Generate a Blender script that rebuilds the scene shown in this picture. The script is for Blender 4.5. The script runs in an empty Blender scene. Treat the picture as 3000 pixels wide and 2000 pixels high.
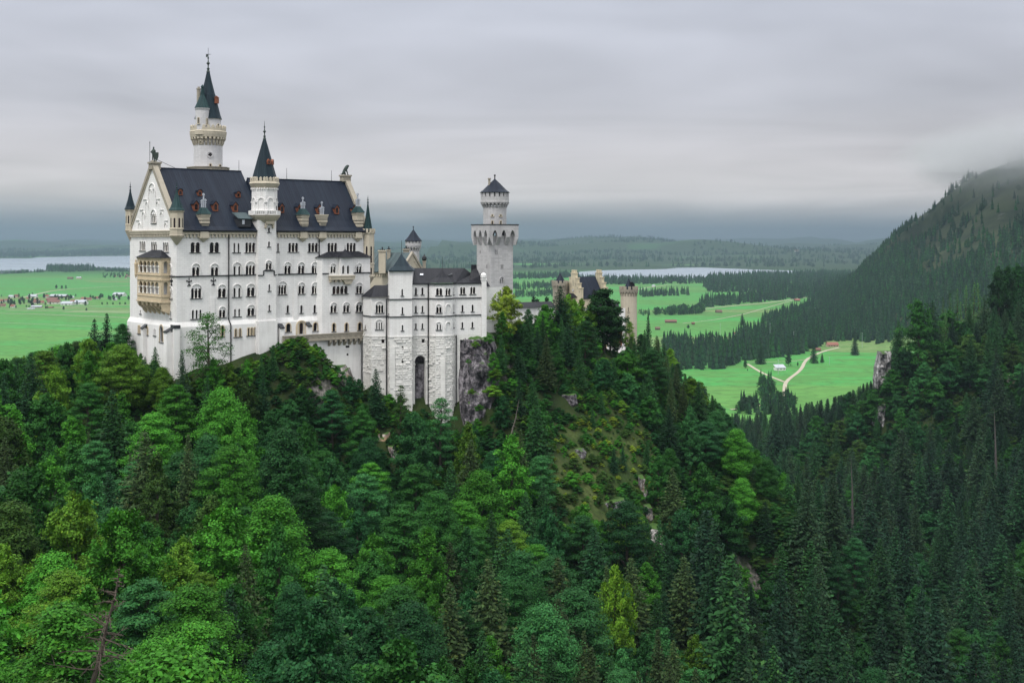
import bpy, bmesh, math, random
import numpy as np
from mathutils import Vector, Matrix, noise
from mathutils.geometry import tessellate_polygon
sc = bpy.context.scene; col = sc.collection
R = math.radians
random.seed(7); rng = np.random.default_rng(11)

# ------------------------------------------------------------------ camera, sky, sun
H = 170.0                                   # height of the viewpoint above the plain
cam = bpy.data.cameras.new("camera"); cam.lens = 42.0; cam.sensor_width = 36.0
cam.shift_y = -0.1; cam.clip_end = 80000.0; cam.clip_start = 0.5
camo = bpy.data.objects.new("camera", cam); col.objects.link(camo)
camo.location = (0, 0, H); camo.rotation_euler = (R(90), 0, 0); sc.camera = camo
sc.view_settings.view_transform = 'Standard'; sc.view_settings.look = 'None'
sc.view_settings.gamma = 1.0; sc.view_settings.exposure = 0.58
cy = sc.cycles
cy.max_bounces = 4; cy.diffuse_bounces = 2; cy.glossy_bounces = 2; cy.transmission_bounces = 2
cy.transparent_max_bounces = 4; cy.volume_bounces = 1; cy.caustics_reflective = False; cy.caustics_refractive = False

SUN_AZ, SUN_EL = R(207), R(60)              # sun behind the viewer, a little to the left
def nd(nt, typ, ins=None, **props):
    n = nt.nodes.new(typ)
    for k, v in props.items(): setattr(n, k, v)
    for k, v in (ins or {}).items():
        s = n.inputs[k]
        if isinstance(v, bpy.types.NodeSocket): nt.links.new(v, s)
        else: s.default_value = v
    return n
def math_(nt, op, a, b=0.0, c=0.0, clamp=False):
    n = nt.nodes.new('ShaderNodeMath'); n.operation = op; n.use_clamp = clamp
    for i, v in enumerate((a, b, c)):
        if isinstance(v, bpy.types.NodeSocket): nt.links.new(v, n.inputs[i])
        else: n.inputs[i].default_value = v
    return n.outputs[0]
def ramp(nt, fac, stops, interp='LINEAR'):
    n = nt.nodes.new('ShaderNodeValToRGB'); cr = n.color_ramp; cr.interpolation = interp
    while len(cr.elements) > 1: cr.elements.remove(cr.elements[-1])
    for i, (p, c) in enumerate(stops):
        e = cr.elements[0] if i == 0 else cr.elements.new(p)
        e.position = p; e.color = (c[0], c[1], c[2], 1) if not isinstance(c, (int, float)) else (c, c, c, 1)
    nt.links.new(fac, n.inputs[0]); return n.outputs[0]
def mix(nt, fac, a, b, blend='MIX'):
    n = nt.nodes.new('ShaderNodeMix'); n.data_type = 'RGBA'; n.blend_type = blend
    for s, v in ((n.inputs[0], fac), (n.inputs[6], a), (n.inputs[7], b)):
        if isinstance(v, bpy.types.NodeSocket): nt.links.new(v, s)
        elif isinstance(v, (int, float)): s.default_value = v
        else: s.default_value = (v[0], v[1], v[2], 1)
    return n.outputs[2]
def vmath(nt, op, a, b=(0, 0, 0)):
    n = nt.nodes.new('ShaderNodeVectorMath'); n.operation = op
    for i, v in enumerate((a, b)):
        if isinstance(v, bpy.types.NodeSocket): nt.links.new(v, n.inputs[i])
        else: n.inputs[i].default_value = v
    return n.outputs[1] if op in ('DOT_PRODUCT', 'LENGTH') else n.outputs[0]
def comb(nt, x, y, z):
    return nd(nt, 'ShaderNodeCombineXYZ', {0: x, 1: y, 2: z}).outputs[0]

w = bpy.data.worlds.new("World"); sc.world = w; w.use_nodes = True; nt = w.node_tree
for n in list(nt.nodes): nt.nodes.remove(n)
tc = nd(nt, 'ShaderNodeTexCoord').outputs['Generated']
sx = nd(nt, 'ShaderNodeSeparateXYZ', {0: tc})
X, Y, Z = sx.outputs
zc = math_(nt, 'ADD', math_(nt, 'MAXIMUM', Z, 0.0), 0.05)
pl = comb(nt, math_(nt, 'DIVIDE', X, zc), math_(nt, 'DIVIDE', Y, zc), 0.0)
no = nd(nt, 'ShaderNodeTexNoise', {'Vector': pl, 'Scale': 0.36, 'Detail': 4.0, 'Roughness': 0.5, 'Distortion': 0.9}).outputs[0]
no2 = nd(nt, 'ShaderNodeTexNoise', {'Vector': comb(nt, math_(nt, 'MULTIPLY', X, 2.2), math_(nt, 'MULTIPLY', Y, 1.0), math_(nt, 'MULTIPLY', Z, 9.0)), 'Scale': 1.9, 'Detail': 2.5, 'Roughness': 0.5, 'Distortion': 0.3}).outputs[0]
zs = math_(nt, 'ADD', Z, math_(nt, 'MULTIPLY', math_(nt, 'SUBTRACT', no2, 0.5), 0.022))
base = ramp(nt, zs, [(0.0, (.158, .188, .225)), (0.010, (.205, .23, .262)), (0.022, (.36, .358, .378)), (0.036, (.51, .482, .488)),
                     (0.062, (.495, .47, .485)), (0.11, (.40, .397, .43)), (0.2, (.42, .435, .49)), (0.35, (.74, .77, .82)), (1.0, (1, 1, 1))])
cl = math_(nt, 'ADD', math_(nt, 'MULTIPLY', math_(nt, 'SUBTRACT', no, 0.5), 0.55), 1.0)
cl2 = math_(nt, 'ADD', math_(nt, 'MULTIPLY', math_(nt, 'SUBTRACT', no2, 0.5), 0.62), 1.0)
zen = math_(nt, 'ADD', math_(nt, 'MULTIPLY', math_(nt, 'SMOOTH_MIN', math_(nt, 'MAXIMUM', math_(nt, 'SUBTRACT', Z, 0.25), 0.0), 1.0, 0.0), 0.95), 1.0)
k = math_(nt, 'MULTIPLY', math_(nt, 'MULTIPLY', math_(nt, 'MULTIPLY', cl, cl2), zen), 10.0)
cloud = vmath(nt, 'MULTIPLY', base, comb(nt, k, k, k))
below = math_(nt, 'LESS_THAN', Z, 0.0)
cloud = mix(nt, below, cloud, (1.0, 1.3, 1.2))
sky = nd(nt, 'ShaderNodeTexSky', sky_type='NISHITA', sun_disc=False, sun_elevation=SUN_EL, sun_rotation=SUN_AZ, altitude=900).outputs[0]
skym = mix(nt, 0.94, sky, cloud)
bg = nd(nt, 'ShaderNodeBackground', {'Color': skym, 'Strength': 0.1})
nt.links.new(bg.outputs[0], nd(nt, 'ShaderNodeOutputWorld').inputs[0])
sun = bpy.data.lights.new("sun", 'SUN'); sun.energy = 1.5; sun.angle = R(12); sun.color = (1.0, .965, .92)
suno = bpy.data.objects.new("sun", sun); col.objects.link(suno)
sd = Vector((math.sin(SUN_AZ) * math.cos(SUN_EL), math.cos(SUN_AZ) * math.cos(SUN_EL), math.sin(SUN_EL)))
suno.rotation_euler = (-sd).to_track_quat('-Z', 'Y').to_euler(); suno.location = (0, -100, 400)

# ------------------------------------------------------------------ helpers
F, HX, HY = 3500.0, 1500.0, 700.0           # photo pixels -> rays, used once to turn measurements into places
def P(px, py, D): return Vector(((px - HX) / F * D, D, H + (HY - py) / F * D))
def Q(px, D): return Vector(((px - HX) / F * D, D))
def zat(py, D): return H + (HY - py) / F * D

def tag(o, label=None, cat=None, group=None, kind=None):
    if label: o['label'] = label
    if cat: o['category'] = cat
    if group: o['group'] = group
    if kind: o['kind'] = kind
    return o
def thing(name, label, cat, loc, group=None):
    o = bpy.data.objects.new(name, None); col.objects.link(o); o.location = loc; o.empty_display_size = 1
    return tag(o, label, cat, group)
def root_of(o):
    while o.parent: o = o.parent
    return o
def place(me, name, mat, parent):
    o = bpy.data.objects.new(name, me); col.objects.link(o)
    for m in (mat if isinstance(mat, (list, tuple)) else [mat]): me.materials.append(m)
    o.parent = parent
    return o
class MB:
    def __init__(s): s.v = []; s.f = []
    def add(s, vs, fs):
        b = len(s.v); s.v += [tuple(v) for v in vs]; s.f += [tuple(b + i for i in f) for f in fs]
    def obox(s, o, a, b, c):
        o, a, b, c = Vector(o), Vector(a), Vector(b), Vector(c)
        vs = [o, o + a, o + a + b, o + b, o + c, o + a + c, o + a + b + c, o + b + c]
        s.add(vs, [(0, 3, 2, 1), (4, 5, 6, 7), (0, 1, 5, 4), (1, 2, 6, 5), (2, 3, 7, 6), (3, 0, 4, 7)])
    def cyl(s, p0, p1, r0, r1=None, n=8, cap=True):
        r1 = r0 if r1 is None else r1
        p0, p1 = Vector(p0), Vector(p1); d = (p1 - p0).normalized()
        u = d.cross(Vector((0, 0, 1)) if abs(d.z) < .9 else Vector((1, 0, 0))).normalized(); w_ = d.cross(u)
        A = [2 * math.pi * i / n for i in range(n)]
        vs = [p0 + (u * math.cos(t) + w_ * math.sin(t)) * r0 for t in A] + [p1 + (u * math.cos(t) + w_ * math.sin(t)) * r1 for t in A]
        fs = [(i, (i + 1) % n, n + (i + 1) % n, n + i) for i in range(n)]
        if cap: fs += [tuple(range(n - 1, -1, -1)), tuple(range(n, 2 * n))]
        s.add(vs, fs)
    def lathe(s, c, prof, n=24, ph=0.0, cap=True):
        vs, fs = [], []
        for r, z in prof:
            for i in range(n):
                t = ph + 2 * math.pi * i / n
                vs.append((c[0] + r * math.cos(t), c[1] + r * math.sin(t), z))
        for j in range(len(prof) - 1):
            for i in range(n):
                a, b = j * n + i, j * n + (i + 1) % n
                fs.append((a, b, b + n, a + n))
        if cap:
            fs.append(tuple(range(n - 1, -1, -1))); m = (len(prof) - 1) * n; fs.append(tuple(range(m, m + n)))
        s.add(vs, fs)
    def prism(s, pts, z0, z1):
        n = len(pts)
        s.add([(p[0], p[1], z0) for p in pts] + [(p[0], p[1], z1) for p in pts],
              [(i, (i + 1) % n, n + (i + 1) % n, n + i) for i in range(n)] + [tuple(range(n - 1, -1, -1)), tuple(range(n, 2 * n))])
    def cone_on(s, pts, z0, apex):
        n = len(pts); s.add([(p[0], p[1], z0) for p in pts] + [apex], [(i, (i + 1) % n, n) for i in range(n)] + [tuple(range(n - 1, -1, -1))])
    def extrude(s, pts, vec):                      # closed 3-D outline swept along vec
        n = len(pts); pts = [Vector(p) for p in pts]; vec = Vector(vec)
        s.add(pts + [p + vec for p in pts], [(i, (i + 1) % n, n + (i + 1) % n, n + i) for i in range(n)] + [tuple(range(n - 1, -1, -1)), tuple(range(n, 2 * n))])
    def blob(s, c, r, n=10, m=6):
        prof = [(max(.001, r[0] * math.sin(math.pi * j / m)), c[2] - r[2] * math.cos(math.pi * j / m)) for j in range(m + 1)]
        s.lathe(c, prof, n, cap=False)
    def build(s, name, mat, parent=None, smooth=False):
        me = bpy.data.meshes.new(name)
        V = np.array(s.v, dtype=float)
        if parent is None: off = np.array([(V[:, 0].min() + V[:, 0].max()) / 2, (V[:, 1].min() + V[:, 1].max()) / 2, V[:, 2].min()])
        else: off = np.array(root_of(parent).location)
        me.from_pydata((V - off).tolist(), [], s.f); me.update()
        if smooth: me.polygons.foreach_set('use_smooth', [True] * len(me.polygons))
        o = place(me, name, mat, parent)
        if parent is None: o.location = off
        return o

# ------------------------------------------------------------------ materials
def new_mat(name):
    m = bpy.data.materials.new(name); m.use_nodes = True; nt = m.node_tree
    for n in list(nt.nodes): nt.nodes.remove(n)
    return m, nt
def finish(nt, shader): nt.links.new(shader, nd(nt, 'ShaderNodeOutputMaterial').inputs[0])
def surf(nt, colr, rough=.8, bump=None, bstr=.3, bdist=.1, spec=.3, metal=0.0):
    p = nd(nt, 'ShaderNodeBsdfPrincipled', {'Roughness': rough, 'Metallic': metal, 'Specular IOR Level': spec})
    if isinstance(colr, bpy.types.NodeSocket): nt.links.new(colr, p.inputs['Base Color'])
    else: p.inputs['Base Color'].default_value = (*colr, 1)
    if bump is not None:
        b = nd(nt, 'ShaderNodeBump', {'Height': bump, 'Strength': bstr, 'Distance': bdist})
        nt.links.new(b.outputs[0], p.inputs['Normal'])
    return p.outputs[0]
def wallcoord(nt):
    """(along the wall, height) for a wall facing any way"""
    g = nd(nt, 'ShaderNodeNewGeometry')
    t = vmath(nt, 'NORMALIZE', vmath(nt, 'CROSS_PRODUCT', (0, 0, 1), g.outputs['True Normal']))
    a = vmath(nt, 'DOT_PRODUCT', g.outputs['Position'], t)
    z = nd(nt, 'ShaderNodeSeparateXYZ', {0: g.outputs['Position']}).outputs[2]
    return a, z, g
def m_stone(name, c, bw=1.1, bh=.45, mortar=.14, var=.12, streak=.25, dirt=(.30, .28, .25), rough=.85):
    m, nt = new_mat(name); a, z, g = wallcoord(nt)
    uv = comb(nt, a, z, 0)
    br = nd(nt, 'ShaderNodeTexBrick', {'Vector': uv, 'Color1': (1, 1, 1, 1), 'Color2': (1 - var, 1 - var, 1 - var, 1), 'Mortar': (1 - mortar * 2.2,) * 3 + (1,),
            'Scale': 1.0, 'Mortar Size': .025, 'Brick Width': bw, 'Row Height': bh, 'Bias': -.2})
    n1 = nd(nt, 'ShaderNodeTexNoise', {'Vector': g.outputs['Position'], 'Scale': .22, 'Detail': 5, 'Roughness': .62}).outputs[0]
    n2 = nd(nt, 'ShaderNodeTexNoise', {'Vector': comb(nt, math_(nt, 'MULTIPLY', a, 1.1), math_(nt, 'MULTIPLY', z, .06), 0), 'Scale': 1.0, 'Detail': 5, 'Roughness': .65}).outputs[0]
    cc = mix(nt, 1.0, c, br.outputs[0], 'MULTIPLY')
    d = ramp(nt, math_(nt, 'ADD', math_(nt, 'MULTIPLY', n1, .45), math_(nt, 'MULTIPLY', n2, .55)), [(.47, 0.0), (.72, 1.0)])
    cc = mix(nt, math_(nt, 'MULTIPLY', d, streak), cc, dirt)
    finish(nt, surf(nt, cc, rough, br.outputs[0], .25, .03)); return m
def m_roof(name, c, c2, pitch=.62, patina=.3):
    m, nt = new_mat(name); a, z, g = wallcoord(nt)
    fr = math_(nt, 'FRACT', math_(nt, 'DIVIDE', a, pitch))
    seam = ramp(nt, fr, [(0, 1.0), (.10, 1.0), (.16, 0.0), (.94, 0.0), (.97, .5)])
    pid = math_(nt, 'FLOOR', math_(nt, 'DIVIDE', a, pitch))
    wn = nd(nt, 'ShaderNodeTexWhiteNoise', {'W': pid}, noise_dimensions='1D').outputs[0]
    n1 = nd(nt, 'ShaderNodeTexNoise', {'Vector': comb(nt, math_(nt, 'MULTIPLY', a, .9), math_(nt, 'MULTIPLY', z, .16), 0), 'Scale': .6, 'Detail': 5, 'Roughness': .6}).outputs[0]
    f = ramp(nt, math_(nt, 'ADD', math_(nt, 'MULTIPLY', n1, .8), math_(nt, 'MULTIPLY', wn, .2)), [(.4, 0.0), (.75, 1.0)])
    cc = mix(nt, math_(nt, 'MULTIPLY', f, patina), c, c2)
    cc = mix(nt, math_(nt, 'MULTIPLY', seam, .45), cc, (c[0] * .3, c[1] * .3, c[2] * .3))
    finish(nt, surf(nt, cc, .5, seam, .5, .06, spec=.13)); return m
def m_plain(name, c, rough=.7, var=.25, scale=2.0, spec=.3, metal=0.0):
    m, nt = new_mat(name); g = nd(nt, 'ShaderNodeNewGeometry')
    n1 = nd(nt, 'ShaderNodeTexNoise', {'Vector': g.outputs['Position'], 'Scale': scale, 'Detail': 4}).outputs[0]
    cc = mix(nt, n1, tuple(x * (1 - var) for x in c), tuple(min(1, x * (1 + var)) for x in c))
    finish(nt, surf(nt, cc, rough, n1, .2, .05, spec, metal)); return m
def m_rock(name, light, dark, scale=.35, warm=None):
    m, nt = new_mat(name); g = nd(nt, 'ShaderNodeNewGeometry'); p = g.outputs['Position']
    s = nd(nt, 'ShaderNodeSeparateXYZ', {0: p})
    pv = comb(nt, s.outputs[0], s.outputs[1], math_(nt, 'MULTIPLY', s.outputs[2], .25))
    n1 = nd(nt, 'ShaderNodeTexNoise', {'Vector': pv, 'Scale': scale, 'Detail': 9, 'Roughness': .7, 'Distortion': .6}).outputs[0]
    n2 = nd(nt, 'ShaderNodeTexNoise', {'Vector': p, 'Scale': scale * 2.2, 'Detail': 8, 'Roughness': .7}).outputs[0]
    f = ramp(nt, math_(nt, 'ADD', math_(nt, 'MULTIPLY', n1, .6), math_(nt, 'MULTIPLY', n2, .4)), [(.42, 0.0), (.5, .3), (.58, 1.0)])
    cc = mix(nt, f, dark, light)
    if warm:
        n3 = nd(nt, 'ShaderNodeTexNoise', {'Vector': p, 'Scale': scale * .6, 'Detail': 4}).outputs[0]
        cc = mix(nt, ramp(nt, n3, [(.5, 0.0), (.68, .8)]), cc, warm)
    nz = nd(nt, 'ShaderNodeSeparateXYZ', {0: g.outputs['Normal']}).outputs[2]
    cc = mix(nt, ramp(nt, math_(nt, 'ADD', nz, math_(nt, 'MULTIPLY', n2, .3)), [(.86, 0.0), (.98, 1.0)]), cc, (.05, .11, .02))
    finish(nt, surf(nt, cc, .9, math_(nt, 'ADD', n1, n2), .8, .5)); return m
M = {}
M['white'] = m_stone('white_limestone', (.80, .785, .765), mortar=.09, var=.08, streak=.45, dirt=(.46, .43, .405))
M['plaster'] = m_stone('pale_plinth', (.79, .775, .755), bw=2.2, bh=.9, mortar=.03, var=.04, streak=.6, dirt=(.48, .46, .43))
M['rust'] = m_stone('rough_hewn_stone', (.74, .725, .69), bw=1.3, bh=.55, mortar=.07, var=.15, streak=.5, dirt=(.36, .35, .31))
M['beige'] = m_stone('beige_sandstone', (.57, .47, .325), bw=1.2, bh=.5, mortar=.05, var=.1, streak=.55, dirt=(.27, .22, .15))
M['cream'] = m_stone('cream_sandstone', (.52, .465, .365), bw=1.2, bh=.5, mortar=.05, var=.08, streak=.55, dirt=(.30, .25, .18))
M['yellow'] = m_stone('yellow_stone', (.60, .53, .38), bw=1.2, bh=.5, mortar=.05, var=.15, streak=.7, dirt=(.20, .17, .12))
M['grey'] = m_stone('grey_limestone', (.49, .48, .48), bw=1.2, bh=.5, mortar=.12, var=.22, streak=.55, dirt=(.26, .25, .245))
M['pale'] = m_stone('weathered_pale_stone', (.60, .59, .595), bw=1.1, bh=.45, mortar=.08, var=.12, streak=.45, dirt=(.34, .31, .30))
M['corn'] = m_stone('dark_weathered_stone', (.34, .305, .245), bw=1.2, bh=.5, mortar=.05, var=.1, streak=.7, dirt=(.12, .115, .10))
M['roof'] = m_roof('dark_sheet_roof', (.008, .012, .023), (.022, .033, .050), patina=.55)
M['kroof'] = m_roof('black_sheet_roof', (.012, .012, .016), (.035, .036, .042), patina=.5)
M['patina'] = m_roof('green_copper', (.012, .034, .036), (.04, .085, .085), pitch=.5, patina=.6)
M['spire'] = m_roof('blue_black_copper', (.010, .019, .027), (.028, .055, .065), pitch=.5, patina=.6)
M['tealroof'] = m_roof('teal_sheet_roof', (.04, .06, .065), (.12, .16, .165), pitch=.7, patina=.7)
M['col'] = m_plain('pale_column', (.78, .74, .68), .7, .08)
M['lead'] = m_plain('dark_lead', (.03, .032, .036), .5, .3)
M['iron'] = m_plain('black_iron', (.012, .012, .014), .55, .3)
M['bronze'] = m_plain('bronze_patina', (.035, .05, .043), .6, .5)
M['dorm'] = m_plain('red_brown_wood', (.19, .062, .03), .6, .25)
M['metal'] = m_plain('bright_flue_metal', (.62, .65, .70), .3, .15, metal=.7)
def m_pane():
    m, nt = new_mat('dark_glass'); g = nd(nt, 'ShaderNodeNewGeometry')
    n1 = nd(nt, 'ShaderNodeTexNoise', {'Vector': g.outputs['Position'], 'Scale': .55, 'Detail': 3}).outputs[0]
    cc = ramp(nt, n1, [(.4, (.006, .006, .009)), (.6, (.022, .012, .014)), (.72, (.05, .025, .022))])
    finish(nt, surf(nt, cc, .18, spec=.4)); return m
M['pane'] = m_pane()
M['gcliff'] = m_rock('grey_cliff_rock', (.40, .39, .385), (.05, .048, .045), .35)
M['rock'] = m_rock('cliff_rock', (.30, .275, .295), (.018, .016, .019), .7)
M['prock'] = m_rock('pale_cliff_rock', (.50, .47, .45), (.06, .055, .05), .5, (.42, .27, .15))
# ------------------------------------------------------------------ castle
class Fac:
    """a straight wall face from a to b (seen from outside left to right)"""
    def __init__(s, a, b):
        s.o = Vector(a[:2]); s.L = (Vector(b[:2]) - s.o).length; s.s = (Vector(b[:2]) - s.o) / s.L
        s.n = Vector((s.s.y, -s.s.x))
    def a(s, px, out=0.0):
        o = s.o + s.n * out; u = (px - HX) / F
        return (u * o.y - o.x) / (s.s.x - u * s.s.y)
    def z(s, px, py, out=0.0):
        return H + (HY - py) / F * (s.o.y + s.n.y * out + s.a(px, out) * s.s.y)
    def pt(s, a, z, out=0.0):
        p = s.o + s.s * a + s.n * out; return Vector((p.x, p.y, z))
    def box(s, mb, a0, a1, z0, z1, o0, o1):
        S = Vector((s.s.x, s.s.y, 0)); N = Vector((s.n.x, s.n.y, 0))
        mb.obox(s.pt(a0, z0, o0), S * (a1 - a0), N * (o1 - o0), Vector((0, 0, z1 - z0)))
    def poly(s, mb, pts, o0, o1):
        mb.extrude([s.pt(a, z, o0) for a, z in pts], Vector((s.n.x, s.n.y, 0)) * (o1 - o0))
    def mold(s, mb, pts, w, o0, o1):
        N = Vector((s.n.x, s.n.y, 0)) * (o1 - o0)
        for (a0, z0), (a1, z1) in zip(pts, pts[1:]):
            l = math.hypot(a1 - a0, z1 - z0)
            if l < 1e-5: continue
            pa, pz = -(z1 - z0) / l * w / 2, (a1 - a0) / l * w / 2
            mb.extrude([s.pt(a0 + pa, z0 + pz, o0), s.pt(a1 + pa, z1 + pz, o0), s.pt(a1 - pa, z1 - pz, o0), s.pt(a0 - pa, z0 - pz, o0)], N)
    def wall(s, mb, outline, holes, depth=.45, out=0.0):
        polys = [[Vector((a, z, 0)) for a, z in p] for p in [outline] + holes]
        flat = [p for q in polys for p in q]
        tris = tessellate_polygon(polys)
        mb.add([s.pt(p.x, p.y, out) for p in flat], tris)
        for h in holes:
            n = len(h)
            mb.add([s.pt(a, z, out) for a, z in h] + [s.pt(a, z, out - depth) for a, z in h],
                   [(i, (i + 1) % n, n + (i + 1) % n, n + i) for i in range(n)])
def arcs(ac, n, lw, z0, zt, gothic=False):
    r = lw / 2 * .97; zs = zt - (r * 1.5 if gothic else r)
    pts = [(ac - n * lw / 2, z0), (ac + n * lw / 2, z0)]
    for i in range(n - 1, -1, -1):
        c = ac + (i - (n - 1) / 2) * lw
        for k in range(7):
            t = math.pi * k / 6
            pts.append((c + r * math.cos(t), zs + (1.5 if gothic else 1) * r * math.sin(t) ** (.85 if gothic else 1)))
    return pts, zs
def windows(fac, specs, root, rim='white', out=0.0):
    holes = []
    for px, y0, y1, wp, kind in specs:
        a0, a1 = fac.a(px - wp / 2, out), fac.a(px + wp / 2, out); ac = (a0 + a1) / 2; W = a1 - a0
        zt, z0 = fac.z(px, y0, out), fac.z(px, y1, out)
        n = int(kind[0]); fl = kind[1:]
        mb = MB(); top = zt
        if 'a' in fl:
            r = W / 2
            arch = [(ac + r * math.cos(t), zt - r + r * math.sin(t)) for t in [math.pi * k / 12 for k in range(13)]]
            fac.mold(mb, [(ac + r, z0 + .3)] + arch + [(ac - r, z0 + .3)], .12, out, out + .22)
            top = z0 + (zt - z0) * .72; W *= .92
        if n == 0:                                   # blind arch, filled in
            mb.build('window', M['white'], root); continue
        hs = []
        if 'p' in fl:
            for sgn in (-1, 1): hs.append(arcs(ac + sgn * W * .28, 1, W * .3, z0, top))
        elif 's' in fl:
            for i in range(n): hs.append(arcs(ac + (i - (n - 1) / 2) * W / n, 1, W / n * .68, z0, top))
        else: hs.append(arcs(ac, n, W / n, z0, top, 'g' in fl))
        for h, zs in hs:
            holes.append(h)
            fac.mold(mb, [h[1]] + h[2:] + [h[0]], .2 if 'b' in fl else .13, out, out + (.10 if 'b' in fl else .06))
        wo = mb.build('window', M['beige'] if 'b' in fl else M[rim], root)
        pm = MB(); d = .42 + .002 * random.random()
        pm.add([fac.pt(ac - W / 2 - .1, z0 - .1, out - d), fac.pt(ac + W / 2 + .1, z0 - .1, out - d), fac.pt(ac + W / 2 + .1, top + .1, out - d), fac.pt(ac - W / 2 - .1, top + .1, out - d)], [(0, 1, 2, 3)])
        pm.build('pane', M['pane'], wo)
        zs = hs[0][1]
        if not ('p' in fl or 's' in fl):
            for i in range(1, n):
                c = ac + (i - n / 2) * W / n; cm = MB()
                rc = min(.12, W / n * .13)
                cm.cyl(fac.pt(c, z0 + .02, out - .12), fac.pt(c, zs, out - .12), rc, n=6)
                fac.box(cm, c - rc * 1.7, c + rc * 1.7, zs - .16, zs + .05, out - .3, out + .06)
                fac.box(cm, c - rc * 1.6, c + rc * 1.6, z0, z0 + .16, out - .3, out + .03)
                cm.build('column', M['col'], wo)
        if 'n' not in fl:
            sm = MB(); fac.box(sm, ac - W / 2 - .18, ac + W / 2 + .18, z0 - .14, z0 - .003, out - .3, out + .2)
            sm.build('sill', M['lead'], wo)
    return holes
def dentils(fac, mb, a0, a1, z0, z1, o0, o1, pitch, frac=.5):
    n = max(1, int((a1 - a0) / pitch)); p = (a1 - a0) / n
    for i in range(n): fac.box(mb, a0 + p * (i + .5 - frac / 2), a0 + p * (i + .5 + frac / 2), z0, z1, o0, o1)
def ringboxes(mb, c, r, z0, z1, n, frac, th, ph=0.0, round_top=False):
    for i in range(n):
        t = ph + 2 * math.pi * i / n; wd = 2 * math.pi * r / n * frac
        T = Vector((-math.sin(t), math.cos(t), 0)); N = Vector((math.cos(t), math.sin(t), 0))
        o = Vector((c[0], c[1], z0)) + N * (r - th) - T * wd / 2
        mb.obox(o, T * wd, N * th, Vector((0, 0, z1 - z0)))
        if round_top: mb.extrude([o + Vector((0, 0, z1 - z0)), o + T * wd + Vector((0, 0, z1 - z0)), o + T * wd * .5 + Vector((0, 0, z1 - z0 + wd * .4))], N * th)
def brackets(mb, c, r0, r1, z0, z1, n, frac, ph=0.0):
    """corbels growing outward from radius r0 (z0) to r1 (z1)"""
    for i in range(n):
        t = ph + 2 * math.pi * i / n; wd = 2 * math.pi * r1 / n * frac
        T = Vector((-math.sin(t), math.cos(t), 0)); N = Vector((math.cos(t), math.sin(t), 0)); C = Vector((c[0], c[1], 0))
        q = [(r0 - .2, z0), (r0 + .05, z0), (r0 + (r1 - r0) * .45, z0 + (z1 - z0) * .3), (r0 + (r1 - r0) * .6, z0 + (z1 - z0) * .55), (r1, z0 + (z1 - z0) * .7), (r1, z1), (r0 - .2, z1)]
        mb.extrude([C + N * r + Vector((0, 0, z)) - T * wd / 2 for r, z in q], T * wd)
def finial(mb, c, z0, z1, r=.35):
    h = z1 - z0
    mb.lathe(c, [(r, z0 - .15), (r * .5, z0 + h * .08), (r * .8, z0 + h * .14), (r * .3, z0 + h * .2), (r * .3, z0 + h * .32), (r * .95, z0 + h * .40), (r * .3, z0 + h * .48), (r * .18, z0 + h * .6), (r * .5, z0 + h * .66), (r * .16, z0 + h * .72), (.03, z1)], 8)
def flare(r, z0, z1, k=.12):
    return [(r, z0 - .12), (r, z0), (r * .86, z0 + (z1 - z0) * k), (r * .55, z0 + (z1 - z0) * .43), (r * .26, z0 + (z1 - z0) * .75), (.06, z1)]

P0 = Q(517, 265); dv = Vector((.7667, .642)); nin = Vector((-.642, .7667)); n3 = Vector((nin.x, nin.y, 0)); d3 = Vector((dv.x, dv.y, 0))
PW = P0 + nin * 26; PE = P0 + dv * 50.6
south = Fac(P0, PE); west = Fac(PW, P0)
ZB, ZE = 151.4, 171.8
pal = thing('palace', 'tall white main palace with dark gabled roofs, arcaded windows and a beige loggia', 'palace', (P0.x, P0.y, 130))

# south face, storeys above the plinth
aC0, aC1 = south.a(936), south.a(1076)
S_up = [(572, 709, 739.5, 29, '2'), (627.8, 709, 739.5, 29, '2'), (692.5, 711.5, 739.6, 22, '2p'), (733, 710, 739.6, 30, '3'),
        (814.5, 711.4, 738, 6, '1'), (859, 711, 738, 30, '3'), (917, 711, 738, 30, '3'), (973.5, 711, 738, 29, '3'), (1028.8, 711, 738, 28, '3'),
        (573.5, 772, 808, 25, '2an'), (628.5, 772, 808, 25, '2an'), (694, 768.5, 806, 27, '2pan'), (733.5, 766, 805.5, 31, '3an'),
        (842.4, 768, 802, 22, '2an'), (882.4, 768, 802, 22, '2an'), (922.3, 768, 802, 22, '2an'),
        (574.7, 832, 874, 34, '3a'), (650, 833.4, 871.5, 26.7, '2a'), (694, 832, 870, 27, '2pa'), (734.7, 831, 868, 26, '2a'),
        (827, 824, 863, 27, '3a'), (883, 827, 861, 20.6, '2a'), (922, 827, 861, 20.6, '2a'),
        (576, 906.6, 934, 33, '3s'), (651, 898, 929.6, 22, '2a'), (694.5, 904, 927, 22, '2p'), (735, 892.5, 924.8, 24, '2a'),
        (843, 893, 917, 8.5, '1'), (883, 893, 917, 8.5, '1'), (922, 892, 916, 8.5, '1')]
hol = windows(south, S_up, pal)
mb = MB(); south.wall(mb, [(0, ZB), (south.L, ZB), (south.L, ZE), (0, ZE)], hol)
mb.build('wall', M['white'], pal)
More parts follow.
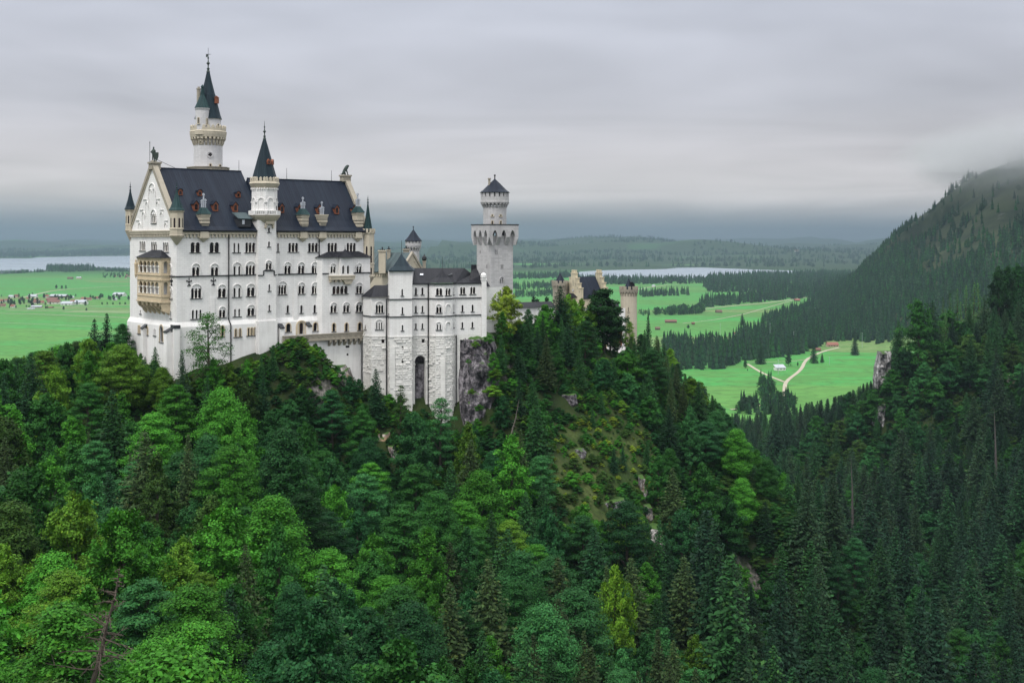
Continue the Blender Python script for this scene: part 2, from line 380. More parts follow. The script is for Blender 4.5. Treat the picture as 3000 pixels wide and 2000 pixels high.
# plinth
S_lo = [(652, 953, 986, 10, '1b'), (697, 962, 986.5, 22, '2pb'), (737.5, 959, 982.4, 28, '3sb'), (844.8, 946, 972.6, 15, '1b'), (882.5, 944, 979, 14, '1bn'),
        (924, 943.5, 969.7, 14, '1b')]
hol = windows(south, S_lo, pal, out=.45)
mb = MB(); south.wall(mb, [(-.4, 110), (aC0 + .1, 110), (aC0 + .1, ZB - 1.0), (-.4, ZB - 1.0)], hol, out=.45)
mb.add([south.pt(-.4, ZB - 1.0, .45), south.pt(aC0 + .1, ZB - 1.0, .45), south.pt(aC0 + .1, ZB + .1, 0), south.pt(-.4, ZB + .1, 0)], [(0, 1, 2, 3)])
mb.build('plinth', M['plaster'], pal)
mb = MB()                                            # portal round the terrace door
a = south.a(882.5, .45); zt = south.z(882.5, 940, .45)
south.mold(mb, [(a + 1.25 * math.cos(t), zt - 1.2 + 1.25 * math.sin(t)) for t in [math.pi * k / 10 for k in range(11)]], .3, .45, .7)
for sg in (-1, 1): south.box(mb, a + sg * 1.25 - .2, a + sg * 1.25 + .2, south.z(882, 979, .45), zt - 1.2, .45, .72)
mb.build('portal', M['beige'], pal)
# long flat buttress strips
for px, y0 in ((622, 870), (865, 850)):
    mb = MB(); a = south.a(px); z1 = south.z(px, y0)
    mb.extrude([south.pt(a - .55, 120, 1.1), south.pt(a - .55, z1, .12), south.pt(a - .55, z1, -.1), south.pt(a - .55, 120, -.1)], d3 * 1.1)
    mb.build('buttress', M['white'], pal)
for px, y0, wd in ((826.5, 955, 1.0), (907, 950, 1.0)):
    mb = MB(); a = south.a(px, 1.6); z1 = south.z(px, y0, 1.6)
    south.box(mb, a - wd / 2, a + wd / 2, 130, z1 - .5, .3, 1.7); bo = mb.build('buttress', M['plaster'], pal)
    mb = MB(); mb.extrude([south.pt(a - wd / 2 - .12, z1 - .6, 1.85), south.pt(a - wd / 2 - .12, z1 - .35, 1.85), south.pt(a - wd / 2 - .12, z1 + .55, .4), south.pt(a - wd / 2 - .12, z1 + .3, .4)], d3 * (wd + .24)); mb.build('lead_cap', M['lead'], bo)
# projecting east bay
bay = Fac(south.pt(aC0, 0, 1.3), south.pt(aC1, 0, 1.3)); bl = Fac(south.pt(aC0 - .9, 0, 0), bay.pt(0, 0, 0)); br_ = Fac(bay.pt(bay.L, 0), south.pt(aC1, 0, 0))
B_up = [(975.7, 772, 800, 18, '2ang'), (1051.5, 771.5, 800, 18, '2ang'), (996, 837, 861, 46, '4'), (1052, 827.7, 860, 20.5, '2a'),
        (977, 886, 915.7, 21, '2a'), (1014.4, 885, 914.7, 21, '2a'), (1052, 884, 913.7, 21, '2a'),
        (978, 946, 971, 10.5, '1b'), (1015, 945, 970, 10.5, '1b'), (1054, 944, 968, 12, '1b')]
hol = windows(bay, B_up, pal)
zr = bay.z(1000, 754)
mb = MB(); bay.wall(mb, [(0, 110), (bay.L, 110), (bay.L, zr), (0, zr)], hol)
bl.wall(mb, [(0, 110), (bl.L, 110), (bl.L, zr), (0, zr)], []); br_.wall(mb, [(0, 110), (br_.L, 110), (br_.L, zr), (0, zr)], [])
mb.build('bay', M['white'], pal)
mb = MB(); zt = bay.z(1000, 740)
mb.add([bl.pt(-.5, zr, .3), bay.pt(-.2, zr, .5), bay.pt(bay.L + .3, zr, .5), br_.pt(br_.L, zr, .3), south.pt(aC0 + 2.5, zt + .3, .003), south.pt(aC1 - 2.5, zt + .3, .003)],
       [(0, 1, 4), (1, 2, 5, 4), (2, 3, 5), (0, 3, 2, 1), (0, 4, 5, 3)])
a = bay.a(1011.5); mb.cone_on([bay.pt(a + 2.5 * math.cos(t), 0, .4 + 1.3 * math.sin(t)) for t in [math.pi * 2 * k / 10 for k in range(10)]], zr + .02, bay.pt(a, zt + .9, -.1)); mb.cyl(bay.pt(a, zt + .8, -.1), bay.pt(a, zt + 1.8, -.1), .1, .03)
mb.build('bay_roof', M['kroof'], pal)
# oriel on the bay
ob = Fac(bay.pt(a - 1.9, 0, .75), bay.pt(a + 1.9, 0, .75))
zo0, zo1 = bay.z(1011, 808, .7), zr - .05
hol = windows(ob, [(1005.5, 777, 802, 8, '1gn'), (1019.5, 777, 802, 8, '1gn')], pal)
mb = MB(); ob.wall(mb, [(0, zo0), (ob.L, zo0), (ob.L, zo1), (0, zo1)], hol)
for e in (0, ob.L): mb.add([ob.pt(e, zo0), ob.pt(e, zo1), ob.pt(e, zo1, -.76), ob.pt(e, zo0, -.76)], [(0, 1, 2, 3)])
mb.build('oriel', M['white'], pal)
mb = MB()
bay.box(mb, bay.a(963), bay.a(1034), zo0 - .9, zo0, .01, 1.0)
bay.box(mb, bay.a(963) - .1, bay.a(1034) + .1, zo0 - .1, zo0 + .1, .01, 1.12)
for q in range(5):
    aa = bay.a(967 + q * 13.5); bay.poly(mb, [(aa - .25, zo0 - .9), (aa + .25, zo0 - .9), (aa + .25, zo0 - 1.5), (aa - .25, zo0 - 1.5)], .01, .7)
bay.poly(mb, [(bay.a(1000), zo0 - .9), (bay.a(1031), zo0 - .9), (bay.a(1025), zo0 - 2.0), (bay.a(1008), zo0 - 2.0)], .01, .75)
mb.build('oriel_balcony', M['cream'], pal)
# west gable face
W_up = [(418, 706, 734.5, 17, '3'), (451.6, 707.5, 736, 17, '3'), (486, 709, 738, 17, '3'), (499, 773, 808, 11, '2an'), (500, 837, 875, 11.5, '2a'), (501, 910, 933, 4, '1'),
        (412, 907, 919, 4, '1')]
hol = windows(west, W_up, pal)
mb = MB(); west.wall(mb, [(0, ZB), (26, ZB), (26, ZE + .2), (0, ZE + .2)], hol); mb.build('gable_wall', M['white'], pal)
W_at = [(451, 614, 654, 16, '3a')]
hol = windows(west, W_at, pal)
mb = MB(); west.wall(mb, [(.3, ZE + .2), (25.7, ZE + .2), (13, 187.0)], hol)
for c, y0, y1, hw in ((446, 537, 603, 1.9), (441, 553, 565, .55), (452, 552, 564, .55), (431, 591, 635, .7), (462, 590, 603, .7), (421, 621, 664, .7), (474, 621, 634, .7), (410, 652, 665, .65), (486, 653, 664, .65)):
    aa = west.a(c); z1, z0 = west.z(c, y0), west.z(c, y1)
    west.mold(mb, [(aa - hw, z0)] + [(aa - hw * math.cos(t), z1 - hw + hw * math.sin(t)) for t in [math.pi * k / 8 for k in range(9)]] + [(aa + hw, z1 - hw - (z1 - hw - z0) * .35)], .17, 0, .2)
for c, y0 in ((425, 584), (463, 583), (415, 614.5), (474, 614.5), (403, 645), (487, 646)):
    aa = west.a(c); z1 = west.z(c, y0); west.box(mb, aa - 1.0, aa + 1.0, z1 - .1, z1 + .1, 0, .2)
mb.build('gable_attic', M['white'], pal)
mb = MB(); west.poly(mb, [(-.7, ZE + .4), (13, 188.1), (26.7, ZE + .4), (25.7, ZE + .4), (13, 186.7), (.3, ZE + .4)], -.9, .35); mb.build('gable_coping', M['corn'], pal)
mb = MB(); west.mold(mb, [(25.3, ZE + .5), (13, 186.55), (.7, ZE + .5)], .4, 0, .2); mb.build('coping_moulding', M['cream'], pal)
W_lo = [(408, 953, 977, 8, '2sb'), (431, 957, 981, 8, '2sb'), (453.6, 963, 983, 7, '2s'), (473, 951, 1002, 11, '1b')]
hol = windows(west, W_lo, pal, out=.5)
mb = MB(); west.wall(mb, [(-.5, 110), (26.4, 110), (26.4, ZB - 1.0), (-.5, ZB - 1.0)], hol, out=.5)
mb.add([west.pt(-.5, ZB - 1.0, .5), west.pt(26.4, ZB - 1.0, .5), west.pt(26, ZB + .1, 0), west.pt(0, ZB + .1, 0)], [(0, 1, 2, 3)])
mb.build('plinth', M['plaster'], pal)
for px, y0, wd, ex in ((416, 957, 1.3, 1.5), (484, 968, 1.6, 2.2)):
    mb = MB(); a = west.a(px, ex); z1 = west.z(px, y0, ex); west.box(mb, a - wd / 2, a + wd / 2, 120, z1 - .4, .4, ex); bo = mb.build('buttress', M['plaster'], pal)
    mb = MB(); nw = Vector((west.n.x, west.n.y, 0)); mb.extrude([west.pt(a - wd / 2 - .1, z1 - .5, ex + .15), west.pt(a - wd / 2 - .1, z1 - .25, ex + .15), west.pt(a - wd / 2 - .1, z1 + .6, .5), west.pt(a - wd / 2 - .1, z1 + .3, .5)], Vector((west.s.x, west.s.y, 0)) * (wd + .2)); mb.build('lead_cap', M['lead'], bo)
mb = MB(); C0 = Vector((P0.x, P0.y, 0)) - n3 * .2 - d3 * .2
zc_ = zat(962, 264); mb.prism([(P0 + dv * x + nin * y) for x, y in ((-1.0, -.9), (.3, -1.1), (.7, .9), (-.6, 1.5))], 110, zc_); bo = mb.build('corner_pier', M['plaster'], pal)
mb = MB(); mb.prism([(P0 + dv * x + nin * y) for x, y in ((-1.12, -1.02), (.4, -1.22), (.8, 1.0), (-.7, 1.6))], zc_, zc_ + .7); mb.build('lead_cap', M['lead'], bo)
# closing walls at the back
mb = MB(); no_ = Fac(PE + nin * 20, P0 + nin * 20); no_.wall(mb, [(0, 130), (no_.L, 130), (no_.L, ZE), (0, ZE)], [])
n2_ = Fac(P0 + dv * 22.3 + nin * 26, PW); n2_.wall(mb, [(0, 130), (n2_.L, 130), (n2_.L, ZE), (0, ZE)], []); mb.build('rear_wall', M['white'], pal)
east = Fac(PE, PE + nin * 20); mb = MB(); east.wall(mb, [(0, 120), (20, 120), (20, ZE), (10, 185.2), (0, ZE)], []); mb.build('east_gable', M['white'], pal)
mb = MB(); east.poly(mb, [(-.4, ZE + .3), (10, 186.0), (20.4, ZE + .3), (19.6, ZE + .3), (10, 184.8), (.4, ZE + .3)], -1.0, .3); mb.build('gable_coping', M['corn'], pal)
# cornices, string courses
mb = MB()
for f, a0, a1, zz in ((south, .2, 21.2, ZE), (south, 24.9, south.L, ZE), (west, 0, 26, ZE + .1)):
    f.box(mb, a0, a1, zz - .75, zz - .25, .003, .5); f.box(mb, a0, a1, zz - .25, zz + .05, .003, .65)
    dentils(f, mb, a0, a1, zz - 1.45, zz - .75, .003, .4, .85, .5)
mb.build('cornice', M['cream'], pal)
zs_ = 161.65
for f, a0, a1, z0, z1, o0, o1, nm in ((south, 0, 21, -.12, .14, .003, .2, 's'), (south, 25.2, aC0 - .8, -.12, .14, .003, .2, 's'), (bay, 0, bay.a(963), -.12, .14, .003, .2, 's'), (bay, bay.a(1034), bay.L, -.12, .14, .003, .2, 's'), (west, 22.7, 26.1, -.12, .14, .003, .2, 's'), (south, -.7, 21.5, 10.21, 10.35, .5, .95, 'g'), (south, 24.9, south.L - .5, 10.21, 10.35, .5, .95, 'g')):
    mb = MB(); f.box(mb, a0, a1, zs_ + z0, zs_ + z1, o0, o1); mb.build('gutter' if nm == 'g' else 'string_course', M['lead'], pal)
# roofs
def roofz(t, half, zr):
    return (171.9 + (t + .7) / 2.9 * 2.6) if t < 2.2 else 174.5 + (t - 2.2) / (half - 2.2) * (zr - 174.5)
def gable_roof(a0, a1, half, zr, name):
    mb = MB(); pr = [(-.8, 171.62), (-.8, 171.95), (.6, 172.9), (2.2, 174.5), (half, zr), (2 * half - 2.2, 174.5), (2 * half - .6, 172.9), (2 * half + .8, 171.95), (2 * half + .8, 171.62)]
    O = Vector((P0.x, P0.y, 0)); mb.extrude([O + d3 * a0 + n3 * t + Vector((0, 0, z)) for t, z in pr], d3 * (a1 - a0))
    mb.extrude([O + d3 * (a0 + .05) + n3 * (half + q) + Vector((0, 0, zr + zz)) for q, zz in ((-.22, -.3), (-.22, .12), (.22, .12), (.22, -.3))], d3 * (a1 - a0 - .1))
    return mb.build(name, M['roof'], pal)
roofA = gable_roof(.85, 22.4, 13, 186.4, 'roof'); roofB = gable_roof(22.4, 50.0, 10, 184.6, 'roof')
def on_roof(px, py, half, zr):
    lo, hi = -1.0, half
    for _ in range(40):
        t = (lo + hi) / 2
        if south.z(px, py, -t) > roofz(t, half, zr): lo = t
        else: hi = t
    return south.a(px, -t), t, roofz(t, half, zr)
def dormer(px, py, wd, ht, pointed, half, zr):
    a, t, z = on_roof(px, py, half, zr); o = -(t - .75); zb = z - .55
    k = math.tan(math.atan((zr - 174.5) / (half - 2.2))); dep = ht / k + 1.2
    mb = MB(); south.box(mb, a - wd / 2, a + wd / 2, zb, zb + ht * .72, o - dep, o - .2)
    ho, zs = arcs(a, 1, wd * .6, zb + ht * .12, zb + ht * .70)
    top = [(a + wd / 2, zb + ht * .7), (a, zb + ht), (a - wd / 2, zb + ht * .7)] if pointed else [(a + wd / 2 * math.cos(q), zb + ht * .66 + wd / 2 * math.sin(q)) for q in [math.pi * j / 6 for j in range(7)]]
    south.wall(mb, [(a - wd / 2, zb), (a + wd / 2, zb)] + top, [ho], depth=.12, out=o); do = mb.build('dormer', M['dorm'], pal)
    mb = MB(); mb.add([south.pt(p, q, o - .1) for p, q in ((a - wd * .3, zb + .1), (a + wd * .3, zb + .1), (a + wd * .3, zb + ht * .7), (a - wd * .3, zb + ht * .7))], [(0, 1, 2, 3)]); mb.build('pane', M['pane'], do)
    mb = MB(); e = .14
    if pointed: pr = [(a - wd / 2 - e, zb + ht * .62), (a, zb + ht + .03), (a + wd / 2 + e, zb + ht * .62), (a + wd / 2 + e, zb + ht * .7), (a, zb + ht + .16), (a - wd / 2 - e, zb + ht * .7)]
    else: pr = [(a + (wd / 2 + .02) * math.cos(q), zb + ht * .66 + (wd / 2 + .02) * math.sin(q)) for q in [math.pi * j / 6 for j in range(7)]] + [(a - (wd / 2 + e) * math.cos(q), zb + ht * .66 + (wd / 2 + e) * math.sin(q)) for q in [math.pi * j / 6 for j in range(7)]]
    south.poly(mb, pr, o - dep, o + .12); mb.build('dormer_roof', M['roof'], do)
for px, py in ((524.7, 565), (582, 567), (694.5, 572)): dormer(px, py, 1.05, 1.35, False, 13, 186.4)
for px, py in ((571, 611), (628, 612), (686, 614)): dormer(px, py, 1.2, 2.3, True, 13, 186.4)
for px, py in ((822, 617), (874, 618), (931.5, 619.5), (983, 621), (1034, 621)): dormer(px, py, 1.15, 2.25, True, 10, 184.6)
# large shed dormer
a, t, z = on_roof(712, 661, 13, 186.4); mb = MB(); o = -(t - 1.0)
south.box(mb, a - 1.5, a + 1.5, z - .3, z + 1.5, o - 3, o); so = mb.build('shed_dormer', M['lead'], pal)
mb = MB(); mb.extrude([south.pt(a - 1.8, z + 1.5, o + .35), south.pt(a - 1.8, z + 1.65, o + .35), south.pt(a - 1.8, z + 3.1, o - 3.0), south.pt(a - 1.8, z + 2.9, o - 3.0)], d3 * 3.6); mb.build('dormer_roof', M['tealroof'], so)
mb = MB(); mb.add([south.pt(p, q, o + .01) for p, q in ((a - .75, z + .3), (a - .1, z + .3), (a - .1, z + 1.3), (a - .75, z + 1.3))], [(0, 1, 2, 3)]); mb.build('pane', M['metal'], so)
# chimneys
def chimney(px, y_bot, y_top, y_flue, wd, cap, half, zr):
    a = south.a(px, -1.2); z0, z1 = south.z(px, y_bot, -.6), south.z(px, y_top, -.6)
    mb = MB(); south.box(mb, a - wd / 2, a + wd / 2, z0 + .6, z1, -2.6, -.4); south.box(mb, a - wd / 2 - .12, a + wd / 2 + .12, z1 - .55, z1 - .2, -2.7, -.28); south.box(mb, a - wd / 2 - .2, a + wd / 2 + .2, z1 - .2, z1 + .05, -2.8, -.2)
    mb.extrude([south.pt(a - wd / 2 + .15, z0 - .9, -1.2), south.pt(a - wd / 2 + .15, z0 + .6, -.45), south.pt(a - wd / 2 + .15, z0 + .6, -2.5), south.pt(a - wd / 2 + .15, z0 - .9, -2.5)], d3 * (wd - .3))
    co = mb.build('chimney', M['cream'], pal)
    mb = MB(); zt = z1 + .05
    zb_ = (z0 + z1) / 2; south.box(mb, a - wd / 2 - .04, a + wd / 2 + .04, zb_, zb_ + .15, -2.64, -.36)
    if cap: south.box(mb, a - wd / 2 - .04, a + wd / 2 + .04, zb_ - .75, zb_ - .6, -2.64, -.36)
    mb.build('iron_band', M['iron'], co)
    if cap:
        mb = MB(); h = 1.5; mb.add([south.pt(a - wd / 2 - .35, zt, -.05), south.pt(a + wd / 2 + .35, zt, -.05), south.pt(a + wd / 2 + .35, zt, -2.95), south.pt(a - wd / 2 - .35, zt, -2.95),
              south.pt(a - .55, zt + h, -1.1), south.pt(a + .55, zt + h, -1.1), south.pt(a + .55, zt + h, -1.9), south.pt(a - .55, zt + h, -1.9)],
              [(0, 1, 5, 4), (1, 2, 6, 5), (2, 3, 7, 6), (3, 0, 4, 7), (4, 5, 6, 7)]); mb.build('chimney_roof', M['patina'], co); zt += h
    mb = MB(); zf = south.z(px, y_flue, -1.5); hh = zf - zt
    for q, f in ((-.42, .55), (0, 1.0), (.42, .6)):
        mb.cyl(south.pt(a + q, zt - .1, -1.5), south.pt(a + q, zt + hh * f, -1.5), .16, n=8)
        mb.cyl(south.pt(a + q, zt + hh * f - .5, -1.5), south.pt(a + q, zt + hh * f - .15, -1.5), .30, n=8); mb.cyl(south.pt(a + q, zt + hh * f * .55 - .1, -1.5), south.pt(a + q, zt + hh * f * .55 + .12, -1.5), .28, n=8)
    mb.build('flue', M['metal'], co)
    mb = MB(); a = south.a(px, .5); zz = ZE
    south.box(mb, a - wd / 2, a + wd / 2, zz - 1.3, zz + .02, .1, .8); south.box(mb, a - wd / 2 - .15, a + wd / 2 + .15, zz - 1.6, zz - 1.3, .1, .8)
    mb.add([south.pt(a - wd / 2 - .1, zz - 1.6, .75), south.pt(a + wd / 2 + .1, zz - 1.6, .75), south.pt(a + wd / 2 + .1, zz - 1.6, .02), south.pt(a - wd / 2 - .1, zz - 1.6, .02), south.pt(a, zz - 2.6, .05)], [(0, 1, 4), (1, 2, 4), (3, 0, 4)])
    mb.build('corbel', M['cream'], co)
for c in ((598, 665, 628, 566, 2.0, 1), (889, 668, 630, 577, 1.9, 1), (944.5, 658, 629, 590, 1.9, 0), (1050, 671, 623, 566, 1.8, 1)): chimney(*c, 13 if c[0] < 760 else 10, 186.4 if c[0] < 760 else 184.6)
# lightning rods, downpipes, wall anchors
for px, y0, y1, t, half in ((700, 470, 508, 13, 13), (840, 493, 530, 10, 10), (971, 499, 534, 10, 10)):
    mb = MB(); a = south.a(px, -t); mb.cyl(south.pt(a, south.z(px, y1, -t) - .4, -t), south.pt(a, south.z(px, y0, -t), -t), .07, .04, 6); mb.build('lightning_rod', M['iron'], pal)
for px, y0, y1, px1 in ((670, 682, 1055, 677), (935, 682, 985, 941)):
    mb = MB(); a = south.a(px, .25)
    mb.cyl(south.pt(a, ZE - .2, .3), south.pt(a, ZB + .2, .3), .14); a1 = south.a(px1, .7); mb.cyl(south.pt(a, ZB + .2, .3), south.pt(a1, ZB - 1.0, .62), .14); mb.cyl(south.pt(a1, ZB - 1.0, .62), south.pt(a1, 138, .62), .14); mb.build('downpipe', M['iron'], pal)
def anchor(f, px, y0, y1):
    a = f.a(px); z1, z0 = f.z(px, y0), f.z(px, y1); h = z1 - z0; mb = MB()
    f.mold(mb, [(a, z0), (a, z1)], .14, .01, .14)
    for sg in (-1, 1):
        f.mold(mb, [(a, z0 + h * .42), (a + sg * .3, z0 + h * .62), (a + sg * .55, z0 + h * .72), (a + sg * .62, z0 + h * .6), (a + sg * .45, z0 + h * .56)], .12, .01, .12)
        f.mold(mb, [(a, z0 + h * .3), (a + sg * .42, z0 + h * .05)], .12, .01, .12)
    mb.build('wall_anchor', M['iron'], pal)
anchor(west, 503, 814, 838); anchor(south, 553.7, 814, 839); anchor(south, 625, 812, 837)
# loggia (two-storey beige balcony) on the west gable
LA0, LA1, LO = 9.4, 22.7, 2.1
lf = Fac(west.pt(LA0, 0, LO), west.pt(LA1, 0, LO)); ls = Fac(west.pt(LA1, 0, LO), west.pt(LA1, 0, 0)); ll = Fac(west.pt(LA0, 0, 0), west.pt(LA0, 0, LO))
zl = dict(top=165.75, u1=165.0, u0=162.35, s1=161.75, s0=160.9, l1=160.35, l0=157.6, b1=157.0, b0=156.0)
mb = MB(); hh = []; cols = []
w0, w1 = .9, 11.9
for zt, z0 in ((zl['u1'], zl['u0']), (zl['l1'], zl['l0'])):
    h, zs = arcs((w0 + w1) / 2, 5, (w1 - w0) / 5, z0, zt); hh.append(h)
    cols += [(w0 + (w1 - w0) * i / 5, z0, zs) for i in range(6)]
lf.wall(mb, [(0, zl['b0']), (lf.L, zl['b0']), (lf.L, zl['top']), (0, zl['top'])], hh, depth=.4)
h2 = [arcs(ls.L / 2, 1, .95, z0, zt)[0] for zt, z0 in ((zl['u1'], zl['u0']), (zl['l1'], zl['l0']))]
ls.wall(mb, [(0, 154), (ls.L, 153.2), (ls.L, zl['top']), (0, zl['top'])], h2, depth=.4); ll.wall(mb, [(0, zl['b0']), (ll.L, zl['b0']), (ll.L, zl['top']), (0, zl['top'])], [])
for z in (zl['b0'], zl['s0'], zl['top'] - .2):
    mb.add([lf.pt(0, z + .1, -.01), lf.pt(lf.L, z + .1, -.01), lf.pt(lf.L, z + .1, -LO), lf.pt(0, z + .1, -LO)], [(0, 1, 2, 3)])
log = mb.build('loggia', M['beige'], pal)
mb = MB()
for f in (lf, ls):
    for z0, z1, o in ((zl['s1'], zl['s1'] + .22, .14), (zl['s0'] - .25, zl['s0'], .18), (zl['b1'], zl['b1'] + .2, .12), (zl['b0'] - .3, zl['b0'], .25), (zl['top'] - .3, zl['top'], .15)):
        f.box(mb, -.02, f.L + .02, z0, z1, .003, o)
mb.build('loggia_band', M['beige'], log)
for a, z0, zs in cols:
    cm = MB(); cm.cyl(lf.pt(a, z0, -.15), lf.pt(a, zs, -.15), .2, n=8); lf.box(cm, a - .36, a + .36, zs - .25, zs + .08, -.35, .1); lf.box(cm, a - .3, a + .3, z0, z0 + .2, -.35, .06); cm.build('column', M['col'], log)
mb = MB()
for i in range(6):
    a = .35 + i * (lf.L - 1.0) / 5
    q = [(0, zl['b0'] - .3), (0, zl['b0'] - .8), (-.5, zl['b0'] - 1.5), (-1.1, zl['b0'] - 1.9), (-1.4, zl['b0'] - 2.5), (-LO, zl['b0'] - 3.1), (-LO, zl['b0'] - .3)]
    mb.extrude([lf.pt(a - .3, z, o) for o, z in q], Vector((lf.s.x, lf.s.y, 0)) * .6)
for i in range(5):
    a = .35 + (i + .5) * (lf.L - 1.0) / 5 + .0; r = (lf.L - 1.0) / 10 - .3
    lf.poly(mb, [(a + r + .32, zl['b0'] - .3), (a - r - .32, zl['b0'] - .3)] + [(a - r * math.cos(t), zl['b0'] - 1.3 + r * math.sin(t)) for t in [math.pi * k / 8 for k in range(9)]], -.7, -.05)
mb.build('loggia_corbel', M['beige'], log)
mb = MB(); zt = 167.5; e = .4
mb.add([lf.pt(-e, zl['top'], e), lf.pt(lf.L + e, zl['top'], e), west.pt(LA1 + e, zl['top'], .003), west.pt(LA0 - e, zl['top'], .003), west.pt(LA1 - 4.5, zt, .003), west.pt(LA0 + 3.5, zt, .003)],
       [(0, 1, 4, 5), (1, 2, 4), (3, 0, 5), (0, 3, 2, 1), (2, 3, 5, 4)]); mb.build('loggia_roof', M['kroof'], log)
mb = MB(); c = lf.pt(-.2, 0, .25); mb.lathe((c.x, c.y), [(.1, 161.0), (.35, 161.8), (.3, 162), (.32, 163.3), (.42, 164.3), (.2, 164.7), (.22, 165.0), (.05, 165.4)], 8); mb.build('corner_statue', M['beige'], log)
# corner turrets
def turret(c, r, zc0, zc1, z1, zap, zfin, rs, mat, smat, merl=False, n=8):
    mb = MB(); ph = math.pi / 8 + math.atan2(dv.y, dv.x)
    mb.lathe(c, [(.12, zc0), (r * .55, zc0 + (zc1 - zc0) * .45), (r * 1.02, zc1), (r, zc1 + .02), (r, z1 - .4), (r * 1.12, z1 - .3), (r * 1.12, z1)], n, ph)
    mb.lathe(c, [(r * 1.08, zc1 + .1), (r * 1.12, zc1 + .3), (r * 1.08, zc1 + .5)], n, ph, cap=False)
    zb = zc1 + (z1 - zc1) * .3; mb.lathe(c, [(r * 1.0, zb - .15), (r * 1.1, zb), (r * 1.0, zb + .15)], n, ph, cap=False)
    if merl: ringboxes(mb, c, r * 1.12, z1, z1 + .95, 12, .55, .3)
    to = mb.build('turret', mat, pal)
    wm = MB(); ap = r * math.cos(math.pi / 8)
    for i in range(n):
        t = ph + math.pi / 8 + 2 * math.pi * i / n; N = Vector((math.cos(t), math.sin(t)))
        if N.y > .35: continue
        T = Vector((-N.y, N.x)); f = Fac(Vector(c[:2]) + N * (ap + .015) - T * .5, Vector(c[:2]) + N * (ap + .015) + T * .5); zz = zb + .3
        hs, _ = arcs(.5, 1, min(.42, r * .3), zz, zz + (z1 - zb) * .52); f.poly(wm, hs, -.05, .0)
        if merl and zb - zc1 > 2.5: hs, _ = arcs(.5, 1, .4, zc1 + .8, zc1 + 2.4); f.poly(wm, hs, -.05, .0)
    wm.build('pane', M['pane'], to)
    mb = MB(); mb.lathe(c, [(rs, z1 - .02), (rs, z1 + .1), (rs * .8, z1 + (zap - z1) * .14), (rs * .42, z1 + (zap - z1) * .52), (.08, zap)], n, ph); finial(mb, c, zap - .2, zfin, .28); mb.build('turret_spire', smat, to)
turret(P0 + dv * .1 + nin * .1, 1.45, 168.6, 170.5, 176.3, 180.9, 182.6, 1.75, M['cream'], M['patina'])
turret(PW - nin * .2, 1.1, 169.5, 171.8, 177.0, 181.8, 183.6, 1.35, M['cream'], M['spire'])
ET = PE - dv * .1 + nin * .3; ed = ET.y
turret(ET, 1.6, zat(838, ed), zat(812, ed), zat(681, ed), zat(591, ed), zat(573, ed), 1.35, M['cream'], M['patina'], True)
# knight and lion on the gables
def skin(name, label, cat, pts, edges, radii, loc, mat, extra=None, scale=1.0, rot=None):
    me = bpy.data.meshes.new(name); me.from_pydata([tuple(Vector(p) * scale) for p in pts], edges, []); o = bpy.data.objects.new(name, me); col.objects.link(o); me.materials.append(mat)
    md = o.modifiers.new('s', 'SKIN'); o.modifiers.new('d', 'SUBSURF').levels = 1; o.modifiers['d'].render_levels = 1
    for i, r in enumerate(radii): me.skin_vertices[0].data[i].radius = (r * scale, r * scale) if isinstance(r, (int, float)) else (r[0] * scale, r[1] * scale)
    me.skin_vertices[0].data[0].use_root = True
    o.location = loc
    if rot: o.rotation_euler = rot
    return tag(o, label, cat)
ap = west.pt(13, 0, -.3)
mb = MB(); west.box(mb, 12.0, 14.0, 186.0, 187.3, -1.6, .5); west.box(mb, 11.8, 14.2, 187.3, 187.7, -1.8, .7); mb.build('pedestal', M['corn'], pal)
mb = MB(); mb.cyl((ap.x + .4, ap.y + .3, 188.4), (ap.x + 4.6, ap.y + 3.6, 186.2), .05); mb.build('brace', M['iron'], pal)
K = [(0, 0, 1.75), (0, 0, 2.35), (0, 0, 2.75), (0, 0, 2.95), (0, 0, 3.3), (0, 0, 3.55), (-.42, 0, 2.7), (-.62, -.1, 2.1), (-.72, -.2, 2.45), (.42, 0, 2.7), (.55, -.05, 2.15), (.5, -.15, 1.7), (-.2, 0, 1.6), (-.24, 0, .85), (-.26, 0, .1), (-.28, -.3, .05), (.2, 0, 1.6), (.24, 0, .85), (.26, 0, .1), (.28, -.3, .05)]
kE = [(0, 1), (1, 2), (2, 3), (3, 4), (4, 5), (2, 6), (6, 7), (7, 8), (2, 9), (9, 10), (10, 11), (0, 12), (12, 13), (13, 14), (14, 15), (0, 16), (16, 17), (17, 18), (18, 19)]
kR = [.3, .36, .3, .14, .22, .14, .17, .13, .1, .17, .13, .1, .2, .16, .11, .1, .2, .16, .11, .1]
kn = skin('knight_statue', 'green bronze knight statue with lance and shield on the west gable peak', 'statue', K, kE, kR, (ap.x, ap.y, 187.7), M['bronze'], rot=(0, 0, R(-25)))
mb = MB(); k0 = kn.location; mb.cyl((k0.x - .85, k0.y - .1, 187.7), (k0.x - .85, k0.y - .1, 192.0), .06, .06); mb.cyl((k0.x - .85, k0.y - .1, 192.0), (k0.x - .85, k0.y - .1, 192.6), .12, .01)
o = mb.build('lance', M['bronze'], kn); o.matrix_parent_inverse = kn.matrix_basis.inverted(); o.location = (k0.x, k0.y, k0.z)
mb = MB(); f = Fac((k0.x + .25, k0.y - .35), (k0.x + 1.2, k0.y - .2)); f.poly(mb, [(0, 189.9), (0, 189.0), (.2, 188.3), (.48, 187.85), (.76, 188.3), (.96, 189.0), (.96, 189.9)], -.05, .06)
o = mb.build('shield', M['bronze'], kn); o.matrix_parent_inverse = kn.matrix_basis.inverted(); o.location = (k0.x, k0.y, k0.z)
le = east.pt(10, 0, -.6)
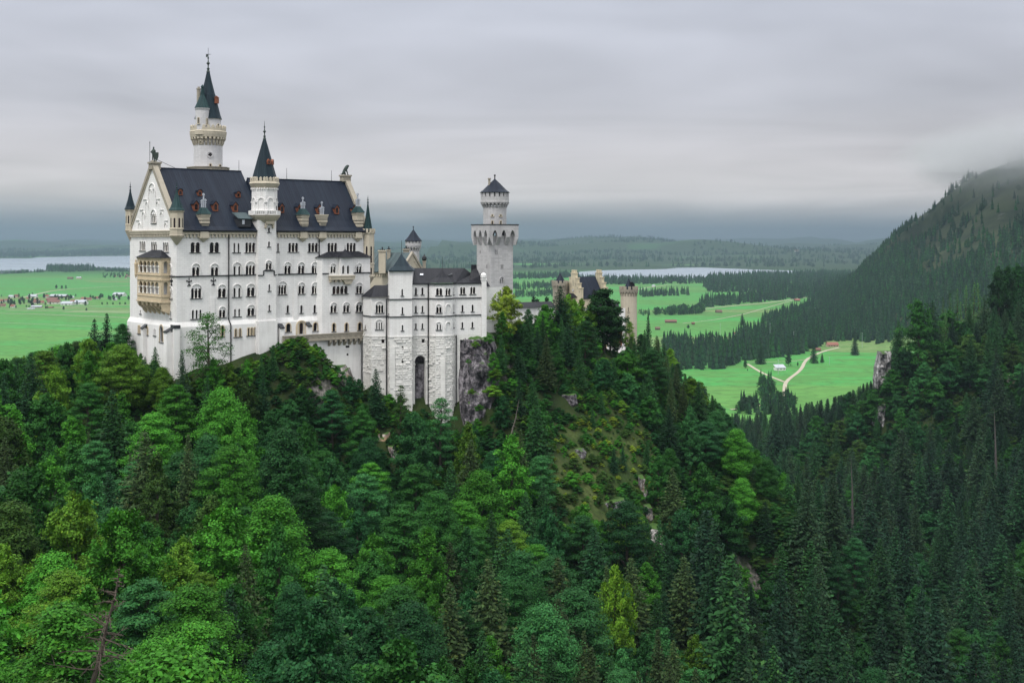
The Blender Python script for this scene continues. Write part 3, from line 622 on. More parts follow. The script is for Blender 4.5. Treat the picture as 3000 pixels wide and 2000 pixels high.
mb = MB(); east.box(mb, 9.1, 10.9, 184.6, 185.9, -1.7, .5); east.box(mb, 8.9, 11.1, 185.9, 186.3, -1.9, .7); mb.build('pedestal', M['corn'], pal)
Lp = [(-.55, 0, .45), (-.3, 0, .9), (.1, 0, 1.45), (.35, 0, 1.95), (.6, 0, 2.25), (.95, 0, 2.15), (.2, .22, 1.2), (.5, .25, .6), (.55, .25, .08), (.8, .25, .05), (.2, -.22, 1.2), (.5, -.25, .6), (.55, -.25, .08), (.8, -.25, .05), (-.5, .35, .4), (-.05, .42, .35), (.1, .4, .06), (-.5, -.35, .4), (-.05, -.42, .35), (.1, -.4, .06), (-.9, 0, .15), (-1.15, .1, .4)]
Le = [(0, 1), (1, 2), (2, 3), (3, 4), (4, 5), (2, 6), (6, 7), (7, 8), (8, 9), (2, 10), (10, 11), (11, 12), (12, 13), (0, 14), (14, 15), (15, 16), (0, 17), (17, 18), (18, 19), (0, 20), (20, 21)]
Lr = [.42, .45, .48, .5, .38, .2, .2, .15, .12, .12, .2, .15, .12, .12, .28, .22, .13, .28, .22, .13, .1, .08]
skin('lion_statue', 'seated bronze lion on the east end of the palace ridge', 'statue', Lp, Le, Lr, (le.x, le.y, 186.3), M['bronze'], scale=1.05, rot=(0, 0, R(10)))

# ---- stair tower in the middle of the south face
st = thing('stair_tower', 'slender white stair tower with battlements and blue-black spire on the palace front', 'tower', (*Q(780, 279), 130))
sa = south.a(783, 1.2); hw = 2.32
sf = Fac(south.pt(sa - hw, 0, 1.2), south.pt(sa + hw, 0, 1.2)); sl = Fac(south.pt(sa - hw, 0, -2), south.pt(sa - hw, 0, 1.2)); sr = Fac(south.pt(sa + hw, 0, 1.2), south.pt(sa + hw, 0, -2))
T1 = zat(645, 279)
hol = windows(sf, [(788, 665, 680, 7, '1'), (788, 706.5, 722.7, 7, '1'), (787, 763, 789.5, 20, '2a'), (789, 832, 852, 6.5, '1'), (789, 892, 910.6, 6.5, '1'), (790, 954, 969, 8, '1b')], st)
mb = MB(); sf.wall(mb, [(0, 110), (sf.L, 110), (sf.L, T1), (0, T1)], hol)
for f in (sl, sr): f.wall(mb, [(0, 110), (f.L, 110), (f.L, T1), (0, T1)], [])
mb.build('wall', M['white'], st)
mb = MB()
for f in (sf, sl, sr): f.box(mb, -.003, f.L + .003, 110, 151.0, .003, .35)
mb.build('plinth', M['plaster'], st)
mb = MB(); b0, b1 = sf.a(772, 0), sf.a(803, 0); z1 = sf.z(788, 793); z2 = sf.z(788, 806)
sf.mold(mb, [(-.1, z2), (b0, z2), (b0, z1), (b1, z1), (b1, z2), (sf.L + .1, z2)], .2, .003, .2); mb.build('string_course', M['lead'], st)
mb = MB(); a0 = sf.a(788); zz = sf.z(788, 640); sf.box(mb, a0 - 1.1, a0 + 1.1, zz - 1.3, zz + .6, .003, .7)
for sg in (-1, 1): sf.box(mb, a0 + sg * .95 - .2, a0 + sg * .95 + .2, zz - 2.2, zz - 1.3, .003, .5)
sf.mold(mb, [(a0 + .95 * math.cos(t), zz - 2.0 + .95 * math.sin(t)) for t in [math.pi * k / 8 for k in range(9)]], .3, .003, .55); mb.build('corbel', M['cream'], st)
oc = Q(775, 279.6); ph = math.pi / 8 + math.atan2(-.7667, .642); zt = lambda y: zat(y, 277.5)
mb = MB(); ro = 2.72 / math.cos(math.pi / 8)
mb.lathe(oc, [(2.3, zt(652)), (ro * 1.0, zt(645)), (ro * 1.05, zt(643)), (ro * 1.12, zt(639)), (ro * 1.17, zt(637)), (ro * 1.24, zt(632)), (ro * 1.27, zt(630.5)), (ro, zt(630))], 8, ph)
mb.build('balcony', M['cream'], st)
mb = MB(); mb.lathe(oc, [(ro, zt(630)), (ro, zt(533))], 8, ph)
apo = ro * math.cos(math.pi / 8)
for i in range(8):                                   # blind arcade round the shaft
    t = ph + math.pi / 8 + i * math.pi / 4; N = Vector((math.cos(t), math.sin(t)))
    if N.y > .5: continue
    T = Vector((-N.y, N.x)); L2 = ro * math.sin(math.pi / 8); f = Fac(oc + N * apo - T * L2, oc + N * apo + T * L2)
    zs = zt(589); r = L2 * .66
    f.mold(mb, [(L2 - r, zt(627)), (L2 - r, zs)] + [(L2 - r * math.cos(q), zs + r * math.sin(q)) for q in [math.pi * k / 8 for k in range(1, 8)]] + [(L2 + r, zs), (L2 + r, zt(627))], .22, 0, .16)
    f.box(mb, -.1, .35, zt(594), zt(590), 0, .2); f.box(mb, f.L - .35, f.L + .1, zt(594), zt(590), 0, .2)
    dentils(f, mb, 0, f.L, zt(555), zt(550), 0, .3, .55, .5)
mb.build('upper_shaft', M['white'], st)
mb = MB(); t = ph + math.pi / 8; N = Vector((math.cos(t), math.sin(t)))
f = Fac(oc + N * (apo + .02) - Vector((-N.y, N.x)) * 1.1, oc + N * (apo + .02) + Vector((-N.y, N.x)) * 1.1); hs, _ = arcs(1.5, 1, .62, zt(618), zt(602)); f.poly(mb, hs, -.05, .01); mb.build('doorway', M['pane'], st)
mb = MB(); rb = ro * 1.22; mb.lathe(oc, [(rb - .15, zt(618.2)), (rb, zt(618)), (rb, zt(616.8)), (rb - .15, zt(616.6))], 8, ph); mb.lathe(oc, [(rb - .15, zt(630)), (rb, zt(629.8)), (rb, zt(628.4)), (rb - .15, zt(628.2))], 8, ph)
for i in range(8):
    t0, t1 = ph + i * math.pi / 4, ph + (i + 1) * math.pi / 4
    A = Vector((oc.x + (rb - .1) * math.cos(t0), oc.y + (rb - .1) * math.sin(t0))); B = Vector((oc.x + (rb - .1) * math.cos(t1), oc.y + (rb - .1) * math.sin(t1)))
    for j in range(6): p = A.lerp(B, j / 6); mb.cyl((p.x, p.y, zt(629)), (p.x, p.y, zt(617.5)), .13 if j else .22, n=6)
mb.build('balustrade', M['white'], st)
mb = MB(); rc = ro * 1.16
mb.lathe(oc, [(ro, zt(552)), (ro * 1.03, zt(548)), (ro * 1.08, zt(546)), (rc, zt(540)), (rc * 1.03, zt(538)), (rc * 1.03, zt(536)), (rc * .98, zt(533)), (rc * .98, zt(530)), (rc * .8, zt(530))], 8, ph); mb.build('cornice', M['cream'], st)
mb = MB(); n8 = 24; rm = rc * .98
for i in range(8):
    t0, t1 = ph + i * math.pi / 4, ph + (i + 1) * math.pi / 4; A = oc + Vector((math.cos(t0), math.sin(t0))) * rm; B = oc + Vector((math.cos(t1), math.sin(t1))) * rm; f = Fac(A, B) if (B - A).cross(oc - A) > 0 else Fac(B, A)
    for j in (0.0, .36, .7):
        a0 = f.L * (j + .02); a1 = a0 + f.L * .22; f.poly(mb, [(a0, zt(530)), (a1, zt(530)), (a1, zt(521)), ((a0 + a1) / 2, zt(518)), (a0, zt(521))], -.3, 0)
mb.build('battlement', M['cream'], st)
mb = MB(); mb.lathe(oc, [(ro * 1.0, zt(530)), (ro * .95, zt(518)), (ro * .6, zt(470)), (ro * .3, zt(430)), (.25, zt(402))], 8, ph); so = mb.build('spire', M['spire'], st)
mb = MB(); finial(mb, oc, zt(404), zt(352), .42); mb.build('finial', M['bronze'], so)
for i, t in ((0, ph + math.pi / 8), (1, ph + math.pi * 7 / 8 - math.pi), (2, ph + math.pi * 3 / 8)):
    N = Vector((math.cos(t), math.sin(t))); T = Vector((-N.y, N.x)); rr = ro * .72; f = Fac(oc + N * rr - T * .4, oc + N * rr + T * .4)
    mb = MB(); f.poly(mb, [(0, zt(481)), (.8, zt(481)), (.8, zt(471)), (.4, zt(465)), (0, zt(471))], -.8, .05); dd = mb.build('dormer', M['dorm'], so)
    mb = MB(); hs, _ = arcs(.4, 1, .36, zt(479), zt(471)); f.poly(mb, hs, .05, .07); mb.build('pane', M['pane'], dd)

# ---- great round tower behind the ridge
mt = thing('round_tower', 'tallest round tower of the castle with green-black spire rising behind the palace ridge', 'tower', (*Q(610, 298), 160))
c = Q(610, 298); zt = lambda y: zat(y, 298)
mb = MB(); mb.lathe(c, [(3.5, 160), (3.5, zt(398))], 40); mb.build('shaft', M['pale'], mt)
f8 = math.pi / 8
mb = MB(); mb.lathe(c, [(5.3, 170), (5.3, zt(503)), (5.15, zt(503)), (5.15, zt(493)), (5.35, zt(492.5)), (5.35, zt(490.5)), (5.0, zt(490.5))], 8, f8)
for i in range(8):
    t0, t1 = f8 + i * math.pi / 4, f8 + (i + 1) * math.pi / 4; A = c + Vector((math.cos(t0), math.sin(t0))) * 5.15; B = c + Vector((math.cos(t1), math.sin(t1))) * 5.15; f = Fac(A, B)
    for j in range(6):
        a0 = f.L * j / 6; f.mold(mb, [(a0, zt(502)), (a0 + f.L / 12, zt(494)), (a0 + f.L / 6, zt(502))], .14, .01, .12)
mb.build('base_parapet', M['corn'], mt)
mb = MB(); brackets(mb, c, 3.5, 4.3, zt(428), zt(402), 26, .5); mb.lathe(c, [(3.5, zt(408)), (4.32, zt(404)), (4.38, zt(400)), (4.45, zt(396)), (4.5, zt(390)), (4.55, zt(388)), (4.4, zt(386)), (4.35, zt(385)), (4.35, zt(378)), (4.05, zt(378)), (4.05, zt(385)), (3.0, zt(385))], 40, cap=False)
ringboxes(mb, c, 4.35, zt(378), zt(372), 24, .6, .3, 0, True); mb.build('machicolation', M['cream'], mt)
mb = MB(); mb.lathe(c, [(3.1, zt(386)), (3.1, zt(352)), (3.3, zt(350)), (3.3, zt(349))], 32); mb.build('upper_shaft', M['pale'], mt)
mb = MB(); mb.lathe(c, [(3.35, zt(350)), (3.35, zt(349)), (2.95, zt(335)), (1.75, zt(277)), (1.68, zt(276)), (.9, zt(240)), (.3, zt(207))], 20); so = mb.build('spire', M['spire'], mt)
mb = MB(); finial(mb, c, zt(210), zt(150), .5); z5 = zt(158)
mb.obox((c.x - .6, c.y - .04, z5 - .2), (1.2, 0, 0), (0, .08, 0), (0, 0, .12)); mb.obox((c.x - .55, c.y - .05, z5 - .9), (.45, 0, .2), (0, .1, 0), (0, 0, .6)); mb.cyl((c.x, c.y, zt(152)), (c.x, c.y, zt(141)), .05); mb.build('weather_vane', M['bronze'], so)
dc = c + Vector((2.35, -1.1)); mb = MB(); mb.obox((dc.x - .4, dc.y - .4, zt(305)), (.9, 0, 0), (0, .9, 0), (0, 0, 1.4)); mb.extrude([(dc.x - .5, dc.y - .5, zt(305) + 1.4), (dc.x + .05, dc.y - .5, zt(305) + 1.9), (dc.x + .6, dc.y - .5, zt(305) + 1.4)], (0, 1.1, 0)); mb.build('dormer', M['dorm'], so)
tcn = Q(593, 295.3); mb = MB()
mb.lathe(tcn, [(.2, zt(440)), (.5, zt(434)), (.5, zt(428)), (.85, zt(426)), (.85, zt(419)), (1.15, zt(417)), (1.15, zt(411)), (1.45, zt(408)), (1.5, zt(402)), (1.9, zt(398)), (1.9, zt(386)), (1.65, zt(384))], 20); to = mb.build('turret_corbel', M['cream'], mt)
mb = MB(); mb.lathe(tcn, [(1.65, zt(386)), (1.65, zt(327)), (1.82, zt(324)), (1.82, zt(321))], 24); to = mb.build('side_turret', M['pale'], mt)
mb = MB(); mb.lathe(tcn, [(1.9, zt(321)), (1.85, zt(319)), (1.2, zt(302)), (.5, zt(282)), (.3, zt(262)), (.45, zt(259)), (.05, zt(252))], 16); mb.build('turret_spire', M['patina'], to)
mb = MB(); q = Q(582, 297); mb.cyl((q.x, q.y, zt(330)), (q.x, q.y, zt(263)), .48); mb.cyl((q.x, q.y, zt(264)), (q.x, q.y, zt(261)), .6); mb.cyl((q.x, q.y, zt(261)), (q.x, q.y, zt(256)), .3); mb.build('chimney', M['corn'], mt)
def roundwin(c, r, px, D, y0, y1, wp, root, circle=False):
    u = ((px - HX) / F * D - c.x) / r; t = -math.acos(max(-1, min(1, u))); N = Vector((math.cos(t), math.sin(t))); T = Vector((-N.y, N.x)); W = wp * D / F / max(.3, abs(T.x)) ; z1, z0 = zat(y0, D - r), zat(y1, D - r)
    f = Fac(c + N * r - T, c + N * r + T); mb = MB()
    if circle:
        rr = (z1 - z0) / 2; zc = (z0 + z1) / 2; ring = [(1 + rr * math.cos(q), zc + rr * math.sin(q)) for q in [2 * math.pi * k / 16 for k in range(17)]]
        f.mold(mb, ring, .25, -.1, .12); wo = mb.build('window', M['pale'], root); mb = MB()
        for q in range(4): f.poly(mb, [(1 + rr * .35 * math.cos(q * math.pi / 2) + rr * .3 * math.cos(s), zc + rr * .35 * math.sin(q * math.pi / 2) + rr * .3 * math.sin(s)) for s in [2 * math.pi * k / 8 for k in range(8)]], -.2, .05 + .002 * q)
    else:
        h, zs = arcs(1, 1, W, z0, z1); f.mold(mb, [h[1]] + h[2:] + [h[0]], .18, -.1, .12); f.box(mb, 1 - W / 2 - .2, 1 + W / 2 + .2, z0 - .2, z0, -.1, .2); wo = mb.build('window', M['cream'], root); mb = MB(); f.poly(mb, h, -.2, .05)
    mb.build('pane', M['pane'], wo)
roundwin(c, 3.5, 625.5, 298, 445, 461, 16, mt, True); roundwin(c, 3.5, 626, 298, 479, 491, 7, mt); roundwin(c, 3.5, 648, 298, 480, 491, 4, mt)
roundwin(tcn, 1.65, 586.5, 295.3, 344, 362, 5.5, mt); roundwin(tcn, 1.65, 609, 295.3, 346, 364, 3, mt); roundwin(c, 3.1, 642.5, 298, 361, 372, 4, mt)
# ------------------------------------------------------------------ terrace in front of the palace
te = thing('terrace', 'narrow stone terrace with parapet on corbels along the foot of the palace', 'terrace', (*Q(940, 284), 130))
tz1, tz0 = zat(983, 281), zat(997, 281)
tp = [south.pt(south.a(818, .5), 0, 2.4), south.pt(south.a(936, 1.5), 0, 2.4), south.pt(south.a(1056, 2), 0, 3.0), Vector((*Q(1072, 291.5), 0))]
tw = MB(); tb = MB(); tc_ = MB(); tzz = [147.2, 147.2, 147.2, 148.5]
for i in range(3):
    f = Fac(tp[i], tp[i + 1]); L = f.L; za, zb = tzz[i], tzz[i + 1]
    N = Vector((f.n.x, f.n.y, 0))
    tb.extrude([f.pt(0, za - 1.25, 0), f.pt(L, zb - 1.25, 0), f.pt(L, zb, 0), f.pt(0, za, 0)], -N * .35)
    tb.extrude([f.pt(0, za - .12, .12), f.pt(L, zb - .12, .12), f.pt(L, zb + .1, .12), f.pt(0, za + .1, .12)], -N * .6)
    tb.extrude([f.pt(0, za - 1.5, .14), f.pt(L, zb - 1.5, .14), f.pt(L, zb - 1.2, .14), f.pt(0, za - 1.2, .14)], -N * .7)
    n = max(1, int(L / 1.3))
    for j in range(n):
        a = L * (j + .5) / n; zz = za + (zb - za) * (j + .5) / n
        f.box(tb, a - .4, a + .4, zz - .55, zz - .38, 0, .1); f.box(tb, a - .08, a + .08, zz - .75, zz - .5, 0, .1)
    f.wall(tw, [(0, 110), (L, 110), (L, zb - 1.5), (0, za - 1.5)], [], out=-.55 if i != 1 else -.9)
    if i == 1:
        for j in range(7):
            a = L * (.22 + .74 * j / 6)
            tc_.extrude([f.pt(a - .3, za - 1.5, .1), f.pt(a - .3, za - 2.0, .1), f.pt(a - .3, za - 2.5, -.4), f.pt(a - .3, za - 3.0, -.8), f.pt(a - .3, za - 3.0, -1.2), f.pt(a - .3, za - 1.5, -1.2)], Vector((f.s.x, f.s.y, 0)) * .6)
tw.build('retaining_wall', M['plaster'], te); tb.build('parapet', M['corn'], te); tc_.build('corbel', M['corn'], te)
wm = MB(); f = Fac(tp[1], tp[2])
for px, y0, y1, wd in ((1018, 1012, 1018, .5), (1018, 1035, 1041, .25)):
    a = f.a(px, -.9); f.box(wm, a - wd, a + wd, f.z(px, y1, -.9), f.z(px, y0, -.9), -1.0, -.87)
wm.build('drain_hole', M['pane'], te)
# floor of the terrace
mb = MB(); mb.add([tp[0] + Vector((0, 0, 146.1)), tp[1] + Vector((0, 0, 146.1)), tp[2] + Vector((0, 0, 146.1)), tp[3] + Vector((0, 0, 146.1)), south.pt(south.L, 146.1, -1), south.pt(south.a(818), 146.1, -1)], [(0, 1, 2, 3, 4, 5)]); mb.build('terrace_floor', M['plaster'], te)

# ------------------------------------------------------------------ ladies' wing with rusticated base
ke = thing('ladies_wing', 'long white three-storey wing on a high rough stone base beside the palace', 'castle wing', (*Q(1250, 290), 110))
KP = [(1064, 292.5), (1088, 288.5), (1137, 289.4), (1141.5, 286.6), (1207, 288.0), (1208, 290.0), (1255, 291.4), (1276, 289.4), (1302, 289.4), (1324, 290.8), (1333, 292.8), (1420, 295.2)]
KV = [Q(*p) for p in KP]
KZ = [155.85] * 2 + [162.4] * 2 + [155.85] + [159.2] * 6
KZ[4] = 159.2
KF = [Fac(KV[i], KV[i + 1]) for i in range(11)]
spec = {0: [(1071, 951, 965, 4, '1')],
        1: [(1112, 883, 916.4, 25.5, '3a'), (1111, 935.5, 965, 23, '3as')],
        2: [(1139.5, 846, 866, 1.6, '1'), (1139.5, 899, 919, 1.6, '1')],
        3: [(1178.3, 845.7, 866, 6.2, '1'), (1179, 898.5, 919.7, 6.2, '1'), (1179, 951, 968, 6, '1')],
        5: [(1218.4, 841.6, 864, 7.5, '1'), (1237.5, 841.6, 863, 7.5, '1'), (1218.4, 895, 916, 6.5, '1'), (1237.5, 895, 915, 6.5, '1'), (1218.4, 946, 964, 6, '1'), (1237.5, 946, 963, 6, '1')],
        7: [(1286.5, 843.5, 865, 19, '2'), (1286, 891, 916.4, 18, '2a'), (1286, 943, 966, 17, '2as')],
        8: [(1312.7, 844, 865, 16, '2'), (1312, 891, 917, 15, '0a'), (1312, 943, 966, 14, '0a')],
        9: [(1329, 842, 863, 3, '1'), (1329, 890, 915, 3, '1'), (1329, 942, 960, 2.5, '1')],
        10: [(1355.6, 840.6, 862, 16, '2'), (1385, 840, 861, 16, '2'), (1355, 892.6, 913, 7, '1'), (1384.5, 891.5, 912, 7, '1'), (1354.5, 943, 961, 6.5, '1'), (1384, 942, 960, 6.5, '1')]}
mb = MB(); SB = 146.5
for i, f in enumerate(KF):
    if i == 2: zt_ = 162.4
    elif i == 3: zt_ = 162.4
    elif i == 4: zt_ = 162.4
    else: zt_ = KZ[i] if i < 2 else 159.2
    hol = windows(f, spec.get(i, []), ke)
    f.wall(mb, [(0, SB), (f.L, SB), (f.L, zt_), (0, zt_)], hol)
k4r = Fac(KV[4], Q(1213, 297)); k4r.wall(mb, [(0, SB), (k4r.L, SB), (k4r.L, 162.4), (0, 162.4)], [])
k2l = Fac(Q(1143, 297), KV[3]); k2l.wall(mb, [(0, SB), (k2l.L, SB), (k2l.L, 162.4), (0, 162.4)], [])
kE_ = Fac(KV[11], KV[11] + Vector((-2, 9))); kE_.wall(mb, [(0, SB), (kE_.L, SB), (kE_.L, 160.5), (0, 159.2)], [])
mb.build('wall', M['white'], ke)
# string courses, corner pier
for z0, z1, o, i0 in ((155.4, 155.62, .2, 2), (151.2, 151.42, .2, 0), (158.95, 159.25, .3, 5)):
    mb = MB()
    for f in KF[i0:]: f.box(mb, -.1, f.L + .1, z0, z1, .003, o)
    mb.build('string_course', M['lead'], ke)
f = KF[10]; mb = MB(); f.box(mb, f.L - .9, f.L + .35, SB - 1, 159.9, -.6, .4); f.box(mb, f.L - 1.0, f.L + .45, 159.9, 160.2, -.7, .5); c = f.pt(f.L - .27, 0, -.1); mb.lathe((c.x, c.y), [(.6, 160.2), (.75, 160.5), (.75, 161.2), (.45, 161.5), (.05, 161.7)], 12); mb.build('corner_pier', M['white'], ke)
# rusticated base: every facet carries courses of rough stones
def stones(mb, f, z0, z1, holes=(), wmean=1.35, h=.54, batter=0.0, gap=.04, smooth_p=.12):
    z = z0; r = 0
    while z < z1 - .05:
        hh = min(h * random.uniform(.85, 1.15), z1 - z); a = -random.random() * wmean * .8
        bo = (z1 - z) * batter
        while a < f.L:
            wd = wmean * random.uniform(.55, 1.5); a0, a1 = max(a, 0), min(a + wd, f.L)
            if a1 - a0 > .1 and not any(h0 < (a0 + a1) / 2 < h1 and g0 < z + hh / 2 < g1 for h0, h1, g0, g1 in holes):
                o = .02 if random.random() < smooth_p else random.uniform(.05, .2) * (1.6 if random.random() < .12 else 1)
                e = gap; S = Vector((f.s.x, f.s.y, 0))
                p = lambda A, Zz, O: f.pt(A, Zz, O + bo)
                q = .09
                vs = [p(a0 + e, z + e, -.3), p(a1 - e, z + e, -.3), p(a1 - e, z + hh - e, -.3), p(a0 + e, z + hh - e, -.3),
                      p(a0 + e + q, z + e + q * .3, o), p(a1 - e - q, z + e + q * .3, o * random.uniform(.6, 1)), p(a1 - e - q, z + hh - e - q, o * random.uniform(.5, 1)), p(a0 + e + q, z + hh - e - q, o * random.uniform(.5, 1))]
                mb.add(vs, [(4, 5, 6, 7), (0, 1, 5, 4), (1, 2, 6, 5), (2, 3, 7, 6), (3, 0, 4, 7)])
            a += wd
        z += hh
mb = MB(); bk = MB()
ZBASE = 108.0
ar0, ar1 = KF[5].a(1215.5), KF[5].a(1247.5); az1 = KF[5].z(1231, 1041)
KB = KF[:10]
for i, f in enumerate(KB):
    hl = []; hs = []
    if i == 3:
        for yy in (1014.8, 1054): a = f.a(1179.3); zz = f.z(1179, yy + 9); hs.append((a - .5, a + .5, zz - .2, zz + 1.1)); h, _ = arcs(a, 1, .5, zz, zz + .85); hl.append(h)
    if i == 5:
        r = (ar1 - ar0) / 2; ac = (ar0 + ar1) / 2
        hl.append([(ar0, ZBASE + .5), (ar1, ZBASE + .5)] + [(ac + r * math.cos(t), az1 - r + r * math.sin(t)) for t in [math.pi * k / 10 for k in range(11)]]); hs.append((ar0 - .2, ar1 + .2, 100, az1 + .2))
        a = f.a(1240); zz = f.z(1240, 1004); hl.append([(a - .4, zz), (a + .4, zz), (a + .4, zz + .9), (a - .4, zz + .9)]); hs.append((a - .6, a + .6, zz - .2, zz + 1.1))
    if i == 1: a = f.a(1122); zz = f.z(1122, 1005); hl.append([(a - .35, zz), (a + .35, zz), (a + .35, zz + .95), (a - .35, zz + .95)]); hs.append((a - .6, a + .6, zz - .2, zz + 1.1))
    f.wall(bk, [(0, ZBASE), (f.L, ZBASE), (f.L, SB), (0, SB)], hl, depth=.5 if i != 5 else 1.6)
    if i in (0, 1): stones(mb, f, 137.5, SB, hs)
    elif i == 3:
        hs2 = hs + [(0, 1.4, 137, 146)]
        stones(mb, f, 121, SB, hs2)
    elif i == 5: stones(mb, f, az1 - 3, SB, hs)
    else: stones(mb, f, ZBASE, SB, hs)
f = KF[3]; f.box(mb, .003, 1.3, 112, 144, .003, .22); f.box(mb, f.L - 1.2, f.L - .003, 112, 133, .003, .25)
fq = KF[7]; fq.box(mb, 1.2, 2.4, 120, 141, .2, .3)
for i, f in enumerate(KB): f.box(bk, -.05, f.L + .05, SB - .15, SB + .1, .003, .16)
f = Fac(KV[10], KV[11]); f.wall(bk, [(0, ZBASE), (.9, ZBASE), (1.3, SB), (0, SB)], [])
f.wall(bk, [(1.3, SB - 1.2), (f.L, SB - 2), (f.L, SB), (1.3, SB)], [])
k4b = Fac(KV[4], Q(1209, 297)); k4b.wall(bk, [(0, ZBASE), (k4b.L, ZBASE), (k4b.L, SB), (0, SB)], [])
bo = bk.build('base', M['rust'], ke); mb.build('rough_stones', M['rust'], bo)
mb = MB(); f = KF[5]; mb.add([f.pt(ar0 - 1, ZBASE, -1.5), f.pt(ar1 + 1, ZBASE, -1.5), f.pt(ar1 + 1, az1 - 2.2, -1.5), f.pt(ar0 - 1, az1 - 2.2, -1.5)], [(0, 1, 2, 3)])
mb.add([f.pt(ar0 - 1, az1 - 2.2, -3.5), f.pt(ar1 + 1, az1 - 2.2, -3.5), f.pt(ar1 + 1, az1 + 1, -3.5), f.pt(ar0 - 1, az1 + 1, -3.5)], [(0, 1, 2, 3)]); mb.build('archway_rock', M['rock'], bo)
mb = MB()
for px, py in ((1179.3, 1020), (1179.3, 1059)): a = KF[3].a(px); zz = KF[3].z(px, py); KF[3].box(mb, a - .5, a + .5, zz - 1, zz + 1, -.6, -.45)
for i, px, py in ((1, 1122, 1000), (5, 1240, 999)): a = KF[i].a(px); zz = KF[i].z(px, py); KF[i].box(mb, a - .6, a + .6, zz - 1, zz + 1, -.6, -.46)
mb.build('pane', M['pane'], bo)
# roofs
mb = MB(); e = .45; A, B_, C_ = KF[0].pt(-.4, 155.9, .4), KF[1].pt(-.1, 155.9, .45), KF[1].pt(KF[1].L, 155.9, .45)
D_, E_ = Vector((*Q(1143, 297), 155.9)), Vector((*Q(1068, 300), 155.9)); r0, r1 = Vector((*Q(1097, 294.5), 158.6)), Vector((*Q(1143, 295), 158.6))
mb.add([A, B_, C_, D_, E_, r0, r1], [(0, 1, 5), (1, 2, 6, 5), (2, 3, 6), (3, 4, 5, 6), (4, 0, 5), (4, 3, 2, 1, 0)]); mb.build('hip_roof', M['kroof'], ke)
mb = MB(); q = [KF[3].pt(-.35, 0, .45), KF[3].pt(KF[3].L + .35, 0, .45), k4r.pt(k4r.L * .85, 0, .4), k2l.pt(k2l.L * .15, 0, .4)]; cq = sum((Vector(p) for p in q), Vector()) / 4
for (s0, z0_), (s1, z1_) in (((1, 162.45), (.62, 163.5)), ((.62, 163.5), (.3, 165.0)), ((.3, 165.0), (.01, 166.4))):
    n0 = [cq + (Vector(p) - cq) * s0 for p in q]; n1 = [cq + (Vector(p) - cq) * s1 for p in q]
    mb.add([(p.x, p.y, z0_) for p in n0] + [(p.x, p.y, z1_) for p in n1], [(i, (i + 1) % 4, 4 + (i + 1) % 4, 4 + i) for i in range(4)])
mb.prism([(p[0], p[1]) for p in q], 162.25, 162.45); mb.build('pyramid_roof', M['spire'], ke)
mb = MB(); mb.cyl((cq.x, cq.y, 166.2), (cq.x, cq.y, 169.6), .05); mb.build('lightning_rod', M['iron'], ke)
mb = MB()
ev = [KF[5].pt(0, 159.25, .35), KF[5].pt(KF[5].L, 159.25, .35), KF[10].pt(0, 159.25, .35), KF[10].pt(KF[10].L - .8, 159.25, .35)]
rd = [Vector((*Q(1207, 297), 162.75)), Vector((*Q(1360, 298.5), 162.75))]; bk_ = [Vector((*Q(1205, 304), 159.25)), Vector((*Q(1412, 306), 159.25))]
low = Vector((*Q(1383, 299), 161.2)); lowe = Vector((*Q(1412, 300), 160.9))
mb.add(ev + rd + bk_ + [low, lowe], [(0, 1, 4), (1, 2, 5, 4), (2, 3, 8, 5), (3, 9, 8), (8, 9, 7), (4, 5, 7, 6), (5, 8, 7), (3, 7, 9)])
mb.build('main_roof', M['kroof'], ke)
mb = MB(); ring = [KF[6].pt(0, 159.3, .35)] + [KF[i].pt(0, 159.3, .4) for i in (7, 8, 9)] + [KF[10].pt(.2, 159.3, .4)] + [Vector((*Q(1330, 298), 159.3)), Vector((*Q(1262, 297.5), 159.3))]
apx = Vector((*Q(1296, 293.6), 162.6)); mid = [apx.lerp(p, .45) - Vector((0, 0, .55)) for p in ring]; n = 7
mb.add(ring + mid + [apx], [(i, (i + 1) % n, n + (i + 1) % n, n + i) for i in range(n)] + [(n + i, n + (i + 1) % n, 2 * n) for i in range(n)]); mb.build('bay_roof', M['kroof'], ke)
mb = MB(); mb.cyl(apx, apx + Vector((0, 0, 3.0)), .05); mb.build('lightning_rod', M['iron'], ke)
# roof dormer stack at the right end, small roof items
b = Q(1392, 297.5); mb = MB()
mb.extrude([(b.x - 1.6, b.y - 2.5, 159.4), (b.x - 1.0, b.y - 1, 162.2), (b.x + .3, b.y - 1, 162.8), (b.x + 1.2, b.y - 2.0, 161), (b.x + 1.9, b.y - 2.5, 159.4)], (0, 3, 0)); mb.cyl((b.x - .3, b.y, 162), (b.x - .3, b.y, 163.6), .75, .7, 10); mb.build('stair_dormer', M['kroof'], ke)
mb = MB(); b = Q(1235, 293.6); mb.obox((b.x - .4, b.y, 161.05), (.8, 0, 0), (0, .4, .35), (0, -.05, .1)); mb.build('skylight', M['metal'], ke)
mb = MB(); b = Q(1313, 294.6); mb.extrude([(b.x, b.y, 161.0), (b.x + 1, b.y, 160.6), (b.x + 1, b.y, 161.3)], (0, 1.2, .3)); mb.build('roof_vent', M['lead'], ke)
for px, i, z1, z0 in ((1254, 5, 159.1, 147), (1254, 5, 147, 129), (1132, 1, 155.6, 132)):
    mb = MB(); f = KF[i]; a = f.a(px, .3) if px < 1254 else f.L - .12
    mb.cyl(f.pt(a, z0, .32), f.pt(a, z1, .32), .13); mb.build('downpipe', M['iron'], ke)
mb = MB(); f = KF[10]; mb.cyl(f.pt(.25, 146.5, .35), f.pt(.25, 126, .35), .12); mb.build('downpipe', M['iron'], ke)

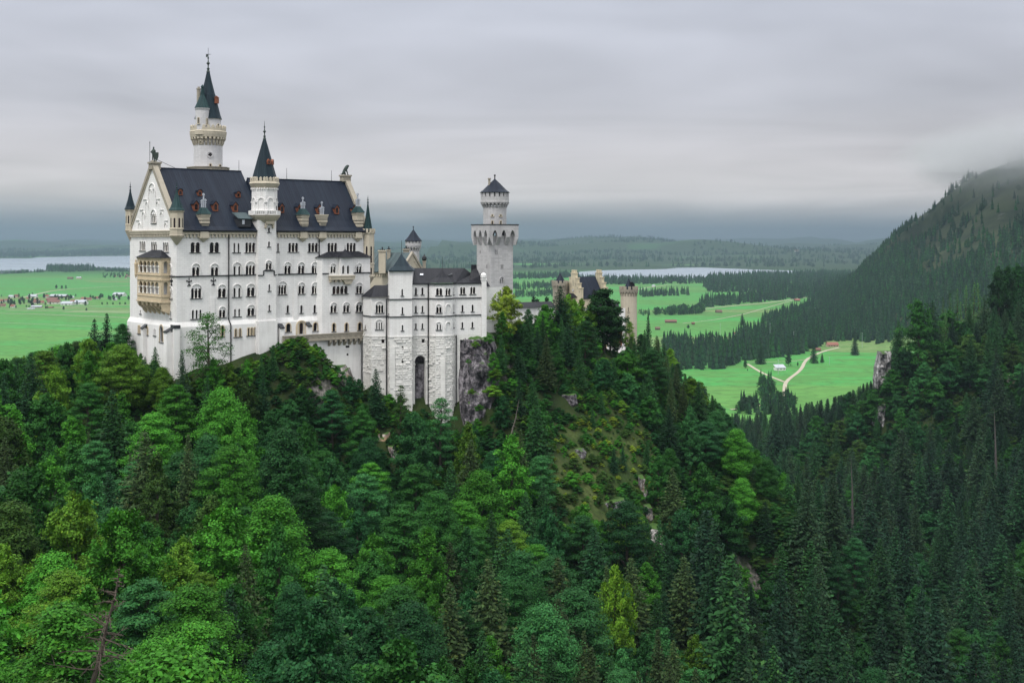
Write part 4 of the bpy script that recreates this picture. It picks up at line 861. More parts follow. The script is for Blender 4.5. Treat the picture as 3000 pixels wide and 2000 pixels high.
# ------------------------------------------------------------------ square tower with round turret
qt = thing('square_tower', 'grey limestone square tower topped by a round turret and conical roof', 'tower', (*Q(1450, 328), 130))
al = R(32.6); e1 = Vector((math.cos(al), math.sin(al))); e2 = Vector((-math.sin(al), math.cos(al))); QC = Q(1437, 324); S_ = 7.24
fr = Fac(QC, QC + e1 * S_); fl_ = Fac(QC + e2 * S_, QC)
zq = lambda y: zat(y, 325)
hr = windows(fr, [(1454, 731, 745, 9, '2sn'), (1470.5, 774, 787, 9, '2sn'), (1469, 811, 829, 12, '2asn')], qt, rim='grey'); hl = windows(fl_, [(1407, 732, 743, 2.4, '1n'), (1427, 774, 786, 2.6, '1n')], qt, rim='grey')
mb = MB(); fr.wall(mb, [(0, 130), (S_, 130), (S_, zq(690)), (0, zq(690))], hr); fl_.wall(mb, [(0, 130), (S_, 130), (S_, zq(690)), (0, zq(690))], hl)
for f in (Fac(QC + e1 * S_, QC + e1 * S_ + e2 * S_), Fac(QC + e1 * S_ + e2 * S_, QC + e2 * S_)): f.wall(mb, [(0, 130), (S_, 130), (S_, zq(690)), (0, zq(690))], [])
mb.build('shaft', M['grey'], qt)
mb = MB(); X_ = 1.1; C2 = QC - e1 * X_ - e2 * X_; S2 = S_ + 2 * X_
tops = [Fac(C2, C2 + e1 * S2), Fac(C2 + e2 * S2, C2), Fac(C2 + e1 * S2, C2 + e1 * S2 + e2 * S2), Fac(C2 + e1 * S2 + e2 * S2, C2 + e2 * S2)]
zA, zB_, zT = zq(718), zq(694), zq(659)
for f in tops:
    hh = []
    for j in range(3):
        c_ = S2 * (.2 + .3 * j); wd = 1.65
        pts = [(c_ - wd / 2, zB_), (c_ + wd / 2, zB_)] + [(c_ + wd / 2 - q * wd / 2, zB_ + .15 + 1.65 * math.sin(q * math.pi / 2) ** .75) for q in (0, .15, .35, .6, .85, 1)] + [(c_ - wd / 2 + q * wd / 2, zB_ + .15 + 1.65 * math.sin(q * math.pi / 2) ** .75) for q in (.85, .6, .35, .15, 0)]
        hh.append(pts)
    ol = [(0, zB_)]
    for h in hh: ol += [h[0]] + h[2:][::-1] + [h[1]]
    ol += [(S2, zB_), (S2, zT), (0, zT)]
    f.wall(mb, ol, [], 0)
    for h in hh:
        r = h[1:] + [h[0]]; n = len(r); mb.add([f.pt(a, z) for a, z in r] + [f.pt(a, z, -.95) for a, z in r], [(i, i + 1, n + i + 1, n + i) for i in range(n - 1)])
    edges = [0] + [v for h in hh for v in (h[0][0], h[1][0])] + [S2]
    for k in range(0, 8, 2):
        a0, a1 = edges[k], edges[k + 1]
        if k == 0: a0 = .0
        g0 = max(a0, X_ * .0); mb.extrude([f.pt(a0, zB_, 0), f.pt(a0, zB_, -X_ - .1), f.pt(a0 if k else X_, zA, -X_ - .1), f.pt(a0 if k else X_, zA, -X_ + .04)] if k else [f.pt(0, zB_, 0), f.pt(0, zB_, -X_ - .1), f.pt(0, zA, -X_ - .1), f.pt(0, zA, -X_ + .04)], Vector((f.s.x, f.s.y, 0)) * (a1 - a0))
mb.build('machicolation', M['grey'], qt)
mb = MB(); mb.prism([C2 - e1 * .12 - e2 * .12, C2 + e1 * (S2 + .12) - e2 * .12, C2 + (e1 + e2) * (S2 + .12), C2 + e2 * (S2 + .12) - e1 * .12], zT, zT + .22); mb.build('platform_edge', M['lead'], qt)
ct = QC + (e1 + e2) * (S_ / 2); zt = lambda y: zat(y, ct.y)
mb = MB(); mb.lathe(ct, [(3.2, zT), (3.2, zt(606)), (3.35, zt(605))], 32); mb.build('turret', M['grey'], qt)
mb = MB(); brackets(mb, ct, 3.2, 3.85, zt(609), zt(594), 22, .42); mb.lathe(ct, [(3.2, zt(600)), (3.8, zt(597)), (3.95, zt(594)), (3.95, zt(589)), (3.88, zt(588)), (3.88, zt(577)), (3.3, zt(577))], 32, cap=False); ringboxes(mb, ct, 3.88, zt(577), zt(563.5), 18, .68, .5); mb.lathe(ct, [(3.2, zt(592)), (3.2, zt(563))], 24); mb.build('battlement', M['grey'], qt)
mb = MB(); mb.lathe(ct, [(4.15, zt(565)), (4.15, zt(564)), (3.2, zt(556.5)), (1.5, zt(538)), (.12, zt(524.5))], 24); ro_ = mb.build('cone_roof', M['roof'], qt)
mb = MB(); mb.cyl((ct.x, ct.y, zt(526)), (ct.x, ct.y, zt(516)), .16); mb.blob((ct.x, ct.y, zt(514)), (.28, .28, .28)); mb.build('finial', M['iron'], ro_)
b = Vector((ct.x - 1.5, ct.y - .9)); mb = MB(); mb.cyl((b.x, b.y, zt(545)), (b.x, b.y, zt(526)), .32); mb.cyl((b.x, b.y, zt(526)), (b.x, b.y, zt(522.5)), .45); mb.build('chimney', M['corn'], qt)
for px, y0, y1, wp in ((1443, 645, 657, 6), (1467, 645, 657, 6), (1443, 627, 632, 7), (1467, 627, 632, 7)):
    roundwin(ct, 3.2, px, ct.y, y0 + 1, y1 + 1, wp, qt)

# lean-to and courtyard wall beside the square tower
lw = thing('courtyard_wall', 'low white wall with a black lean-to roof between the wing and the square tower', 'wall', (*Q(1450, 312), 140))
mb = MB(); f = Fac(Q(1418, 305), Q(1475, 309)); f.wall(mb, [(0, 138), (f.L, 138), (f.L, 149.2), (0, 149.2)], []); f.box(mb, -.1, f.L, 149.0, 149.3, 0, .2)
f2 = Fac(Q(1420, 312), Q(1470, 318)); f2.wall(mb, [(0, 140), (f2.L, 140), (f2.L, 157.3), (0, 157.3)], []); mb.build('wall', M['white'], lw)
mb = MB(); mb.add([f2.pt(-.2, 161, -1.5), f2.pt(1.0, 161, -1.5), f2.pt(1.9, 157.5, .4), f2.pt(-.2, 157.5, .4)], [(0, 1, 2, 3)]); mb.add([f2.pt(1.0, 161, -1.5), f2.pt(1.9, 157.5, .4), f2.pt(1.9, 157.5, -1.5)], [(0, 1, 2)]); mb.build('lean_to_roof', M['kroof'], lw)

# ------------------------------------------------------------------ knights' house with round turret
kh = thing('knights_house', 'gabled house with teal roof and slim round turret between palace and ladies wing', 'castle wing', (*Q(1180, 345), 140))
f = Fac(Q(1177, 338.5), Q(1239, 345.5)); L = f.L; zg, ze = zat(741, 342), zat(790, 342)
mb = MB(); f.wall(mb, [(0, 140), (L, 140), (L, ze), (L / 2, zg), (0, ze)], windows(f, [(1200, 776, 792, 7, '1')], kh)); 
for j in range(5): a0, z0 = L / 2 + .4 + j * .8, zg - 1.6 - j * .85; f.box(mb, a0, a0 + .8, z0 - .85, z0 - .7, 0, .12); f.box(mb, a0 + .72, a0 + .84, z0 - 1.6, z0 - .7, 0, .12)
sl2 = Fac(f.pt(0, 0, -22), f.pt(0, 0, 0)); sl2.wall(mb, [(0, 140), (22, 140), (22, ze), (0, ze)], windows(sl2, [(1135, 830, 846, 6, '1')], kh)); 
sl2.box(mb, -4, 22, ze - 1.2, ze - .2, .003, .3); dentils(sl2, mb, -4, 22, ze - 2, ze - 1.2, .003, .25, 1.0, .5)
bk2 = Fac(f.pt(L, 0, 0), f.pt(L, 0, -22)); bk2.wall(mb, [(0, 140), (22, 140), (22, ze), (0, ze)], []); mb.build('wall', M['cream'], kh)
mb = MB(); Nn = Vector((f.n.x, f.n.y, 0)); mb.extrude([f.pt(-.6, ze - .5, -.3), f.pt(L / 2, zg + .1, -.3), f.pt(L + .6, ze - .5, -.3), f.pt(L + .6, ze - .8, -.3), f.pt(L / 2, zg - .3, -.3), f.pt(-.6, ze - .8, -.3)], -Nn * 22)
q = Q(1135, 352); mb.build('roof', M['tealroof'], kh)
mb = MB(); f.poly(mb, [(-.7, ze - .6), (L / 2, zg + .4), (L + .7, ze - .6), (L + .1, ze - .9), (L / 2, zg - .4), (-.1, ze - .9)], -.6, .25); mb.build('gable_coping', M['corn'], kh)
c = Q(1211, 362); zt = lambda y: zat(y, 362)
mb = MB(); mb.lathe(c, [(1.85, 140), (1.85, zt(733))], 24); mb.build('turret', M['grey'], kh)
mb = MB(); brackets(mb, c, 1.85, 2.3, zt(736), zt(722), 16, .45); mb.lathe(c, [(1.85, zt(728)), (2.3, zt(724)), (2.42, zt(720)), (2.42, zt(712)), (2.0, zt(712))], 24, cap=False); ringboxes(mb, c, 2.42, zt(712), zt(705), 14, .62, .3); mb.lathe(c, [(2.0, zt(722)), (2.0, zt(705))], 20); mb.build('battlement', M['grey'], kh)
mb = MB(); mb.lathe(c, [(2.65, zt(706)), (2.65, zt(705)), (1.7, zt(695)), (.8, zt(682)), (.08, zt(672))], 20); ro_ = mb.build('cone_roof', M['roof'], kh)
mb = MB(); mb.cyl((c.x, c.y, zt(673)), (c.x, c.y, zt(666)), .1); mb.blob((c.x, c.y, zt(664.5)), (.22, .22, .22)); mb.build('finial', M['iron'], ro_)
roundwin(c, 1.85, 1219, 362, 750, 760, 3.5, kh)
for px, D, y1, y0, wd in ((1120, 341, 737, 800, 1.9), (1190, 350, 733, 760, 1.6), (1243, 352, 768, 800, .9), (1139, 346, 735, 760, 1.0)):
    mb = MB(); b = Q(px, D); mb.obox((b.x - wd / 2, b.y - wd / 2, zat(y0, D)), (wd, 0, 0), (0, wd, 0), (0, 0, zat(y1, D) - zat(y0, D))); mb.obox((b.x - wd * .62, b.y - wd * .62, zat(y1, D)), (wd * 1.24, 0, 0), (0, wd * 1.24, 0), (0, 0, .4))
    co = mb.build('chimney', M['cream'] if wd > 1.7 else M['corn'], kh); mb = MB()
    if wd > .95:
        for q in range(3): mb.cyl((b.x + (q - 1) * wd * .3, b.y, zat(y1, D)), (b.x + (q - 1) * wd * .3, b.y, zat(y1, D) + .7 + .6 * (q == 1)), .15 * wd ** .5)
    else: mb.lathe(b, [(.3, zat(y1, D) + .3), (.75, zat(y1, D) + .9), (.6, zat(y1, D) + 1.5), (.2, zat(y1, D) + 2.0), (.05, zat(y1, D) + 2.4)], 10)
    mb.build('chimney_pot', M['iron'], co)

# ------------------------------------------------------------------ gallery and gatehouse
ga = thing('gallery', 'low white connecting gallery with a black sheet roof behind the trees', 'castle wing', (*Q(1570, 368), 140))
f = Fac(Q(1500, 366), Q(1626, 374)); zt = lambda y: zat(y, 369)
mb = MB(); f.wall(mb, [(0, 135), (f.L, 135), (f.L, zt(899)), (0, zt(899))], windows(f, [(1541, 923, 934, 5, '2s')], ga)); mb.build('wall', M['white'], ga)
mb = MB(); mb.extrude([f.pt(-1, zt(900), .5), f.pt(-1, zt(886), -2.2), f.pt(-1, zt(900), -6)], Vector((f.s.x, f.s.y, 0)) * (f.L + 1)); mb.build('roof', M['kroof'], ga)
gt = thing('gatehouse', 'yellow stone gatehouse with stepped gables, clock and black roof above the trees', 'gatehouse', (*Q(1720, 398), 130))
g = Fac(Q(1657, 403), Q(1702, 394)); L = g.L; zt = lambda y: zat(y, 398)
steps = [(0, 886), (0, 844), (.12, 844), (.12, 830), (.24, 830), (.24, 815), (.36, 815), (.36, 801.5), (.64, 801.5), (.64, 815), (.76, 815), (.76, 830), (.88, 830), (.88, 844), (1, 844), (1, 886)]
def stepped(name, out):
    mb = MB(); g.poly(mb, [(0, 130)] + [(a * L, zt(y)) for a, y in steps] + [(L, 130)], out - .9, out)
    for (a0, y0), (a1, y1) in zip(steps, steps[1:]):
        if y0 == y1 and a0 != a1: g.box(mb, a0 * L - .15, a1 * L + .15, zt(y0) + .003, zt(y0) + .3, out - 1.0, out + .12)
    for a in (.42, .58): mb.obox(g.pt(a * L - .4, zt(803), out - .8), Vector((g.s.x, g.s.y, 0)) * .8, Vector((g.n.x, g.n.y, 0)) * .7, (0, 0, 1.4))
    return mb.build(name, M['yellow'], gt)
gb = stepped('stepped_gable', 0)
mb = MB()
for a, y1, y0 in ((.5, 820, 838), (.36, 829, 843), (.64, 829, 836), (.22, 838, 852), (.78, 840, 845), (.1, 847, 855), (.9, 850, 856)):
    hs, _ = arcs(a * L, 1, .45, zt(y0), zt(y1)); g.poly(mb, hs, -.1, .03)
mb.build('blind_slot', M['corn'], gb)
mb = MB(); cz = zt(850); ring = [(L * .5 + .62 * math.cos(t), cz + .62 * math.sin(t)) for t in [2 * math.pi * k / 20 for k in range(20)]]; g.poly(mb, ring, 0, .12); ck = mb.build('clock', M['corn'], gt)
mb = MB(); g.poly(mb, [(L * .5 + .47 * math.cos(t), cz + .47 * math.sin(t)) for t in [2 * math.pi * k / 20 for k in range(20)]], .1, .16); mb.build('clock_face', M['white'], ck)
mb = MB(); g.mold(mb, [(L * .5, cz - .1), (L * .5, cz + .36)], .09, .17, .2); g.mold(mb, [(L * .5 - .05, cz), (L * .5 + .18, cz - .2)], .09, .17, .2); mb.build('clock_hands', M['iron'], ck)
gr = stepped('stepped_gable', -9.6)
mb = MB(); Ng = Vector((g.n.x, g.n.y, 0)); mb.extrude([g.pt(-.3, zt(872), -.9), g.pt(L / 2, zt(811), -.9), g.pt(L + .3, zt(872), -.9), g.pt(L + .3, zt(874), -.9), g.pt(L / 2, zt(814), -.9), g.pt(-.3, zt(874), -.9)], -Ng * 7.8); mb.build('roof', M['roof'], gt)
gs = Fac(g.pt(L, 0, 0), g.pt(L, 0, -9.6)); mb = MB(); gs.wall(mb, [(0, 130), (9.6, 130), (9.6, zt(872)), (0, zt(872))], []); mb.build('wall', M['yellow'], gt)
mb = MB(); b = g.pt(L * .86, 0, -4.8); mb.extrude([(b.x - .2, b.y - 1.6, zt(868)), (b.x + 2.0, b.y - 1.6, zt(868)), (b.x + .9, b.y - 1.6, zt(846))], (0, 3, 0)); mb.build('dormer', M['kroof'], gt)
mb = MB(); b = g.pt(L / 2, 0, -1.4); mb.lathe((b.x, b.y), [(.15, zt(813)), (.3, zt(806)), (.1, zt(802)), (.2, zt(799)), (.03, zt(795))], 8); mb.build('finial', M['iron'], gt)
mb = MB(); b = Fac(Q(1655, 399), Q(1691, 396)); mb.extrude([b.pt(0, zt(870), 0), b.pt(0, zt(859), -1.2), b.pt(0, zt(870), -1.3)], Vector((b.s.x, b.s.y, 0)) * b.L); mb.build('porch_roof', M['kroof'], gt)
# lower body behind the trees
h = Fac(Q(1690, 391), Q(1832, 393.5)); 
mb = MB(); h.wall(mb, [(0, 125), (h.L, 125), (h.L, zt(900)), (0, zt(900))], windows(h, [(1773.5, 990, 1021, 7, '1b')], gt)); mb.build('forecourt_wall', M['white'], gt)
mb = MB(); h.box(mb, h.a(1786), h.a(1822), zt(1008), zt(962), .003, .15); mb.build('brick_panel', m_stone('red_brick', (.36, .13, .08), bw=.5, bh=.2, mortar=.1), gt)
mb = MB(); h.box(mb, h.a(1750), h.a(1835), zt(1036), zt(1030), .003, 1.6); h.box(mb, h.a(1750), h.a(1835), zt(1060), zt(1036), .003, 1.0)
for q in range(6): h.box(mb, h.a(1752 + q * 15), h.a(1760 + q * 15), zt(1050), zt(1036), 1.0, 1.5)
mb.build('forecourt_parapet', M['pale'], gt)
mb = MB(); h.box(mb, h.a(1752), h.a(1835), zt(1049), zt(1043), 1.51, 1.6)
for q in range(12): h.box(mb, h.a(1752 + q * 7), h.a(1753 + q * 7), zt(1056), zt(1043), 1.51, 1.6)
mb.build('fence', M['iron'], gt)
mb = MB(); mb.extrude([h.pt(h.a(1750), zt(900), .5), h.pt(h.a(1750), zt(884), -3), h.pt(h.a(1750), zt(900), -7)], Vector((h.s.x, h.s.y, 0)) * 7.5); mb.build('wing_roof', M['kroof'], gt)
def gtower(label, px, D, rpx, ytop, ymer, yarc, ybase, rcone, ycone, mat):
    c = Q(px, D); r = rpx * D / F; zt = lambda y: zat(y, D)
    t = thing('gate_tower', label, 'tower', (c.x, c.y, 130))
    mb = MB(); mb.lathe(c, [(r * .9, 128), (r * .88, zt(yarc - 3))], 28); mb.build('shaft', mat, t)
    mb = MB(); brackets(mb, c, r * .88, r * 1.0, zt(yarc + 6), zt(yarc - 7), 18, .42); mb.lathe(c, [(r * .88, zt(yarc - 3)), (r * 1.0, zt(yarc - 7)), (r * 1.02, zt(ymer)), (r * .85, zt(ymer))], 28, cap=False); ringboxes(mb, c, r * 1.02, zt(ymer), zt(ytop), 12, .55, .45); mb.lathe(c, [(r * .86, zt(ymer + 6)), (r * .86, zt(ymer + 1))], 20); mb.build('battlement', M['corn'], t)
    mb = MB(); mb.lathe(c, [(rcone, zt(ymer - .5)), (rcone, zt(ymer - 4)), (.06, zt(ycone))], 20); mb.cyl((c.x, c.y, zt(ycone + 2)), (c.x, c.y, zt(ycone - 14)), .06, .03); mb.build('cone_roof', M['roof'], t)
    return t, c, r
gtower('round battlemented gate tower with black cone roof left of the stepped gable', 1641, 401, 24.5, 822, 829, 842, 930, 1.75, 800, M['corn'])
t, c, r = gtower('tall cream gate tower with battlements standing free right of the gatehouse', 1842, 398, 27, 838.5, 848, 861, 950, 1.55, 815, M['cream'])
zt = lambda y: zat(y, 398); mb = MB(); mb.extrude([(c.x + .3, c.y - 1.1, zt(848)), (c.x + 1.9, c.y - 1.1, zt(848)), (c.x + 1.9, c.y - 1.1, zt(832)), (c.x + 1.1, c.y - 1.1, zt(825)), (c.x + .3, c.y - 1.1, zt(826))], (0, 2, 0)); mb.build('stair_hut', M['kroof'], t)
roundwin(c, r * .89, 1838.5, 398, 899, 912, 3.5, t); roundwin(c, r * .89, 1838, 398, 932, 938, 3, t)
# ------------------------------------------------------------------ terrain
CT = []
def ct(px, D, py, th=0.0): CT.append(((px - HX) / F * D, D, zat(py, D) - th))
def cz(px, D, z): CT.append(((px - HX) / F * D, D, z))
for px in (-500, -250, 0):
    for a in ((285, 1075, 13), (230, 1260, 13), (150, 1620, 14), (95, 2000, 14), (60, 2500, 14)): ct(px, *a)
    cz(px, 400, 95); cz(px, 560, 20); cz(px, 800, 0)
for a in ((250, 292, 1040, 12), (130, 290, 1060, 12), (380, 282, 1030, 0), (450, 271, 1080, 0), (512, 261, 1130, 0), (600, 267, 1085, 0), (680, 274, 1055, 0), (780, 275, 1042, 0), (830, 277, 1012, 0), (900, 279, 1003, 0), (945, 280, 1032, 0), (930, 276, 1040, 0), (985, 280.5, 1115, 0), (962, 283.5, 1075, 0), (985, 285.5, 1115, 0), (1020, 289, 1145, 0), (1056, 291.8, 1155, 0),
          (1012, 281.5, 1165, 0), (1060, 284, 1170, 0), (1120, 284, 1190, 0), (1180, 283, 1225, 0), (1240, 285, 1275, 0), (1300, 284, 1310, 0), (1345, 287, 1310, 0), (1420, 289, 1250, 0), (1445, 299, 990, 0),
          (1480, 305, 985, 0), (1550, 322, 995, 0), (1650, 350, 1005, 0), (1750, 378, 1040, 0), (1830, 385, 1058, 0), (1900, 378, 1070, 0), (1960, 368, 1120, 0),
          (480, 250, 1200, 10), (500, 215, 1330, 13), (500, 150, 1640, 14), (500, 100, 2000, 14), (500, 62, 2500, 14), (750, 258, 1180, 6), (860, 265, 1150, 6), (750, 225, 1330, 12),
          (1990, 352, 1180, 0), (2080, 340, 1275, 0), (2160, 330, 1370, 0), (2260, 320, 1490, 0), (2340, 312, 1580, 0),
          (1490, 290, 1180, 0), (1550, 298, 1220, 0), (1650, 302, 1200, 0), (1800, 310, 1230, 0), (1700, 285, 1400, 0), (1820, 288, 1480, 0), (1900, 292, 1500, 0), (1930, 272, 1690, 0), (1560, 262, 1450, 4),
          (1700, 230, 1700, 13), (1700, 165, 2000, 14), (1700, 110, 2500, 14), (1300, 268, 1400, 6), (1300, 225, 1550, 13), (1300, 170, 1780, 14), (1300, 125, 2000, 14), (1300, 80, 2500, 14),
          (1010, 272, 1270, 2), (1000, 240, 1380, 12), (1000, 200, 1500, 13), (1000, 150, 1720, 14), (1000, 110, 2000, 14), (1000, 70, 2500, 14),
          (2000, 255, 1660, 15), (2000, 180, 2000, 15), (2000, 120, 2500, 15), (2300, 300, 1720, 18), (2300, 215, 2000, 18), (2300, 150, 2500, 18), (2300, 420, 1490, 18), (2250, 520, 1400, 18),
          (2600, 340, 1700, 20), (2600, 235, 2000, 20), (2600, 170, 2500, 20), (2600, 460, 1480, 20), (2600, 550, 1350, 20), (3000, 330, 1700, 20), (3000, 240, 2000, 20), (3000, 170, 2500, 20),
          (3000, 440, 1400, 20), (3000, 540, 1150, 20), (3000, 620, 950, 20), (3000, 680, 805, 22), (3400, 640, 850, 20), (3400, 450, 1300, 20), (3400, 300, 1750, 20), (3400, 200, 2200, 20),
          (2800, 640, 880, 18), (2700, 630, 945, 18), (2625, 610, 1020, 15), (2595, 600, 1120, 12), (2575, 590, 1240, 12)): ct(*a)
for a in ((600, 310, 146), (900, 325, 146), (1200, 320, 147), (1350, 320, 147), (2570, 720, 25), (2650, 790, 60), (2800, 820, 105), (3000, 870, 120), (3400, 850, 140), (3000, 1150, 15), (3400, 1200, 20), (2700, 1000, 8),
          (2200, 700, 30), (2400, 800, 24), (2450, 900, 20), (2200, 1000, 6), (2500, 1000, 14), (2300, 1150, 2), (2000, 800, 6), (1900, 600, 12), (1980, 450, 70), (2200, 430, 62), (1800, 470, 75),
          (400, 480, 60), (900, 500, 50), (1400, 500, 62), (1650, 540, 55), (400, 650, 5), (900, 700, 0), (1400, 700, 0), (1800, 800, 0), (-500, 1000, 0), (500, 1000, 0), (1200, 1000, 0), (1800, 1100, 0), (2200, 1250, 0), (2600, 1250, 0), (3000, 1350, 0), (3600, 1400, 0),
          (0, 20, 118), (1500, 30, 105), (3000, 30, 90), (-6000, 60, 120), (9000, 60, 85)): cz(*a)
CT = np.array(CT); CS = np.array([1.0, 1.0])
def rbf_fit():
    d = np.sqrt(((CT[:, None, :2] - CT[None, :, :2]) ** 2).sum(-1) + 9.0); n = len(CT)
    A = np.zeros((n + 1, n + 1)); A[:n, :n] = d; A[n, :n] = 1; A[:n, n] = 1
    A[:n, :n] -= np.eye(n) * 1.5
    return np.linalg.solve(A, np.append(CT[:, 2], 0))
RW = rbf_fit()
def fnoise(x, y, s, seed=0.0):                     # cheap smooth noise
    r = np.random.default_rng(int(seed * 10) + 5); o = np.zeros_like(x)
    for k in range(6):
        a = r.uniform(0, 6.283); f = s * r.uniform(.6, 1.9); o = o + np.sin((x * np.cos(a) + y * np.sin(a)) * f + r.uniform(0, 6.28) + 1.3 * np.sin((x * np.sin(a) - y * np.cos(a)) * f * .6))
    return o / 3.0
def sstep(a, b, x): t = np.clip((x - a) / (b - a), 0, 1); return t * t * (3 - 2 * t)
MPX = np.array([2000, 2100, 2200, 2300, 2400, 2473, 2507, 2530, 2563, 2619, 2675, 2730, 2790, 2842, 2900, 3000, 3300, 3800, 4500]); MPY = np.array([950, 940, 925, 905, 866, 826, 800, 766, 738, 676, 630, 596, 543, 497, 474, 448, 400, 350, 400])
def mountain(x, y):
    u = HX + F * x / np.maximum(y, 1.0); D = 3400 - np.clip(u - 2150, 0, 1500) * .75
    py = np.interp(u, MPX, MPY); z = np.maximum(0, H + (HY - py) / F * D - 14) * (u > 2000)
    t = (y - (D - 1250)) / 1250
    front = np.where(t < 1, np.clip(t, 0, 1) ** 1.25, np.clip(1 - (t - 1) * .7, 0, 1))
    m = z * front; return m * (1 + (.10 * fnoise(x, y, .006, 3) + .06 * fnoise(x, y, .016, 14)) * (t < .93)) + 8 * fnoise(x, y, .02, 4) * (m > 15) * np.clip(1 - np.abs(t - .5), 0, 1)
def ground(x, y):
    x = np.asarray(x, float); y = np.asarray(y, float); sh = x.shape; x, y = x.ravel(), y.ravel(); z = np.zeros_like(x)
    near = (y < 1300) & (np.abs(x) < 1500)
    if near.any():
        X, Y = x[near], y[near]; h = np.full_like(X, RW[-1])
        for c, w_ in zip(CT, RW): h += w_ * np.sqrt((X - c[0]) ** 2 + (Y - c[1]) ** 2 + 9.0)
        h = np.clip(h, -3, 260); k = (1 - sstep(950, 1250, Y)) * (1 - sstep(900, 1400, np.abs(X)))
        h = h + 1.2 * fnoise(X, Y, .09, 1) + .5 * fnoise(X, Y, .3, 2)
        z[near] = h * k
    z = z + mountain(x, y)
    z = z + sstep(1200, 2200, y) * .4 * fnoise(x, y, .004, 6)
    yf = np.where(x < -800, 11800, 7700); k = sstep(0, 5000, y - yf)
    z = z + k * np.maximum(0, 62 + 75 * fnoise(x, y, .0011, 7) + 34 * fnoise(x, y, .003, 8)) * np.where(x < -800, .9, 1.15)
    return z.reshape(sh)
def gz(x, y): return float(ground(np.array([x]), np.array([y]))[0])
def axis(segs):
    out = [segs[0][0]]
    for (a, b, st0, st1) in segs:
        n = max(2, int((b - a) / ((st0 + st1) / 2))); t = np.linspace(0, 1, n + 1)[1:]
        out += list(a + (b - a) * (t if abs(st0 - st1) < 1e-6 else (t * st0 + t * t * (st1 - st0) / 2) / ((st0 + st1) / 2)))
    return np.array(out)
ys = axis([(-80, 40, 12, 6), (40, 400, 2.2, 2.2), (400, 800, 3, 7), (800, 1500, 8, 16), (1500, 4200, 18, 30), (4200, 30000, 40, 420)])
xp = axis([(0, 200, 2.2, 2.2), (200, 420, 3, 8), (420, 2600, 10, 30), (2600, 16000, 40, 500)]); xs = np.concatenate([-xp[::-1][:-1], xp])
GX, GY = np.meshgrid(xs, ys); GZ = ground(GX, GY)
def grid_mesh(name, GX, GY, GZ):
    ny, nx = GX.shape; me = bpy.data.meshes.new(name); V = np.stack([GX, GY, GZ], -1).reshape(-1, 3)
    i = np.arange(ny * nx).reshape(ny, nx); q = np.stack([i[:-1, :-1], i[:-1, 1:], i[1:, 1:], i[1:, :-1]], -1).reshape(-1, 4)
    me.vertices.add(len(V)); me.vertices.foreach_set('co', V.ravel()); me.loops.add(q.size); me.loops.foreach_set('vertex_index', q.ravel())
    me.polygons.add(len(q)); me.polygons.foreach_set('loop_start', np.arange(0, q.size, 4)); me.polygons.foreach_set('use_smooth', np.ones(len(q), bool)); me.update(calc_edges=True)
    return me
gme = grid_mesh('ground', GX, GY, GZ)
mtn = mountain(GX, GY)
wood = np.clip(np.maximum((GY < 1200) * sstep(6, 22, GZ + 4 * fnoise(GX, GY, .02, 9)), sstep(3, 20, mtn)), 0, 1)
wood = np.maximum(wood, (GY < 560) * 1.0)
farw = sstep(5000, 7000, GY) * sstep(-1.5, -1.1, fnoise(GX, GY, .0022, 12) + .4 * fnoise(GX, GY, .006, 13))
at = gme.attributes.new('wood', 'FLOAT', 'POINT'); at.data.foreach_set('value', wood.ravel()); at = gme.attributes.new('mount', 'FLOAT', 'POINT'); at.data.foreach_set('value', sstep(5, 40, mtn).ravel())
farw = np.maximum(farw, .8 * sstep(8200, 9200, GY) * (GX > -1200))
at = gme.attributes.new('farwood', 'FLOAT', 'POINT'); at.data.foreach_set('value', farw.ravel())
GPX = HX + F * GX / np.maximum(GY, 1); GPY = HY + (H - GZ) / np.maximum(GY, 1) * F
moss = (GY > 200) * (GY < 330) * np.clip(1.6 - 1.6 * (((GPX - 1765) / 190) ** 2 + ((GPY - 1380) / 210) ** 2) + .3 * fnoise(GX, GY, .15, 15), 0, 1)
at = gme.attributes.new('moss', 'FLOAT', 'POINT'); at.data.foreach_set('value', moss.ravel())
